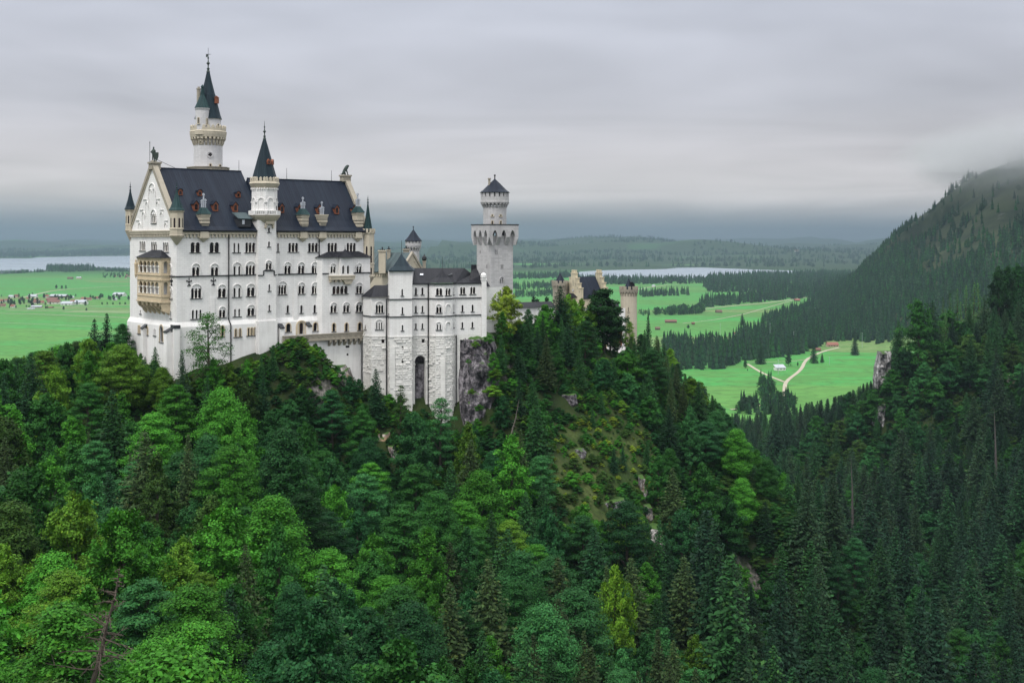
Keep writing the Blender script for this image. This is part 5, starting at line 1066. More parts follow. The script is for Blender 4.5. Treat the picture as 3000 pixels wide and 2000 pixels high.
def m_ground():
    m, nt = new_mat('meadow_and_forest_floor'); g = nd(nt, 'ShaderNodeNewGeometry'); p = g.outputs['Position']
    aw = nd(nt, 'ShaderNodeAttribute', attribute_name='wood').outputs['Fac']; am = nd(nt, 'ShaderNodeAttribute', attribute_name='mount').outputs['Fac']; af = nd(nt, 'ShaderNodeAttribute', attribute_name='farwood').outputs['Fac']
    s = nd(nt, 'ShaderNodeSeparateXYZ', {0: p})
    st = comb(nt, math_(nt, 'MULTIPLY', s.outputs[0], .0007), math_(nt, 'ADD', math_(nt, 'MULTIPLY', s.outputs[1], .0028), math_(nt, 'MULTIPLY', s.outputs[0], .0004)), 0)
    vo = nd(nt, 'ShaderNodeTexVoronoi', {'Vector': st, 'Scale': 2.0, 'Randomness': .9})
    par = nd(nt, 'ShaderNodeSeparateColor', {0: vo.outputs['Color']}).outputs[0]
    n1 = nd(nt, 'ShaderNodeTexNoise', {'Vector': p, 'Scale': .012, 'Detail': 6, 'Roughness': .6}).outputs[0]
    n2 = nd(nt, 'ShaderNodeTexNoise', {'Vector': comb(nt, math_(nt, 'MULTIPLY', s.outputs[0], .25), s.outputs[1], 0), 'Scale': .03, 'Detail': 5}).outputs[0]
    gr = ramp(nt, par, [(0, (.036, .27, .060)), (.3, (.026, .29, .062)), (.5, (.050, .235, .05)), (.68, (.085, .25, .055)), (.82, (.06, .19, .05)), (.92, (.16, .21, .09))], 'CONSTANT')
    f = ramp(nt, math_(nt, 'ADD', math_(nt, 'MULTIPLY', n1, .5), math_(nt, 'MULTIPLY', n2, .5)), [(.36, 0), (.64, 1.0)])
    gr = mix(nt, math_(nt, 'MULTIPLY', f, .5), gr, (.085, .165, .042))
    n5 = nd(nt, 'ShaderNodeTexNoise', {'Vector': comb(nt, math_(nt, 'MULTIPLY', s.outputs[0], .18), s.outputs[1], 0), 'Scale': .22, 'Detail': 6, 'Roughness': .7}).outputs[0]
    gr = mix(nt, ramp(nt, n5, [(.42, 0), (.64, .75)]), gr, (.115, .25, .06))
    gr = mix(nt, ramp(nt, nd(nt, 'ShaderNodeTexNoise', {'Vector': p, 'Scale': .06, 'Detail': 7, 'Roughness': .65}).outputs[0], [(.48, 0), (.66, .7)]), gr, (.045, .11, .028))
    n3 = nd(nt, 'ShaderNodeTexNoise', {'Vector': p, 'Scale': .12, 'Detail': 8, 'Roughness': .65}).outputs[0]
    gr = mix(nt, ramp(nt, n2, [(.47, 0), (.58, .5)]), gr, (.07, .165, .04))
    n4 = nd(nt, 'ShaderNodeTexNoise', {'Vector': p, 'Scale': .9, 'Detail': 6, 'Roughness': .7}).outputs[0]
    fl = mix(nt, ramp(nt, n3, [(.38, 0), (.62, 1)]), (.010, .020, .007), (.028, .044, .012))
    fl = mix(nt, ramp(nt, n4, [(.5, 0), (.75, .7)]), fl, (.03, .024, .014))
    nz = nd(nt, 'ShaderNodeSeparateXYZ', {0: g.outputs['Normal']}).outputs[2]
    rk = mix(nt, ramp(nt, n4, [(.38, 0), (.62, 1)]), (.03, .028, .027), (.24, .22, .20))
    fl = mix(nt, ramp(nt, math_(nt, 'ADD', nz, math_(nt, 'MULTIPLY', math_(nt, 'SUBTRACT', n3, .5), .5)), [(.40, .9), (.52, 0)]), fl, rk)
    mo = mix(nt, ramp(nt, n1, [(.4, 0), (.6, 1)]), (.018, .028, .015), (.044, .056, .027))
    mo = mix(nt, ramp(nt, math_(nt, 'ADD', nd(nt, 'ShaderNodeTexNoise', {'Vector': p, 'Scale': .02, 'Detail': 8, 'Roughness': .7}).outputs[0], 0), [(.62, 0), (.70, .6)]), mo, (.14, .13, .125))
    ms = mix(nt, ramp(nt, n3, [(.4, 0), (.62, 1)]), (.040, .070, .018), (.085, .105, .034))
    fl = mix(nt, math_(nt, 'MULTIPLY', nd(nt, 'ShaderNodeAttribute', attribute_name='moss').outputs['Fac'], ramp(nt, n4, [(.35, 1), (.62, .35)])), fl, ms)
    fl = mix(nt, am, fl, mo)
    fw = mix(nt, n3, (.012, .03, .012), (.035, .06, .02))
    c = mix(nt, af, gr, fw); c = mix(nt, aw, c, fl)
    finish(nt, surf(nt, c, .95, n4, .4, .3, spec=.1)); return m
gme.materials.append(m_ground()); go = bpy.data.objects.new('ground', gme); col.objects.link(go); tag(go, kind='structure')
# lakes
def m_water():
    m, nt = new_mat('lake_water'); g = nd(nt, 'ShaderNodeNewGeometry')
    s = nd(nt, 'ShaderNodeSeparateXYZ', {0: g.outputs['Position']})
    n1 = nd(nt, 'ShaderNodeTexNoise', {'Vector': comb(nt, math_(nt, 'MULTIPLY', s.outputs[0], .001), math_(nt, 'MULTIPLY', s.outputs[1], .004), 0), 'Scale': 1.0, 'Detail': 4}).outputs[0]
    c = mix(nt, n1, (.20, .25, .30), (.32, .36, .42))
    finish(nt, surf(nt, c, .25, spec=.5)); return m
M['water'] = m_water()
def onplain(px, py, z=0.0): D = (H - z) * F / (py - HY); return (px - HX) / F * D, D
def lake(pts, z):
    mb = MB(); v = [onplain(px, py, z) for px, py in pts]; t = tessellate_polygon([[Vector((x, y, 0)) for x, y in v]])
    mb.add([(x, y, z) for x, y in v], t); return tag(mb.build('lake', M['water']), kind='structure')
lake([(-400, 752), (-60, 757), (40, 757), (90, 757), (110, 754), (200, 752), (300, 750.5), (420, 749), (560, 748.5), (560, 793), (430, 795), (380, 792), (300, 788), (250, 790), (140, 791), (80, 796), (20, 800), (-100, 806), (-400, 815)], 3.0)
lake([(1690, 797), (1740, 793), (1800, 791), (1850, 789.5), (1900, 789), (1950, 788), (1985, 784.5), (2060, 783.5), (2120, 786), (2200, 789), (2300, 792), (2450, 795), (2600, 797), (2600, 806), (2400, 803), (2300, 801), (2150, 807), (2080, 815), (2000, 817), (1900, 815), (1820, 816), (1760, 815), (1720, 812), (1660, 806)], 2.0)
# paths across the meadows
def m_path():
    return m_plain('pale_gravel', (.36, .33, .25), .95, .35, .15)
M['path'] = m_path()
def path(pts, wd, dz=.25):
    mb = MB(); q = []
    pts = [onplain(*p) for p in pts]
    for (x0, y0), (x1, y1) in zip(pts, pts[1:]):
        n = max(2, int(math.hypot(x1 - x0, y1 - y0) / 20)); q += [(x0 + (x1 - x0) * i / n, y0 + (y1 - y0) * i / n) for i in range(n)]
    q.append(pts[-1]); q = [Vector(p) for p in q]
    for _ in range(3): q = [q[0]] + [(q[i - 1] + q[i] * 2 + q[i + 1]) / 4 for i in range(1, len(q) - 1)] + [q[-1]]
    vs = []; n = len(q)
    for i, p in enumerate(q):
        d = (q[min(i + 1, n - 1)] - q[max(i - 1, 0)]).normalized(); s_ = Vector((-d.y, d.x)) * wd / 2
        for e in (p + s_, p - s_): vs.append((e.x, e.y, gz(e.x, e.y) + dz))
    mb.add(vs, [(2 * i, 2 * i + 1, 2 * i + 3, 2 * i + 2) for i in range(n - 1)]); return tag(mb.build('path', M['path']), kind='structure')
path([(2190, 1066), (2230, 1092), (2270, 1108), (2298, 1119)], 4.2, .3); path([(2370, 1048), (2355, 1062), (2352, 1076), (2340, 1090), (2318, 1105), (2300, 1119), (2298, 1150), (2296, 1175)], 4.6, .35)
path([(2370, 1050), (2380, 1042), (2420, 1026), (2460, 1018)], 5, .3); path([(2140, 1200), (2190, 1194), (2240, 1186), (2290, 1175)], 3.6, .3); path([(2190, 1062), (2280, 1061), (2330, 1058), (2368, 1052)], 2.4, .3)
path([(2000, 948), (2100, 936), (2180, 920), (2280, 892), (2330, 878)], 3.5, .4); path([(2060, 905), (2140, 897), (2240, 888), (2300, 880), (2380, 868)], 9, .4); path([(1860, 850), (1900, 842), (1960, 834), (2010, 832)], 8, .5)
path([(-50, 917), (100, 920), (250, 926), (390, 932)], 6, .4); path([(-50, 906), (120, 903), (250, 897), (330, 895), (400, 893)], 9, .4); path([(70, 871), (150, 853), (200, 847), (300, 841), (400, 836)], 9, .5); path([(-50, 944), (120, 950), (280, 958)], 3, .4)

# ------------------------------------------------------------------ houses and barns on the plain
M['rred'] = m_plain('red_tiles', (.23, .095, .07), .8, .25, .4); M['rbrown'] = m_plain('brown_tiles', (.16, .075, .06), .8, .25, .4); M['rgrey'] = m_plain('grey_sheet', (.38, .40, .44), .5, .15, .2); M['hwhite'] = m_plain('white_render', (.74, .72, .68), .9, .08, .3); M['wood'] = m_plain('weathered_wood', (.13, .09, .065), .9, .25, .5); M['pink'] = m_plain('pale_pink_render', (.60, .42, .34), .9, .1, .3)
def house(name, label, cat, px, py, wpx, hpx, rpx, ang, wall, roof, group=None, depth=.6, win=0, shed=False):
    x, y = onplain(px, py); D = y; k = D / F; W = wpx * k; dp = W * depth; hw, hr = hpx * k, rpx * k; z0 = gz(x, y) - .3
    t = thing(name, label, cat, (x, y, z0), group); s_ = Vector((math.cos(ang), math.sin(ang))); o = Vector((x, y)) - s_ * W / 2
    f = Fac(o, o + s_ * W); mb = MB(); f.box(mb, 0, W, z0, z0 + hw, -dp, 0)
    if not shed:
        for a0, a1 in ((0, .02), (W - .02, W)): mb.extrude([f.pt(a0, z0 + hw, 0), f.pt(a0, z0 + hw + hr, -dp / 2), f.pt(a0, z0 + hw, -dp)], Vector((s_.x, s_.y, 0)) * (a1 - a0))
    mb.build('wall', wall, t); mb = MB(); S3 = Vector((s_.x, s_.y, 0)) * (W * 1.06); e = W * .03
    if shed: mb.extrude([f.pt(-e, z0 + hw + .05, .8), f.pt(-e, z0 + hw + hr + .05, -dp - .8), f.pt(-e, z0 + hw + hr + .4, -dp - .8), f.pt(-e, z0 + hw + .4, .8)], S3)
    else: mb.extrude([f.pt(-e, z0 + hw - .3, .9), f.pt(-e, z0 + hw + hr, -dp / 2), f.pt(-e, z0 + hw - .3, -dp - .9), f.pt(-e, z0 + hw + .15, -dp - .9), f.pt(-e, z0 + hw + hr + .5, -dp / 2), f.pt(-e, z0 + hw + .15, .9)], S3)
    mb.build('roof', roof, t)
    for i in range(win):
        mb = MB(); a = W * (i + .5) / win; f.box(mb, a - W * .05 / max(1, win / 5), a + W * .05 / max(1, win / 5), z0 + hw * .35, z0 + hw * .7, -.1, .05); mb.build('window', M['pane'], t)
    return t
M['dry'] = m_plain('dry_grass', (.15, .22, .09), .95, .3, .05)
for q_, w_ in (([(200, 912), (300, 912.5), (400, 915)], 75), ([(20, 909), (200, 910)], 30)): tag(path(q_, w_, .22), kind='structure').data.materials[0] = M['dry']
vg = 'houses of the village on the left plain'
Vl = [(6, 886, 14, 4, 5, 'rred', 'hwhite'), (20, 884, 12, 4, 4, 'rred', 'hwhite'), (8, 899, 14, 4, 5, 'rbrown', 'pink'), (36, 901, 13, 4, 5, 'rred', 'hwhite'), (31, 873, 13, 4, 4, 'rgrey', 'hwhite'), (47, 872, 13, 5, 4, 'rbrown', 'pink'), (60, 880, 10, 3, 3, 'rred', 'hwhite'),
      (93, 873, 24, 5, 5, 'rgrey', 'hwhite'), (82, 877, 9, 3, 3, 'rred', 'pink'), (105, 884, 16, 3, 5, 'rred', 'hwhite'), (103, 890, 16, 4, 5, 'rbrown', 'hwhite'), (122, 889, 12, 4, 4, 'rred', 'pink'), (135, 872, 14, 4, 4, 'rred', 'hwhite'), (168, 872, 46, 5, 4, 'rgrey', 'wood'), (150, 881, 32, 3, 6, 'rbrown', 'wood'),
      (156, 890, 34, 5, 6, 'rbrown', 'hwhite'), (193, 894, 34, 5, 6, 'rgrey', 'hwhite'), (213, 890, 16, 5, 6, 'rred', 'pink'), (233, 892, 34, 7, 6, 'rgrey', 'hwhite'), (210, 874, 12, 3, 3, 'rgrey', 'hwhite'), (243, 879, 16, 4, 4, 'rred', 'hwhite'), (258, 880, 18, 4, 4, 'rbrown', 'pink'), (283, 877, 12, 4, 4, 'rred', 'hwhite'), (345, 868, 34, 6, 5, 'rgrey', 'hwhite'), (335, 880, 12, 4, 3, 'rgrey', 'hwhite'),
      (106, 901, 29, 3, 3, 'rgrey', 'wood'), (90, 906, 20, 2, 1.5, 'rgrey', 'hwhite'), (143, 902, 20, 2, 2, 'rbrown', 'wood')]
cn = {'rred': 'red', 'rbrown': 'brown', 'rgrey': 'grey'}; wn_ = {'hwhite': 'white', 'pink': 'pinkish', 'wood': 'wooden'}
for i, (px, py, wd, hh, rr, rc_, wc) in enumerate(Vl):
    side = ('at the far left edge of the village' if px < 40 else 'in the left half of the village' if px < 130 else 'in the middle of the village' if px < 215 else 'at the castle end of the village'); row = 'front row' if py > 886 else 'back row'
    size = 'long' if wd > 26 else 'small'
    house('village_house', f'{size} {wn_[wc]} house with {cn[rc_]} roof, {row} {side}', 'house', px, py, wd, hh, rr, R(random.uniform(-14, 14)), M[wc], M[rc_], vg, win=3 if wd > 20 else 0)
fg = 'houses of the far village by the left lake'
for i in range(16):
    px = 322 + random.random() * 66; py = 806 + random.random() * 10
    house('far_house', 'tiny red roofed house of the far village by the lake left of the palace', 'house', px, py, random.uniform(4, 7), 1.6, 2.2, R(random.uniform(-30, 30)), M['hwhite'], M[random.choice(['rred', 'rred', 'rbrown'])], fg)
house('field_barn', 'dark barn alone in the field above the village, left of its pink neighbour', 'barn', 204, 817.5, 15, 3, 3, 0, M['wood'], M['wood']); house('field_barn', 'pink walled barn alone in the field above the village', 'barn', 230, 816.5, 13, 3, 2.6, 0, M['pink'], M['rgrey'])
house('hay_barn', 'long brown barn with red roof patch in the bright meadow right of the gate tower', 'barn', 1966, 946, 33, 5, 4, R(-3), M['wood'], M['rbrown']); house('hay_barn', 'small square brown barn beside the diagonal meadow track', 'barn', 2031, 951, 9, 4, 3, 0, M['wood'], M['rbrown'])
house('hay_barn', 'grey gabled barn in the upper meadow below the dark forest edge', 'barn', 2108, 916, 17, 3, 6, R(10), M['wood'], M['wood'], depth=.8); house('hay_barn', 'dark barn at the meadow edge close to the gate tower', 'barn', 1927, 967, 14, 5, 4, 0, M['wood'], M['wood'])
house('farmhouse', 'farm with bright red roof at the foot of the wooded mountain', 'house', 2337, 882, 16, 3, 4, R(8), M['wood'], M['rred'])
house('farmhouse', 'red roofed house between the conifers above the forked path', 'house', 2441, 1016, 32, 6, 7, R(4), M['pink'], M['rred'], win=4); house('farmhouse', 'dark red roofed shed half hidden behind a spruce by the forked path', 'house', 2398, 1028, 14, 4, 5, 0, M['wood'], M['rbrown'])
house('farmhouse', 'small house with red roof beyond the conifer belt', 'house', 2154, 983, 9, 5, 4, 0, M['hwhite'], M['rred'])
house('meadow_hut', 'white and dark hut with a sloping grey roof between the path arms', 'hut', 2288, 1085, 30, 8, 8, R(12), M['hwhite'], M['rgrey'], win=3, shed=True)
hx = onplain(2062, 1008)
house('long_building', 'long white building with grey roof behind the conifer belt', 'building', 2062, 1010, 34, 10, 4, R(-3), M['hwhite'], M['rgrey'], win=8); house('long_building', 'white building with grey roof partly covered by spruces left of the long one', 'building', 1996, 1012, 26, 11, 5, 0, M['hwhite'], M['rgrey'], win=6)
house('field_hut', 'tiny hut on the pale lane beyond the right lake shore meadow', 'hut', 1915, 840, 9, 3, 3, 0, M['hwhite'], M['rgrey'])
house('far_church', 'tiny white church on the far slope beyond the right lake', 'church', 2334, 758, 9, 3, 3, 0, M['hwhite'], M['rred'])
# lamp posts of the ski slope
lg = 'slim lamp masts across the right meadow'
for px, py, h in ((2325, 1014, 42), (2256, 1008, 60), (2388, 932, 30), (2526, 1018, 42), (2280, 1095, 40), (2110, 985, 36), (2430, 1068, 22)):
    x, y = onplain(px, py); k = y / F; mb = MB(); z = gz(x, y); mb.cyl((x, y, z - .5), (x, y, z + h * k), .25, .14, 6); mb.obox((x - .9, y - .2, z + h * k), (1.8, 0, 0), (0, .4, 0), (0, 0, .35))
    tag(mb.build('lamp_mast', M['rgrey']), 'slim grey lamp mast with a crossbar in the meadow below the mountain', 'lamp mast', lg)

# ------------------------------------------------------------------ haze and mountain cloud
def vol(name, mb, dens, colr, smooth=False):
    m, nt = new_mat(name + '_volume'); v = nd(nt, 'ShaderNodeVolumePrincipled', {'Color': (*colr, 1), 'Density': dens, 'Anisotropy': 0.0})
    nt.links.new(v.outputs[0], nd(nt, 'ShaderNodeOutputMaterial').inputs['Volume']); o = mb.build(name, m, None, smooth); return tag(o, kind='stuff')
HAZE = 7.0e-5
mb = MB(); mb.obox((-18000, -200, -4), (36000, 0, 0), (0, 31000, 0), (0, 0, 424)); vol('haze', mb, HAZE, (.245, .315, .395))
def cloud(px, py, D, rx, ry, rz, dens, seed):
    c = P(px, py, D); mb = MB(); mb.blob((0, 0, 0), (1, 1, 1), 24, 12)
    me = bpy.data.meshes.new('mountain_cloud'); me.from_pydata(mb.v, [], mb.f); o = bpy.data.objects.new('mountain_cloud', me); col.objects.link(o); o.location = c; o.scale = (rx, ry, rz)
    m, nt = new_mat('mountain_cloud_volume'); tcn_ = nd(nt, 'ShaderNodeTexCoord').outputs['Object']; r2 = vmath(nt, 'DOT_PRODUCT', tcn_, tcn_)
    fall = math_(nt, 'POWER', math_(nt, 'MAXIMUM', math_(nt, 'SUBTRACT', 1.0, r2), 0.0), 1.3)
    n = nd(nt, 'ShaderNodeTexNoise', {'Vector': vmath(nt, 'ADD', vmath(nt, 'MULTIPLY', tcn_, (rx / 260, ry / 260, rz / 130)), (seed, 0, 0)), 'Scale': 1.6, 'Detail': 4, 'Roughness': .6}).outputs[0]
    d = math_(nt, 'MULTIPLY', math_(nt, 'MULTIPLY', fall, ramp(nt, n, [(.30, 0.0), (.72, 1.0)])), dens)
    v = nd(nt, 'ShaderNodeVolumePrincipled', {'Color': (.70, .70, .725, 1), 'Density': d, 'Anisotropy': 0.0}); nt.links.new(v.outputs[0], nd(nt, 'ShaderNodeOutputMaterial').inputs['Volume'])
    me.materials.append(m); tag(o, kind='stuff')
cloud(3040, 440, 2540, 250, 700, 90, .0085, 1.0); cloud(2940, 425, 2560, 200, 600, 50, .0020, 5.0); cloud(3070, 510, 2450, 210, 600, 85, .0020, 9.0)
# ------------------------------------------------------------------ trees
def m_leaf(name, trans=.3, spec=.25, var=.5):
    m, nt = new_mat(name); g = nd(nt, 'ShaderNodeNewGeometry'); oi = nd(nt, 'ShaderNodeObjectInfo')
    at = nd(nt, 'ShaderNodeAttribute', attribute_name='tint', attribute_type='INSTANCER')
    ri = g.outputs['Random Per Island']
    k = math_(nt, 'ADD', math_(nt, 'MULTIPLY', ri, var * 2), 1 - var)
    k = math_(nt, 'MULTIPLY', k, math_(nt, 'ADD', math_(nt, 'MULTIPLY', oi.outputs['Random'], .75), .62))
    c = vmath(nt, 'MULTIPLY', at.outputs['Color'], comb(nt, k, k, k))
    yl = math_(nt, 'GREATER_THAN', math_(nt, 'FRACT', math_(nt, 'MULTIPLY', ri, 57.3)), .9)
    c = mix(nt, math_(nt, 'MULTIPLY', yl, .35), c, vmath(nt, 'MULTIPLY', c, (2.4, 1.5, .8)))
    p = nd(nt, 'ShaderNodeBsdfPrincipled', {'Base Color': c, 'Roughness': .6, 'Specular IOR Level': spec})
    t = nd(nt, 'ShaderNodeBsdfTranslucent', {'Color': vmath(nt, 'MULTIPLY', c, (1.3, 1.35, .7))})
    x = nd(nt, 'ShaderNodeMixShader', {0: trans, 1: p.outputs[0], 2: t.outputs[0]}); finish(nt, x.outputs[0]); return m
M['leaf'] = m_leaf('leaves', .14, .08, .4); M['needle'] = m_leaf('needles', .06, .08, .5)
M['bark'] = m_plain('bark', (.075, .062, .05), .95, .35, 1.5, .1); M['greywood'] = m_plain('grey_dead_wood', (.085, .078, .072), .95, .3, 1.5, .1); M['deadbark'] = m_plain('dead_wood', (.15, .13, .115), .95, .3, 1.5, .1)
def quads_mesh(name, V, mats, mi=None, per=4):
    V = np.asarray(V, float).reshape(-1, 3); n = len(V) // per; me = bpy.data.meshes.new(name)
    me.vertices.add(len(V)); me.vertices.foreach_set('co', V.ravel()); me.loops.add(len(V)); me.loops.foreach_set('vertex_index', np.arange(len(V)))
    me.polygons.add(n); me.polygons.foreach_set('loop_start', np.arange(0, len(V), per)); me.update(calc_edges=True)
    for m in mats: me.materials.append(m)
    return me
def norm(v): return v / np.maximum(np.linalg.norm(v, axis=-1, keepdims=True), 1e-9)
def diamonds(c, n, size, r, asp=.62):
    """leaf-shaped quads at points c facing n"""
    N = norm(n); t = norm(np.cross(N, norm(r.normal(size=N.shape)))); b = np.cross(N, t); s = size[:, None] if np.ndim(size) else size
    return np.stack([c + t * s, c + b * s * asp, c - t * s, c - b * s * asp], 1)
def trunk_mesh(name, h, r0, limbs, mat):
    mb = MB(); mb.cyl((0, 0, -1.5), (0, 0, h * .45), r0, r0 * .7, 7, False); mb.cyl((0, 0, h * .45), (.15, .1, h * .92), r0 * .7, r0 * .12, 6, False)
    for p0, p1, r in limbs: mb.cyl(p0, p1, r, r * .25, 5, False)
    me = bpy.data.meshes.new(name); me.from_pydata([tuple(v) for v in mb.v], [], mb.f); me.materials.append(mat); return me
def broadleaf(seed, h=14.0, rad=4.6, nl=30, per=300, low=.16, size=.30, shape=1.0, sparse=1.0, layered=0.0):
    r = np.random.default_rng(seed); zc, hz = h * (1 + low) / 2, h * (1 - low) / 2
    out = []; lim = []
    for i in range(nl):
        u = r.uniform(-1, 1); az = r.uniform(0, 6.283) if i else 0; zz = -.9 + 1.84 * (i / (nl - 1)) ** .92
        q_ = (zz + 1) / 2; env = max(.05, (1 - q_ ** 2.1) ** (.8 * shape)) * (1.0 if q_ > .22 else .72)
        rr = rad * env * (r.uniform(.5, .95) if i < nl - 2 else .1)
        az = i * 2.4 + r.uniform(-.5, .5)
        c = np.array([rr * math.cos(az), rr * math.sin(az), zc + hz * zz * .92]); lr = rad * r.uniform(.20, .34) * (1.0 if zz < .5 else .85)
        lim.append(((0, 0, max(h * .1, c[2] - rr * .7 - 1)), tuple(c), .09 + .05 * r.random()))
        m = int(per * 3.1 * sparse * (lr / (rad * .32)) ** 2); size_ = size * .54
        d = norm(r.normal(size=(m, 3))); d[:, 2] = np.where(r.random(m) < .55, np.abs(d[:, 2]), d[:, 2])
        k = r.uniform(.6, 1.08, m)[:, None]; sc3 = np.array([1.15, 1.15, .62 - .25 * layered])
        p = c + d * k * lr * sc3
        cen = np.array([0, 0, zc]); n = d * .75 + norm(p - cen) * .35 + np.array([0, 0, .55 + .6 * layered]) + r.normal(size=(m, 3)) * .38
        out.append(diamonds(p, n, size_ * r.uniform(.65, 1.25, m), r))
        m2 = int(m * .3); p = c + norm(r.normal(size=(m2, 3))) * r.uniform(1.0, 1.5, (m2, 1)) * lr * sc3   # stray sprays that break the outline
        out.append(diamonds(p, r.normal(size=(m2, 3)) * .6 + np.array([0, 0, .8]), size_ * r.uniform(.5, 1.0, m2), r))
    V = np.concatenate(out); return quads_mesh('crown', V, [M['leaf']]), trunk_mesh('trunk', h, .028 * h * .8, lim[::3], M['bark'])
def bough_tree(seed, h=14.0, rad=4.6, nb=58, low=.14, size=.17, top=1.0, fill=1.0):
    """crown of separate boughs: each a chain of flat leafy sprays that rises from the trunk and droops at its end"""
    r = np.random.default_rng(seed); out = []; lim = []; ecc = r.uniform(.82, 1.0); ea = r.uniform(0, 6.28)
    for i in range(nb):
        q = (i + r.random()) / nb; zb = h * (low + (.90 - low) * q ** .9); az = i * 2.4 + r.uniform(-.5, .5); env = (1 - q ** 2.0) ** (.62 * top) * (1.0 if q > .2 else .72 + 1.4 * q)
        L = max(.7, rad * env * r.uniform(.68, 1.18)) * (ecc if abs(math.cos(az - ea)) > .7 else 1.0); el = R(14 + 58 * q ** 1.6 + r.uniform(-20, 22)); dr = np.array([math.cos(az), math.sin(az), 0]); sd = np.array([-math.sin(az), math.cos(az), 0])
        m = max(3, int(L * 2.3)); lim.append(((0, 0, max(h * .08, zb - L * .3)), tuple(dr * L * .7 * math.cos(el) + np.array([0, 0, zb + L * .6 * math.sin(el)])), .07))
        for k in range(m):
            s = .28 + .76 * (k + r.random()) / m; wv = L * .30 * math.sin(min(1, s) * 2.6) + .15
            c = dr * (s * L * math.cos(el)) + sd * r.uniform(-wv, wv) + np.array([0, 0, zb + L * math.sin(el) * s - .16 * L * s ** 2.4 + r.normal() * .34])
            cr_ = r.uniform(.34, .72); n = int(34 * fill * (cr_ / .5) ** 2 * r.uniform(.6, 1.2)); a = r.uniform(0, 6.283, n); rho = cr_ * np.sqrt(r.random(n))
            nz = norm(np.array([0, 0, 1.0]) + dr * r.uniform(.2, 1.5) + r.normal(size=3) * .5); t1 = norm(np.cross(nz, dr + np.array([.01, .02, 0]))); t2 = np.cross(nz, t1)
            p = c + t1 * (rho * np.cos(a))[:, None] + t2 * (rho * np.sin(a))[:, None] * .85 + nz * (r.normal(size=n) * .17 - .35 * rho ** 2)[:, None]
            out.append(diamonds(p, nz + r.normal(size=(n, 3)) * .42, size * r.uniform(.65, 1.3, n), r))
    V = np.concatenate(out); return quads_mesh('crown', V, [M['leaf']]), trunk_mesh('trunk', h, .022 * h, lim[::3], M['bark'])
def spruce(seed, h=20.0, rad=3.0, step=.55, size=.36, low=.07, droop=.32, sparse=1.0, wh=8, mat='needle', power=.8):
    r = np.random.default_rng(seed); C, N, S = [], [], []; z = h * low; lim = []
    while z < h * .985:
        t = (z / h - low) / (1 - low); L = rad * (1 - t) ** power * (1.0 if t > .1 else .75 + 2.5 * t) + .12; nb = max(4, int(wh * (.6 + .4 * (1 - t))))
        a0 = r.uniform(0, 6.28)
        for k in range(nb):
            if r.random() > sparse: continue
            a = a0 + 6.283 * k / nb + r.uniform(-.3, .3); l = L * r.uniform(.62, 1.12); m = max(2, int(l / .27)); s = (np.arange(m) + r.random(m)) / m
            zz = z + .10 * l - droop * l * 1.2 * s + .25 * l * s ** 3 * droop * 2
            dr = np.array([math.cos(a), math.sin(a), 0]); sd = np.array([-math.sin(a), math.cos(a), 0]); base = dr * (s * l)[:, None] + np.array([0, 0, 1]) * zz[:, None]
            wv = (.30 + .16 * l) * (1 - s * .75)
            for sg in (-1, 1):
                C.append(base + sd * (sg * wv * r.uniform(.2, .95, m))[:, None] + r.normal(size=(m, 3)) * .05 - np.array([0, 0, .10]))
                N.append(sd * sg * .75 + np.array([0, 0, .75]) + dr * .35 + r.normal(size=(m, 3)) * .25); S.append(size * (.6 + .5 * (1 - t)) * r.uniform(.7, 1.25, m))
            if k == 0 and t < .6: lim.append(((0, 0, z), tuple(dr * l * .8 + np.array([0, 0, z - l * .25])), .05))
        z += step * (.55 + .6 * (1 - t)) * r.uniform(.85, 1.15)
    C, N, S = np.concatenate(C), np.concatenate(N), np.concatenate(S)
    C = np.concatenate([C, np.array([[0, 0, h * .985], [0, 0, h * .96]])]); N = np.concatenate([N, np.array([[1, 0, .1], [0, 1, .1]])]); S = np.concatenate([S, np.array([.22, .25])])
    return quads_mesh('crown', diamonds(C, N, S, r, .5), [M[mat]]), trunk_mesh('trunk', h, .013 * h, lim[:14], M['bark'])
BL = [broadleaf(s, 14, rad * .95, int(nl * 1.75), int(per * .62), low, sz, sh) for s, rad, nl, per, low, sz, sh in ((1, 4.9, 34, 340, .12, .30, 1.0), (2, 4.4, 32, 330, .14, .30, 1.2), (3, 5.2, 38, 330, .12, .31, .9), (4, 4.0, 30, 330, .10, .29, 1.1), (5, 4.7, 36, 330, .16, .30, 1.0), (6, 3.6, 28, 330, .12, .28, 1.2), (7, 5.4, 40, 320, .14, .31, 1.0))]
BL = [bough_tree(101, 14, 4.9, 64), bough_tree(102, 14, 4.3, 58, .12, .165, 1.2), bough_tree(103, 14, 5.2, 70, .12, .17, .85), bough_tree(104, 14, 4.0, 54, .10, .16, 1.1), bough_tree(105, 14, 4.6, 60, .16, .17, 1.0, 1.15), bough_tree(106, 14, 3.6, 50, .10, .155, 1.3), bough_tree(107, 14, 5.0, 66, .14, .17, .7)] + BL[:2]
BLL = [broadleaf(31, 14, 4.6, 44, 210, .12, .27, .8, 1.0, .8), broadleaf(32, 14, 3.9, 40, 210, .1, .27, .8, 1.0, .8), broadleaf(33, 14, 4.3, 40, 200, .1, .27, .9, .9, 1.0)]
SP = [spruce(s, 20, rad, .56, .36, low, dr) for s, rad, low, dr in ((11, 4.0, .05, .30), (12, 3.6, .04, .36), (13, 4.5, .06, .28), (14, 3.1, .05, .40), (15, 3.9, .08, .34), (16, 4.8, .04, .30))]
LA = [spruce(41, 20, 2.5, .7, .34, .12, .15, .85, 6), spruce(42, 20, 2.2, .75, .34, .14, .15, .8, 6)]
SB_ = [broadleaf(s, 4.0, 2.1, 14, 210, .02, .21, .9) for s in (51, 52, 53)]
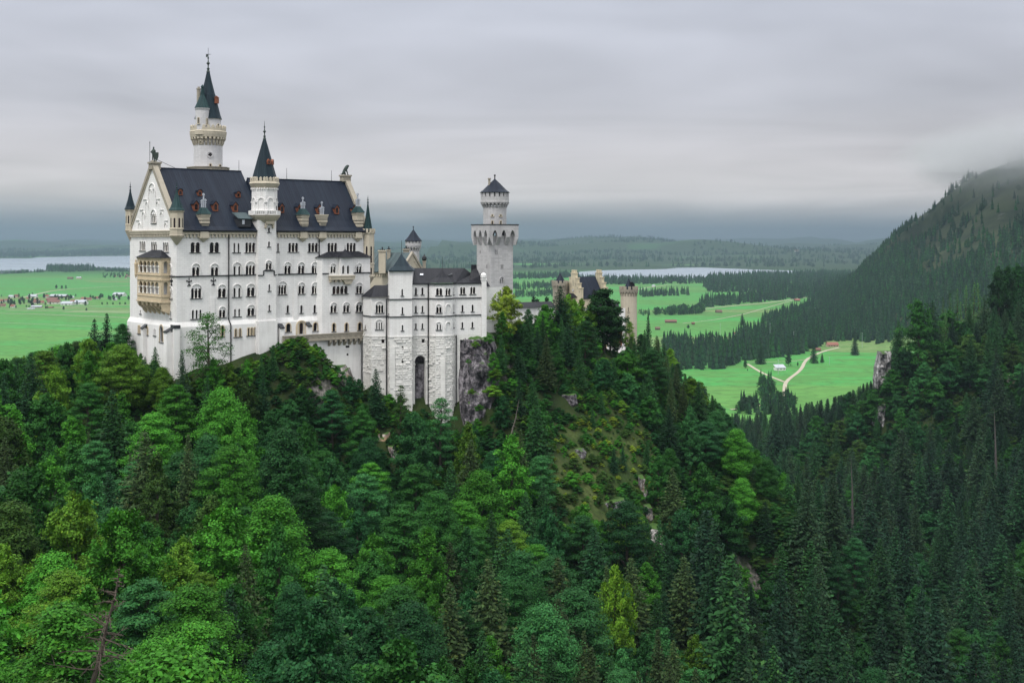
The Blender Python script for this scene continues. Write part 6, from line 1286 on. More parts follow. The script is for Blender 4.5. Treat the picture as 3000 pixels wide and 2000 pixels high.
SPARSE = [broadleaf(61, 14, 4.2, 40, 70, .22, .26, .8, 1.0, .7), broadleaf(62, 14, 3.6, 36, 130, .12, .24, .8, 1.0, .9), broadleaf(63, 14, 3.2, 34, 80, .1, .24, .9, 1.0, .8)]
def tree(kind, meshes, x, y, hgt, h0, tint, label, cat, group=None, wide=1.0, z=None, lean=None, name=None):
    z = gz(x, y) if z is None else z; s = hgt / h0
    t = thing(name or kind, label, cat, (x, y, z - .3), group); t.rotation_euler = (random.uniform(-.03, .03), random.uniform(-.03, .03), random.uniform(0, 6.28)) if lean is None else lean
    t.scale = (s * wide, s * wide, s)
    cr = bpy.data.objects.new('crown', meshes[0]); col.objects.link(cr); cr.parent = t; cr['tint'] = tuple(tint)
    tr = bpy.data.objects.new('trunk', meshes[1]); col.objects.link(tr); tr.parent = t
    return t
def dead_tree(seed, h, nb, spread, up=.1):
    r = random.Random(seed); mb = MB(); pts = [Vector((0, 0, -1))]; n = 8
    for i in range(1, n + 1): pts.append(Vector((math.sin(i * .5) * .12 * h / 12 + r.uniform(-.08, .08), r.uniform(-.08, .08), h * i / n)))
    for i in range(n): mb.cyl(pts[i], pts[i + 1], .021 * h * (1 - i / n) + .02, .021 * h * (1 - (i + 1) / n) + .02, 6, False)
    for k in range(nb):
        t = .25 + .74 * k / nb; i = min(n - 1, int(t * n)); p = pts[i].lerp(pts[i + 1], t * n - i); a = r.uniform(0, 6.28); L = spread * (1.1 - t) * r.uniform(.5, 1.1)
        q = p; d = Vector((math.cos(a), math.sin(a), up + r.uniform(-.2, .2)))
        for j in range(4):
            q2 = q + d * L / 4; mb.cyl(q, q2, .08 * (1 - j / 4.5), .08 * (1 - (j + 1) / 4.5), 4, False)
            for e in range(2):
                d2 = (d + Vector((r.uniform(-.9, .9), r.uniform(-.9, .9), r.uniform(-.6, .4)))).normalized(); mb.cyl(q2, q2 + d2 * L * .26, .035, .012, 3, False)
            q = q2; d = (d + Vector((r.uniform(-.3, .3), r.uniform(-.3, .3), r.uniform(-.25, .1)))).normalized()
    return mb
G = dict(yel=(.10, .22, .016), bright=(.042, .165, .016), lime=(.080, .185, .017), mid=(.022, .092, .016), deep=(.011, .050, .011), blue=(.015, .068, .021), teal=(.027, .108, .030), olive=(.034, .080, .015), autumn=(.15, .225, .022),
         sp1=(.009, .030, .015), sp2=(.011, .042, .015), sp3=(.018, .044, .019), sp4=(.017, .062, .017), sp5=(.030, .056, .018), larch=(.045, .12, .03))
def special(kind, pool, h0, px, D, ytop, tint, label, cat, wide=1.0, lean=None, group=None):
    x = (px - HX) / F * D; z = gz(x, D); hgt = zat(ytop, D) - z
    return tree(kind, random.choice(pool), x, D, max(hgt, 2.0), h0, G[tint], label, cat, group, wide, z, lean)
TAKEN = []
def spx(*a, **k): t = special(*a, **k); TAKEN.append((t.location.x, t.location.y, 2.2)); return t
random.seed(5)
spx('broadleaf_tree', BL[4:5], 14, 1480, 309, 829, 'autumn', 'leafy tree with yellowing crown directly right of the square tower', 'tree', 1.1)
spx('broadleaf_tree', BL[5:6], 14, 1470, 303, 905, 'bright', 'dark green leafy tree in front of the yellowing tree by the square tower', 'tree', 1.1)
spx('spruce_tree', SP[:1], 20, 1637, 335, 831, 'sp2', 'tall dark spruce standing before the left gate tower and stepped gable', 'tree', 1.95)
spx('broadleaf_tree', BL[2:3], 14, 1768, 352, 836, 'deep', 'tall dark leafy tree with bare lower trunk hiding the gatehouse roof', 'tree', 1.35)
spx('broadleaf_tree', BL[5:6], 14, 1705, 350, 866, 'lime', 'yellow green leafy tree between the tall spruce and the dark tree', 'tree', 1.1)
spx('broadleaf_tree', BLL[1:2], 14, 1548, 320, 898, 'teal', 'pale green slender tree before the white gallery wall', 'tree', .7)
spx('broadleaf_tree', BLL[1:2], 14, 1590, 325, 905, 'bright', 'bright green leafy tree under the gallery roof left of the tall spruce', 'tree', .7)
spx('broadleaf_tree', BLL[2:3], 14, 1842, 366, 935, 'lime', 'light green leafy tree at the foot of the free standing gate tower', 'tree', .6)
spx('broadleaf_tree', BL[1:2], 14, 1800, 364, 925, 'olive', 'olive leafy tree with reddish tint before the red brick panel', 'tree', .7)
spx('broadleaf_tree', BL[5:6], 14, 1233, 286.5, 1232, 'mid', 'small leafy tree at the foot of the tall archway', 'tree', 1.2)
spx('broadleaf_tree', BL[3:4], 14, 1338, 285.5, 1250, 'bright', 'small bright tree squeezed between the rounded base and the cliff', 'tree', 1.1)
spx('spruce_tree', SP[3:4], 20, 1898, 372, 915, 'sp1', 'pointed dark spruce standing just right of the free gate tower', 'tree', .9)
spx('broadleaf_tree', BL[5:6], 14, 1682, 342, 868, 'bright', 'bright green leafy tree right beside the tall dark spruce at the gatehouse', 'tree', .95)
spx('broadleaf_tree', BL[3:4], 14, 1730, 350, 884, 'lime', 'light green leafy tree under the gatehouse roof', 'tree', .9)
spx('broadleaf_tree', BL[5:6], 14, 1808, 368, 900, 'deep', 'deep green leafy tree between the dark tree and the free standing gate tower', 'tree', .85)
spx('broadleaf_tree', BL[0:1], 14, 1662, 338, 858, 'lime', 'full yellow green leafy tree before the stepped gable', 'tree', .85)
spx('broadleaf_tree', BL[2:3], 14, 1598, 329, 884, 'bright', 'full bright green leafy tree in front of the gallery end', 'tree', .85)
spx('broadleaf_tree', BL[4:5], 14, 1788, 360, 885, 'olive', 'olive green leafy tree right behind the tall dark leafy tree', 'tree', .9)
spx('spruce_tree', SP[1:2], 20, 1605, 326, 925, 'sp4', 'green spruce left of the tallest spruce before the gallery', 'tree', 1.2)
spx('broadleaf_tree', BL[1:2], 14, 1520, 314, 930, 'mid', 'mid green leafy tree below the gallery roof near the yellowing tree', 'tree', .9)
for px, yt in ((1555, 862), (1571, 868), (1603, 863), (1589, 879)): special('spruce_tree', SP[3:4], 20, px, 415, yt, 'sp1', 'small dark spruce tip rising behind the gallery roof', 'tree', 1.2, group='spruce tips behind the gallery roof')
spx('broadleaf_tree', SPARSE[:1], 14, 612, 261, 905, 'bright', 'thin leafy tree with visible branches against the white palace wall', 'tree', .95)
spx('broadleaf_tree', BL[5:6], 14, 628, 258, 1035, 'bright', 'bright green leafy bush tree below the thin tree at the palace wall', 'tree', 1.1)
spx('spruce_tree', SP[1:2], 20, 540, 255, 1020, 'sp3', 'slim spruce before the palace corner between two leafy trees', 'tree', 1.0)
spx('spruce_tree', SP[2:3], 20, 455, 260, 1008, 'sp4', 'broad green spruce below the west gable portal', 'tree', 1.15)
spx('spruce_tree', SP[:1], 20, 275, 284, 927, 'sp1', 'left one of the two tall dark spruces on the left skyline', 'tree', 1.15)
spx('spruce_tree', SP[4:5], 20, 309, 287, 911, 'sp1', 'taller right one of the two dark spruces on the left skyline', 'tree', 1.15)
spx('broadleaf_tree', BLL[:1], 14, 357, 280, 940, 'deep', 'dark leafy tree between the skyline spruces and the palace gable', 'tree', .8)
spx('broadleaf_tree', SPARSE[1:2], 14, 1288, 274, 1152, 'teal', 'pale green airy young tree in front of the rounded rough stone base', 'tree', .9)
spx('broadleaf_tree', BL[5:6], 14, 1366, 268, 1222, 'lime', 'bright lime green tree at the foot of the dark cliff', 'tree', .9)
spx('spruce_tree', SP[:1], 20, 1103, 279, 1073, 'sp2', 'small dark spruce before the pale stone foot left of the archway', 'tree', 1.35)
spx('broadleaf_tree', SPARSE[2:3], 14, 1172, 276, 1115, 'olive', 'thin young leafy tree leaning on the rough stone base under the tower', 'tree', .7)
spx('broadleaf_tree', BL[4:5], 14, 1797, 214, 1640, 'yel', 'glowing yellow green maple low in the middle of the gorge wood', 'tree', .62)
spx('broadleaf_tree', BLL[1:2], 14, 1450, 292, 1023, 'bright', 'bright small leafy tree growing beside the dark cliff', 'tree', .55)
spx('broadleaf_tree', BL[1:2], 14, 2693, 610, 868, 'mid', 'tall rounded beech on the crest of the right hillside', 'tree', 1.05)
for i, (px, D, yt) in enumerate(((2735, 640, 895), (2760, 645, 868), (2785, 650, 855), (2805, 650, 842), (2828, 655, 832), (2850, 660, 822), (2872, 660, 825), (2770, 630, 900), (2815, 640, 880), (2845, 645, 865))):
    spx('larch_tree', LA, 20, px, D, yt, 'larch', 'pale green slender larch in the stand on the right hill crest', 'tree', 1.0, group='larches on the right hill crest')
for i, (px, D, yt) in enumerate(((2925, 655, 775), (2950, 665, 770), (2985, 670, 765))): spx('broadleaf_tree', BL[:3], 14, px, D, yt, 'deep', 'dark tall leafy tree crowning the right hillside at the picture edge', 'tree', .8, group='dark leafy trees at the top of the right hillside')
# bare trees
def dead(px, D, ytop, label, seed, nb, spread, lean=(0, 0, 0), mat='deadbark', ybase=None):
    x = (px - HX) / F * D; z = gz(x, D) if ybase is None else zat(ybase, D); h = zat(ytop, D) - z; t = thing('dead_tree', label, 'dead tree', (x, D, z)); t.rotation_euler = lean
    mb = dead_tree(seed, h, nb, spread); me = bpy.data.meshes.new('trunk'); me.from_pydata([tuple(v) for v in mb.v], [], mb.f); me.materials.append(M[mat]); o = bpy.data.objects.new('trunk', me); col.objects.link(o); o.parent = t; TAKEN.append((x, D, 2.0 if D > 100 else 4.5))
dead(255, 84, 1645, 'bare reddish brown dead conifer with crooked twigs at lower left', 3, 44, 3.4, (0, R(14), 0), 'bark', 2060)
dead(1490, 279, 1165, 'leaning bare pale trunk below the dark cliff', 4, 14, 1.4, (0, R(14), 0), ybase=1300)
dead(2495, 470, 1340, 'bare grey dead spruce trunk in the valley between the hillsides', 5, 40, 1.6, mat='greywood'); dead(2452, 475, 1395, 'shorter bare grey dead spruce left of the taller one', 6, 30, 1.4, mat='greywood')
dead(2915, 500, 1195, 'thin bare dead spruce high on the right hillside', 7, 36, 1.6, mat='greywood')

# ---- limits that keep the views open: highest row a filling tree may reach
LIM = np.array([(-400, 1060), (0, 1050), (60, 1035), (150, 1012), (230, 990), (260, 985), (380, 1000), (420, 1035), (470, 1060), (505, 1115), (525, 1110), (560, 1075), (600, 1060), (700, 1052), (770, 1030), (810, 1000), (850, 985), (905, 980), (950, 1005), (975, 1050), (1000, 1085), (1070, 1110), (1090, 1125), (1130, 1150), (1180, 1150), (1210, 1180), (1245, 1245), (1330, 1275), (1372, 1240), (1445, 1180), (1452, 1000), (1480, 955), (1560, 925), (1620, 905), (1700, 900), (1740, 960), (1760, 1045), (1830, 1045), (1850, 975), (1880, 960), (1915, 948), (1945, 975), (1975, 1040), (2000, 1085), (2060, 1120), (2110, 1180), (2150, 1230), (2190, 1290), (2240, 1330), (2300, 1380), (2380, 1400), (2450, 1380), (2530, 1230), (2560, 1130), (2580, 1020), (2610, 930), (2640, 905), (2660, 890), (2720, 890), (2760, 860), (2830, 825), (2880, 805), (2905, 780), (2930, 770), (3000, 765), (3600, 740)])
def lim(px): return np.interp(px, LIM[:, 0], LIM[:, 1])
def wallD(px):                                      # nothing grows inside the castle
    return np.interp(px, [340, 380, 517, 760, 815, 940, 1068, 1100, 1142, 1207, 1209, 1253, 1258, 1300, 1333, 1440, 1460, 1520, 1620, 1750, 1870, 1880], [400, 279, 259, 274, 279, 281.8, 285.5, 286, 284.5, 285.5, 286.5, 289.8, 290.5, 287, 287, 288, 302, 345, 362, 380, 384, 420])
OUT = ((1000, 1120, 36, 90, 11, 'prock', -8), (1012, 1130, 30, 90, 12, 'prock', -8), (1118, 1310, 44, 80, 13, 'prock', 8), (1155, 1360, 30, 110, 14, 'prock', -12), (1650, 1185, 90, 60, 15, 'rock', 10), (1790, 1500, 100, 60, 17, 'rock', 5), (1885, 1455, 22, 110, 18, 'prock', -6), (1930, 1600, 44, 110, 19, 'prock', -14), (1690, 1330, 60, 30, 20, 'rock', 0), (1500, 1240, 40, 50, 21, 'prock', 0), (1905, 1535, 28, 100, 35, 'prock', -8), (2592, 1115, 50, 170, 22, 'gcliff', 5), (2582, 1245, 32, 120, 23, 'gcliff', 6), (2975, 1130, 26, 60, 24, 'prock', 0), (2100, 1395, 60, 24, 25, 'prock', 0), (700, 1235, 60, 40, 26, 'rock', 0), (2910, 1830, 40, 40, 28, 'prock', 0))
def shown(p, yb): return any(((p - q[0]) / (q[2] * .5)) ** 2 + ((yb - q[1]) / (q[3] * .5)) ** 2 < 1 for q in OUT)
rows = []                                           # x, y, height, species, tint, px, pytop
cells = {}
def free(x, y, r):
    k = 4.0; cx, cy_ = int(x // k), int(y // k); n = int(r // k) + 2
    for i in range(cx - n, cx + n + 1):
        for j in range(cy_ - n, cy_ + n + 1):
            for (a, b, q) in cells.get((i, j), ()):
                if (a - x) ** 2 + (b - y) ** 2 < ((r + q) / 2) ** 2: return False
    return True
def occupy(x, y, r): cells.setdefault((int(x // 4), int(y // 4)), []).append((x, y, r))
for x, y, r in TAKEN: occupy(x, y, r * 1.6)
r = np.random.default_rng(77)
N = 72000
D = np.sqrt(r.uniform(52 ** 2, 1150 ** 2, N)); D[:26000] = np.sqrt(r.uniform(52 ** 2, 400 ** 2, 26000)); px = r.uniform(-420, 3420, N); X = (px - HX) / F * D
Z = ground(X, D); pyb = HY - (Z - H) / F * 0 + (H - Z) / D * F
pn = fnoise(X, D, .03, 21); pn2 = fnoise(X, D, .075, 22)
knob = (((px - 1765) / 175) ** 2 + ((pyb - 1385) / 190) ** 2 < 1 + .35 * pn2) | (((px - 1640) / 70) ** 2 + ((pyb - 1230) / 60) ** 2 < 1)
slope_l = (px > 800) & (px < 985) & (pyb > 1000) & (pyb < 1230)
for i in range(N):
    p, d, x, z, yb = px[i], D[i], X[i], Z[i], pyb[i]
    right = p > 2050 + (d < 250) * 0 and (d > 180 or p > 2150) and not (p < 2330 and 290 < d < 360)
    if d > 430 and p < 2020: continue
    if 340 < p < 1880 and d > wallD(p): continue
    if d > 700 and not (2040 < p < 2640): continue
    if p > 2500 and d > 690: continue
    if d > 420 and not -100 < p < 3250: continue
    if d > 1050: continue
    if z < 4 and d > 640 and r.random() < .0: continue
    conifer_p = (.9 if d > 600 else .82) if right else .07 + .12 * (p > 1350) + .25 * (yb < 1250) * (p > 380) + .12 * (p > 1850)
    if right and pn[i] > .35 and d < 620: conifer_p = .35
    if p > 2400 and d < 330: conifer_p = .66
    sp = r.random() < conifer_p
    if knob[i] or slope_l[i]: 
        if r.random() < .5: continue
        hgt, sp = r.uniform(1.2, 3.6), False; kind = 'shrub'
        if r.random() < .10: hgt, kind, sp = r.uniform(6, 9), 'spruce_tree', True
    elif sp: hgt = r.uniform(13, 21) if not right else (r.uniform(11, 20) if r.random() < .3 else r.uniform(20, 35)); kind = 'spruce_tree'
    else: hgt = r.uniform(11.5, 21.5) if not right else r.uniform(12, 18); kind = 'broadleaf_tree'
    if not right and yb < 1330 and p > 380: hgt *= .68
    top = HY - (z + hgt - H) / d * F; L_ = lim(p)
    if d > 560 and p < 2560: L_ = max(L_ if p < 2080 else 0, np.interp(p, [2040, 2100, 2140, 2200, 2260, 2300, 2340, 2400, 2480, 2530, 2560], [1240, 1215, 1205, 1215, 1190, 1165, 1180, 1170, 1150, 1120, 1110]))
    elif d > 430 and p < 2545: L_ = np.interp(p, [2050, 2150, 2250, 2400, 2545], [1330, 1290, 1280, 1260, 1180])
    if 1620 < p < 1900 and d < 294 and kind != 'shrub' and r.random() < .97: L_ = max(L_, 1500 + 60 * math.sin(p * .05))
    half = (2.6 if sp else 3.6) * hgt / (20 if sp else 14) * F / d
    if d < 430 or p > 2560: L_ = max(L_, (lim(p - half * .6) + lim(p + half * .6)) / 2 - 25)
    if top < L_:
        h2 = hgt - (L_ - top) / F * d
        if h2 < (1.6 if kind == 'shrub' else 3.0): continue
        if h2 < hgt * .45: 
            if h2 < 5 and r.random() < .7: kind, sp = 'shrub', False
        hgt = h2
    top = HY - (z + hgt - H) / d * F
    if top > 2030 or top < 600: continue
    rad = {'spruce_tree': 7.0 if right else 5.2, 'broadleaf_tree': 6.9, 'shrub': 2.4}[kind] * (hgt / {'spruce_tree': 20 if right else 17, 'broadleaf_tree': 14, 'shrub': 3}[kind]) ** .7
    if d > 430: rad *= 1.05
    if shown(p, yb) and kind != 'shrub' and r.random() < .9: continue
    if any(abs(p - q[0]) < q[2] * .4 and top < q[1] + q[3] * .2 and q[1] < yb < q[1] + 330 for q in OUT) and r.random() < (.96 if p > 2500 else .75): continue
    if not free(x, d, rad): continue
    occupy(x, d, rad)
    u = r.random() + .35 * pn[i]; v = pn2[i]
    if kind == 'spruce_tree': tn = ('sp1' if u < .3 else 'sp2' if u < .6 else 'sp3' if u < .85 else 'sp4') if right else ('sp2' if u < .35 else 'sp4' if u < .8 else 'sp5')
    elif kind == 'shrub': tn = 'bright' if u < .3 else 'mid' if u < .6 else 'olive' if u < .9 else 'lime'
    elif right: tn = 'blue' if u < .5 else 'mid' if u < .85 else 'teal' if u < 1.05 else 'olive'
    elif p < 760: tn = 'lime' if u < .26 else 'bright' if u < .62 else 'mid' if u < .84 else 'olive' if u < .95 else 'teal'
    elif p < 1350: tn = 'blue' if u < .42 else 'mid' if u < .68 else 'deep' if u < .8 else 'teal' if u < .93 else 'bright'
    else: tn = 'mid' if u < .3 else 'blue' if u < .5 else 'bright' if u < .68 else 'deep' if u < .82 else 'lime' if u < .9 else 'teal'
    rows.append((x, d, hgt, kind, tn, p, top))
TONE = dict(yel='glowing yellow green', bright='bright green', lime='light yellow green', mid='mid green', deep='deep green', blue='dull bluish green', teal='pale bluish green', olive='olive green', autumn='yellowing', sp1='very dark', sp2='dark green', sp3='grey green', sp4='green', sp5='olive green', larch='pale green')
def zone(p, top, d):
    if d > 640: return 'on the valley floor below the meadow'
    if p > 2150 and d > 420: return 'high on the right hillside' if top < 1300 else 'halfway up the right hillside'
    if p > 2050: return 'at the bottom of the right hillside' if top < 1650 else 'in the lower right corner of the gorge'
    if p > 1500: return 'under the gatehouse' if top < 1150 else 'on the knoll below the gatehouse' if top < 1500 else 'in the gorge below the knoll'
    if p > 960: return 'at the foot of the rough stone base' if top < 1350 else 'in the middle of the gorge' if top < 1700 else 'at the lower middle edge of the gorge'
    if p > 480: return 'on the slope under the palace front' if top < 1250 else 'in the wood well below the palace' if top < 1650 else 'in the nearest wood below the palace'
    return 'on the left crest beside the palace' if top < 1200 else 'in the left wood' if top < 1600 else 'in the lower left corner'
rows.sort(key=lambda q: -q[2] / q[1]); counts = {}; rest = []
CAP = {'spruce_tree': 270, 'broadleaf_tree': 270, 'shrub': 290}
random.seed(9)
for (x, d, hgt, kind, tn, p, top) in rows:
    if counts.get(kind, 0) >= CAP[kind] or hgt / d * F < 22 or not -40 < p < 3040 or top > 1990: rest.append((x, d, hgt, kind, tn)); continue
    counts[kind] = counts.get(kind, 0) + 1
    zn = zone(p, top, d)
    if kind == 'spruce_tree': size = 'tall' if hgt > 15 else 'small'; tree(kind, random.choice(SP), x, d, hgt, 20, G[tn], f'{size} {TONE[tn]} spruce {zn}', 'tree', f'{TONE[tn]} spruces {zn}', random.uniform(.95, 1.6) * (1.2 if hgt < 12 else 1))
    elif kind == 'shrub': tree(kind, random.choice(SB_), x, d, hgt, 4, G[tn], f'low {TONE[tn]} shrub {zn}', 'shrub', f'{TONE[tn]} shrubs {zn}', random.uniform(.9, 1.4))
    else: tree(kind, random.choice(BL + BLL), x, d, hgt, 14, G[tn], f"{'tall' if hgt > 11 else 'small'} {TONE[tn]} leafy tree {zn}", 'tree', f'{TONE[tn]} leafy trees {zn}', random.uniform(.85, 1.15))
print('TREES', counts, 'rest', len(rest))

# ---- woods of more trees than one can count: points that carry whole trees
def joined(name, pair):
    a, b = pair; me = bpy.data.meshes.new(name); V, Fc, mi = [], [], []
    for k, m in enumerate((a, b)):
        o = len(V); V += [tuple(v.co) for v in m.vertices]; Fc += [tuple(o + i for i in q.vertices) for q in m.polygons]; mi += [k] * len(m.polygons)
    me.from_pydata(V, [], Fc); me.materials.append(a.materials[0]); me.materials.append(b.materials[0]); me.polygons.foreach_set('material_index', mi); return bpy.data.objects.new(name, me)
def wood(name, pts, protos, heights):
    """pts: x, y, z, scale_xy, scale_z, index, tint"""
    cp = bpy.data.collections.new(name + '_kinds')
    for i, o in enumerate(protos): o.name = f'{name}_kind_{i:02d}'; cp.objects.link(o)
    me = bpy.data.meshes.new(name); me.vertices.add(len(pts)); me.vertices.foreach_set('co', np.array([q[:3] for q in pts]).ravel())
    for nm, ty, vals, key in (('scl', 'FLOAT_VECTOR', np.array([(q[3], q[3], q[4]) for q in pts]).ravel(), 'vector'), ('idx', 'INT', np.array([q[5] for q in pts], dtype=np.int32), 'value'), ('tint', 'FLOAT_COLOR', np.array([(*q[6], 1.0) for q in pts]).ravel(), 'color'), ('rot', 'FLOAT_VECTOR', np.array([(0, 0, random.uniform(0, 6.28)) for q in pts]).ravel(), 'vector')):
        me.attributes.new(nm, ty, 'POINT').data.foreach_set(key, vals)
    o = bpy.data.objects.new(name, me); col.objects.link(o)
    ng = bpy.data.node_groups.new(name, 'GeometryNodeTree'); ng.interface.new_socket('Geometry', in_out='INPUT', socket_type='NodeSocketGeometry'); ng.interface.new_socket('Geometry', in_out='OUTPUT', socket_type='NodeSocketGeometry')
    gi, gout = ng.nodes.new('NodeGroupInput'), ng.nodes.new('NodeGroupOutput'); ip = ng.nodes.new('GeometryNodeInstanceOnPoints'); ci = ng.nodes.new('GeometryNodeCollectionInfo')
    ci.inputs[0].default_value = cp; ci.inputs[1].default_value = True; ip.inputs['Pick Instance'].default_value = True
    def attr(nm, ty):
        n = ng.nodes.new('GeometryNodeInputNamedAttribute'); n.data_type = ty; n.inputs[0].default_value = nm; return n.outputs[0]
    L = ng.links.new; L(gi.outputs[0], ip.inputs['Points']); L(ci.outputs[0], ip.inputs['Instance']); L(attr('scl', 'FLOAT_VECTOR'), ip.inputs['Scale']); L(attr('rot', 'FLOAT_VECTOR'), ip.inputs['Rotation']); L(attr('idx', 'INT'), ip.inputs['Instance Index']); L(ip.outputs[0], gout.inputs[0])
    o.modifiers.new('trees', 'NODES').node_group = ng; return tag(o, kind='stuff')
if rest:
    P_ = [joined('k', p) for p in SP + BL[:4] + SB_[:1]]; pts = []
    for x, d, hgt, kind, tn in rest:
        i, h0 = (random.randrange(6), 20) if kind == 'spruce_tree' else (6 + random.randrange(4), 14) if kind == 'broadleaf_tree' else (10, 4); s = hgt / h0
        pts.append((x, d, gz(x, d) - .3, s * random.uniform(.95, 1.6), s, i, G[tn]))
    wood('hillside_forest', pts, P_, None)
# undergrowth that covers the slopes between the trees
r = np.random.default_rng(99); n = 90000; D = np.sqrt(r.uniform(70 ** 2, 700 ** 2, n)); D[:26000] = np.sqrt(r.uniform(220 ** 2, 400 ** 2, 26000)); px = r.uniform(-60, 3060, n); X = (px - HX) / F * D; Z = ground(X, D); yb = HY + (H - Z) / D * F
ok = (D < wallD(px) - .6) | (px < 340) | (px > 1880); keep = ok & (yb > lim(px) - 60) & (yb < 2060)
near_c = (yb < 1560) & (px > 360); keep &= near_c | (r.random(n) < .35); pts = []; keep &= (D < 470) | (px > 2050)
pn = fnoise(X, D, .12, 41); pn2 = fnoise(X, D, .4, 42)
for i in np.nonzero(keep)[0]:
    if pn2[i] > .55 and r.random() < .6: continue
    if ((px[i] - 1765) / 165) ** 2 + ((yb[i] - 1380) / 185) ** 2 < 1 and r.random() < .35: continue
    s = r.uniform(.18, .55) * (1.25 if r.random() < .1 else 1); mx = (yb[i] - lim(px[i])) / F * D[i] / 4.2
    if px[i] < 1880 and s > mx: s = max(.30 if 960 < px[i] < 1460 else .14, mx)
    tn = ['bright', 'mid', 'olive', 'deep', 'lime', 'mid', 'olive'][int(r.integers(7))] if pn[i] < .2 else ['mid', 'deep', 'blue'][int(r.integers(3))]
    if ((px[i] - 1765) / 165) ** 2 + ((yb[i] - 1380) / 185) ** 2 < 1: s *= r.uniform(.35, .9); tn = ['olive', 'olive', 'mid', 'bright', 'autumn'][int(r.integers(5))]
    if px[i] > 2050: tn = ['deep', 'mid', 'sp4', 'olive'][int(r.integers(4))]; s *= 1.6
    if px[i] < 2200 and shown(px[i], yb[i]): continue
    pts.append((X[i], D[i], Z[i] - .2, s * r.uniform(1.0, 1.8), s, int(r.integers(3)), G[tn]))
print('undergrowth', len(pts)); wood('undergrowth', pts, [joined('k', p) for p in SB_], None)
# low trees for the plain, mountain and far shores
def far_spruce(seed, h=20, rad=3.2, layers=9, n=11):
    r = random.Random(seed); mb = MB()
    for k in range(layers):
        t = k / layers; z0 = h * (.06 + .90 * t); z1 = min(h, z0 + h * .22 * (1 - t * .4)); R0 = rad * (1 - t) ** .9 + .15; o = len(mb.v); vs = []
        for i in range(n): a = 6.283 * i / n + r.uniform(-.2, .2) + k; q = R0 * r.uniform(.6, 1.15); vs.append((q * math.cos(a), q * math.sin(a), z0 - .25 * q + r.uniform(-.3, .3)))
        mb.add(vs + [(0, 0, z1)], [(i, (i + 1) % n, n) for i in range(n)])
    me = bpy.data.meshes.new('k'); me.from_pydata(mb.v, [], mb.f); me.materials.append(M['needle']); return bpy.data.objects.new('k', me)
def far_leafy(seed, h=14, rad=5.5):
    me, _ = broadleaf(seed, h, rad, 16, 26, .05, .95, .9); return bpy.data.objects.new('k', me)
KF_ = [far_spruce(s, 20, rd) for s, rd in ((1, 3.0), (2, 3.6), (3, 2.6))] + [far_leafy(71), far_leafy(72), far_leafy(73)]
rr = np.random.default_rng(5); pts = []
def fill(poly, spacing, hs, hl, leafy, tints, jit=.5):
    pp = np.array([onplain(*q) for q in poly]); x0, x1, y0, y1 = pp[:, 0].min(), pp[:, 0].max(), pp[:, 1].min(), pp[:, 1].max()
    n = min(9000, int((x1 - x0) * (y1 - y0) / spacing ** 2)); X_ = rr.uniform(x0, x1, n); Y_ = rr.uniform(y0, y1, n); ins = np.zeros(n, bool); m = len(pp)
    for i in range(m):
        (ax, ay), (bx, by) = pp[i], pp[(i + 1) % m]; c = ((ay > Y_) != (by > Y_)) & (X_ < (bx - ax) * (Y_ - ay) / (by - ay + 1e-9) + ax); ins ^= c
    X_, Y_ = X_[ins], Y_[ins]; Z_ = ground(X_, Y_) if len(X_) else []
    for x, y, z in zip(X_, Y_, Z_):
        lf = rr.random() < leafy; h = rr.uniform(*(hl if lf else hs)); s = h / (14 if lf else 20); pts.append((x, y, z - .3, s * rr.uniform(.85, 1.2), s, int(rr.integers(3, 6) if lf else rr.integers(0, 3)), G[tints[int(rr.integers(len(tints)))]]))
DK = ['sp1', 'sp2', 'deep', 'sp3']; MD = ['deep', 'mid', 'blue', 'sp2']
fill([(135, 789), (275, 788), (278, 793), (200, 797), (135, 795)], 24, (30, 42), (25, 32), .15, DK); fill([(-60, 803), (135, 795), (135, 797), (-60, 806)], 22, (18, 26), (12, 18), .8, MD); fill([(275, 789), (420, 794), (420, 800), (275, 794)], 26, (18, 26), (14, 20), .8, MD)
fill([(300, 806), (420, 803), (420, 813), (300, 815)], 40, (14, 20), (10, 15), .9, MD)
fill([(-60, 754), (95, 756), (110, 752), (420, 748), (420, 743), (-60, 746)], 70, (30, 45), (25, 35), .4, DK)
fill([(1500, 812), (1690, 803), (1700, 815), (1500, 818)], 26, (22, 32), (16, 22), .4, DK); fill([(1500, 838), (1640, 832), (1660, 845), (1500, 850)], 26, (20, 28), (14, 20), .5, MD); fill([(1500, 860), (1625, 853), (1640, 866), (1500, 874)], 22, (16, 24), (10, 16), .7, MD)
fill([(1690, 820), (1850, 820), (2000, 821), (2080, 819), (2080, 828), (2000, 832), (1850, 833), (1690, 835)], 24, (24, 34), (16, 24), .45, DK)
fill([(2075, 816), (2200, 808), (2420, 803), (2560, 804), (2500, 850), (2300, 866), (2080, 857), (2060, 838)], 24, (24, 36), (18, 24), .2, DK)
fill([(2045, 898), (2070, 882), (2150, 877), (2300, 861), (2500, 850), (2450, 868), (2300, 878), (2150, 893), (2060, 903)], 18, (22, 30), (16, 22), .15, DK)
fill([(1915, 918), (1970, 908), (2060, 905), (2066, 918), (1990, 924), (1920, 924)], 13, (14, 20), (11, 17), .8, MD); fill([(1870, 862), (2020, 858), (2020, 866), (1870, 870)], 20, (20, 30), (14, 20), .4, DK); fill([(1860, 920), (1905, 915), (1905, 924), (1860, 924)], 13, (12, 16), (7, 11), .6, MD)
fill([(1940, 1010), (2130, 1015), (2180, 980), (2560, 965), (2590, 1000), (2560, 1005), (2420, 1000), (2380, 1030), (2300, 1045), (2180, 1056), (2120, 1082), (1960, 1085)], 9.5, (17, 29), (10, 17), .16, DK)
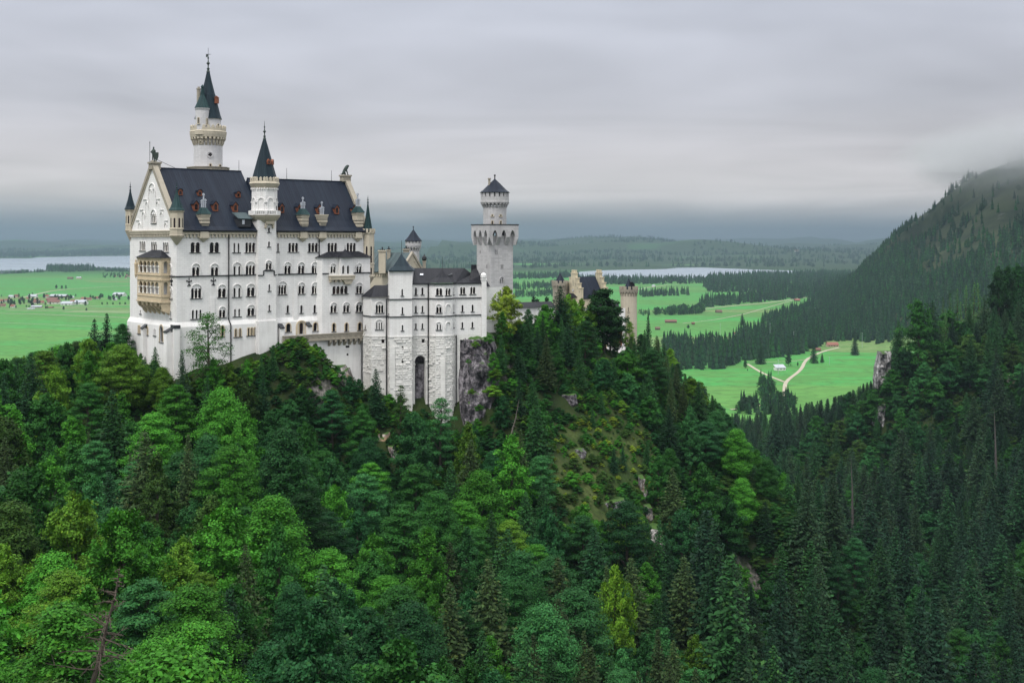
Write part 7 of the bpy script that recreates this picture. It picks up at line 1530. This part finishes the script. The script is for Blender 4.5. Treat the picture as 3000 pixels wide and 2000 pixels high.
fill([(2395, 874), (2470, 862), (2480, 945), (2240, 942), (2290, 920), (2350, 905)], 13, (18, 28), (12, 18), .2, DK); fill([(2240, 935), (2560, 920), (2600, 965), (2250, 970)], 13, (16, 26), (12, 18), .25, DK); fill([(1950, 1000), (2080, 990), (2100, 1010), (1950, 1015)], 22, (10, 16), (9, 14), .7, MD)
fill([(2225, 1120), (2262, 1118), (2272, 1160), (2220, 1165)], 7, (10, 17), (7, 11), .7, MD); fill([(2170, 1180), (2330, 1172), (2330, 1215), (2160, 1215)], 7, (10, 18), (8, 14), .4, DK)
# forested mountain
n = 24000; uu = rr.uniform(2060, 3200, n); DD = np.sqrt(rr.uniform(1900 ** 2, 3500 ** 2, n)); X_ = (uu - HX) / F * DD; mz = mountain(X_, DD); mk = fnoise(X_, DD, .012, 31) + .6 * fnoise(X_, DD, .03, 32); pyv = HY + (H - mz) / DD * F
dens = np.clip(.95 - (880 - pyv) / 330.0 * 1.0, .06, 1.0) * np.where(mk > .25, .35, 1.0) + .25 * (mk < -.5); dens = np.where(pyv < 745, dens * .72, dens); dens = np.where(pyv > 800, 1.0, dens)
for i in np.nonzero((mz > 3) & (rr.random(n) < dens))[0]:
    lf = rr.random() < .14; h = rr.uniform(14, 26) if not lf else rr.uniform(10, 15); s = h / (14 if lf else 20); pts.append((X_[i], DD[i], gz(X_[i], DD[i]) - .3, s * rr.uniform(1.0, 1.4), s, int(rr.integers(3, 6) if lf else rr.integers(0, 3)), G[DK[int(rr.integers(4))]] if not lf else G['deep']))
# woods on the far hills
n = 12000; DD = np.sqrt(rr.uniform(6800 ** 2, 15500 ** 2, n)); uu = rr.uniform(-60, 2700, n); X_ = (uu - HX) / F * DD; Y_ = DD; fm = fnoise(X_, Y_, .0022, 12) + .4 * fnoise(X_, Y_, .006, 13); zz = ground(X_, Y_)
pyv = HY + (H - zz) / DD * F; lk = ((uu < 600) & (pyv > 747)) | ((uu > 1640) & (pyv > 782))
for i in np.nonzero((fm > .0) & ~lk)[0]: s = rr.uniform(1.4, 2.2); pts.append((X_[i], DD[i], zz[i] - 1, s * 1.3, s, int(rr.integers(0, 6)), G[DK[int(rr.integers(4))]]))
print('far trees', len(pts)); wood('distant_forest', pts, KF_, None)
# single trees and bushes one can point at on the plain
def lone(px, py, hpx, leafy, label, group=None, tint='deep', wide=1.0):
    x, y = onplain(px, py); h = hpx * y / F
    return tree('field_tree', random.choice(BL[:3]) if leafy else SP[2], x, y, h, 14 if leafy else 20, G[tint], label, 'tree', group, wide)
lone(2175, 953, 36, 0, 'conical dark spruce standing alone in the bright right meadow', wide=1.5); lone(2235, 954, 40, 0, 'second conical spruce at the meadow edge by the mountain wood', wide=1.5)
lone(2016, 963, 12, 1, 'round dark bush tree alone below the meadow barns', wide=1.3); lone(2081, 984, 17, 0, 'twin small spruce near the conifer belt, left of its pair', wide=1.4); lone(2098, 983, 15, 0, 'twin small spruce near the conifer belt, right of its pair', wide=1.4); lone(2095, 992, 8, 1, 'tiny bush under the twin small spruces', wide=1.4)
lone(2505, 1040, 60, 0, 'big spruce alone at the upper right of the meadow', wide=1.3); lone(2384, 1064, 62, 0, 'big spruce at the bend of the forked path', wide=1.2); lone(2408, 1062, 30, 0, 'smaller spruce right of the path bend spruce', wide=1.2); lone(2310, 1072, 45, 1, 'leafy tree behind the white hut', tint='sp2', wide=.8); lone(2228, 1066, 60, 0, 'broad dark spruce at the head of the left path arm', wide=1.7)
lone(2183, 1078, 26, 1, 'round dark bush where the left path arm ends', wide=1.1); lone(2190, 1086, 7, 1, 'tiny bush just below the round bush by the path'); lone(2257, 1132, 22, 1, 'reddish dark bush beside the clump in the near meadow', tint='olive'); lone(2337, 1072, 13, 1, 'pair like thin tree right of the white hut', wide=.7)
for px, py, h in ((137, 870, 11), (128, 869, 9), (165, 846, 13), (181, 846, 11), (193, 846, 12), (95, 865, 9), (186, 907, 11), (253, 910, 9)): lone(px, py, h, 1, 'round dark tree standing free in the fields around the left village', 'free standing trees around the left village')
for px in (299, 314, 331, 351, 367, 384): lone(px, 892 + .3 * random.random(), 8, 1, 'small round tree in the row along the village road', 'row of small trees along the village road', wide=1.2)
random.seed(14)
for i in range(104):
    if i < 26: px, py = random.uniform(24, 98), random.uniform(880, 902)
    elif i < 40: px, py = random.uniform(160, 215), random.uniform(874, 882)
    elif i < 56: px, py = random.uniform(265, 392), random.uniform(872, 880)
    elif i < 70: px, py = random.uniform(0, 260), random.uniform(868, 902)
    else: q = random.choice(Vl); px, py = q[0] + random.uniform(-12, 12), q[1] + random.uniform(.3, 1.6)
    lone(px, py, random.uniform(7, 15), 1, 'dark garden tree among the houses of the left village', 'garden trees of the left village', random.choice(['deep', 'deep', 'mid', 'sp2']))

# ------------------------------------------------------------------ cliffs
def cliff(name, pts, amp, mat, seed, depth=3.0, sub=46, lat=1.3):
    """rock face through rows of (px, py, D) points, rough and closed behind"""
    rows_ = [[P(*q) for q in row] for row in pts]; m = len(rows_); nr = sub; nc = int(sub * .8)
    def samp(row, t): t *= len(row) - 1; i = min(int(t), len(row) - 2); return row[i].lerp(row[i + 1], t - i)
    V = []; 
    for i in range(nr + 1):
        t = i / nr * (m - 1); k = min(int(t), m - 2); f_ = t - k
        for j in range(nc + 1):
            p = samp(rows_[k], j / nc).lerp(samp(rows_[k + 1], j / nc), f_); e = min(j, nc - j, i * 2, 99) / (nc * .12); e = min(1, e)
            q = Vector((p.x * .30, p.y * .3, p.z * .16 + seed)); n = noise.turbulence(q, 5, False) - .5; n2 = noise.noise(Vector((p.x * 1.1, p.z * .5, seed + 9)))
            nx_ = noise.noise(Vector((p.z * .22, seed * 1.7, .3))) + .6 * noise.noise(Vector((p.z * .7, p.x * .2, seed)))
            V.append(p + Vector((.25 * n2 + nx_ * amp * lat, -(n * amp + n2 * amp * .25), .2 * n2)) * (.25 + .75 * e) + Vector((0, depth * (1 - e), 0)))
    n1 = nc + 1; Fq = [(i * n1 + j, (i + 1) * n1 + j, (i + 1) * n1 + j + 1, i * n1 + j + 1) for i in range(nr) for j in range(nc)]
    mb = MB(); mb.add(V, Fq); b = len(mb.v); per = list(range(0, n1)) + [i * n1 + nc for i in range(1, nr + 1)] + [nr * n1 + j for j in range(nc - 1, -1, -1)] + [i * n1 for i in range(nr - 1, 0, -1)]
    mb.v += [tuple(Vector(mb.v[q]) + Vector((0, depth * 2, 0))) for q in per]; L_ = len(per); mb.f += [(per[i], per[(i + 1) % L_], b + (i + 1) % L_, b + i) for i in range(L_)]
    return tag(mb.build(name, mat), kind='structure')
cliff('cliff', [[(1338, 978, 292.5), (1380, 982, 292.5), (1425, 980, 293.5), (1445, 988, 297)], [(1336, 1040, 291), (1385, 1040, 291.2), (1440, 1040, 292), (1462, 1050, 297)], [(1340, 1110, 290), (1390, 1110, 290), (1450, 1120, 291), (1480, 1130, 297)], [(1345, 1190, 288.5), (1395, 1190, 288.5), (1445, 1195, 290), (1480, 1200, 296)], [(1352, 1275, 287), (1390, 1275, 287), (1430, 1275, 288), (1460, 1275, 293)], [(1360, 1360, 285), (1390, 1360, 285), (1420, 1360, 286), (1450, 1360, 290)]], 2.0, M['rock'], 3.0, 3.0, 70, .22)
def outcrop(px, py, D, wpx, hpx, seed, amp=1.6, mat='prock', tilt=0.0):
    k = 1; cliff('rock_face', [[(px - wpx * .35 + tilt, py - hpx / 2, D + .8), (px + wpx * .35 + tilt, py - hpx / 2, D + .8)], [(px - wpx / 2, py, D - .4), (px + wpx / 2, py, D - .2)], [(px - wpx * .4 - tilt, py + hpx / 2, D - 1.2), (px + wpx * .4 - tilt, py + hpx / 2, D - .8)]], amp, M[mat], seed, 2.0, 22, .7)
def gD(px, py):                                     # where the sight line meets the slope
    D = 60.0
    while D < 900:
        if H + (HY - py) / F * D < gz((px - HX) / F * D, D): return D
        D += 1.0
    return 900
for px, py, wd, hh, s, mt_, tl in OUT:
    Dk = gD(px, py + hh * .1); outcrop(px, py, Dk + (.35 if px < 2500 else -.8), wd, hh, s, 1.5 * min(1.6, Dk / 280), mt_, tl)

for i, (px, py, D, hh) in enumerate(((1392, 1012, 291.3, 1.4), (1432, 1000, 292.5, 2.0), (1382, 1150, 289.8, 1.3), (1405, 1200, 289, 1.6), (1452, 1105, 291, 2.4), (1420, 1300, 287.5, 2.2), (1445, 1160, 290.5, 3.0), (1372, 1060, 290.9, 1.0))):
    c = P(px, py, D); tree('shrub', SB_[i % 3], c.x, c.y - .5, hh, 4, G['bright' if i % 2 else 'lime'], 'small green shrub clinging to the dark cliff under the ladies wing', 'shrub', 'shrubs on the dark cliff', 1.6, c.z)
random.seed(31)
for i in range(34):
    px = random.uniform(1130, 1385) if i > 5 else random.uniform(1212, 1250); D = float(wallD(px)) - random.uniform(.6, 4.5); x = (px - HX) / F * D
    tree('shrub', SB_[i % 3], x, D, random.uniform(1.4, 3.2), 4, G[['mid', 'deep', 'bright', 'olive'][i % 4]], 'green shrub growing along the foot of the rough stone base', 'shrub', 'shrubs along the foot of the rough stone base', random.uniform(1.0, 1.5))
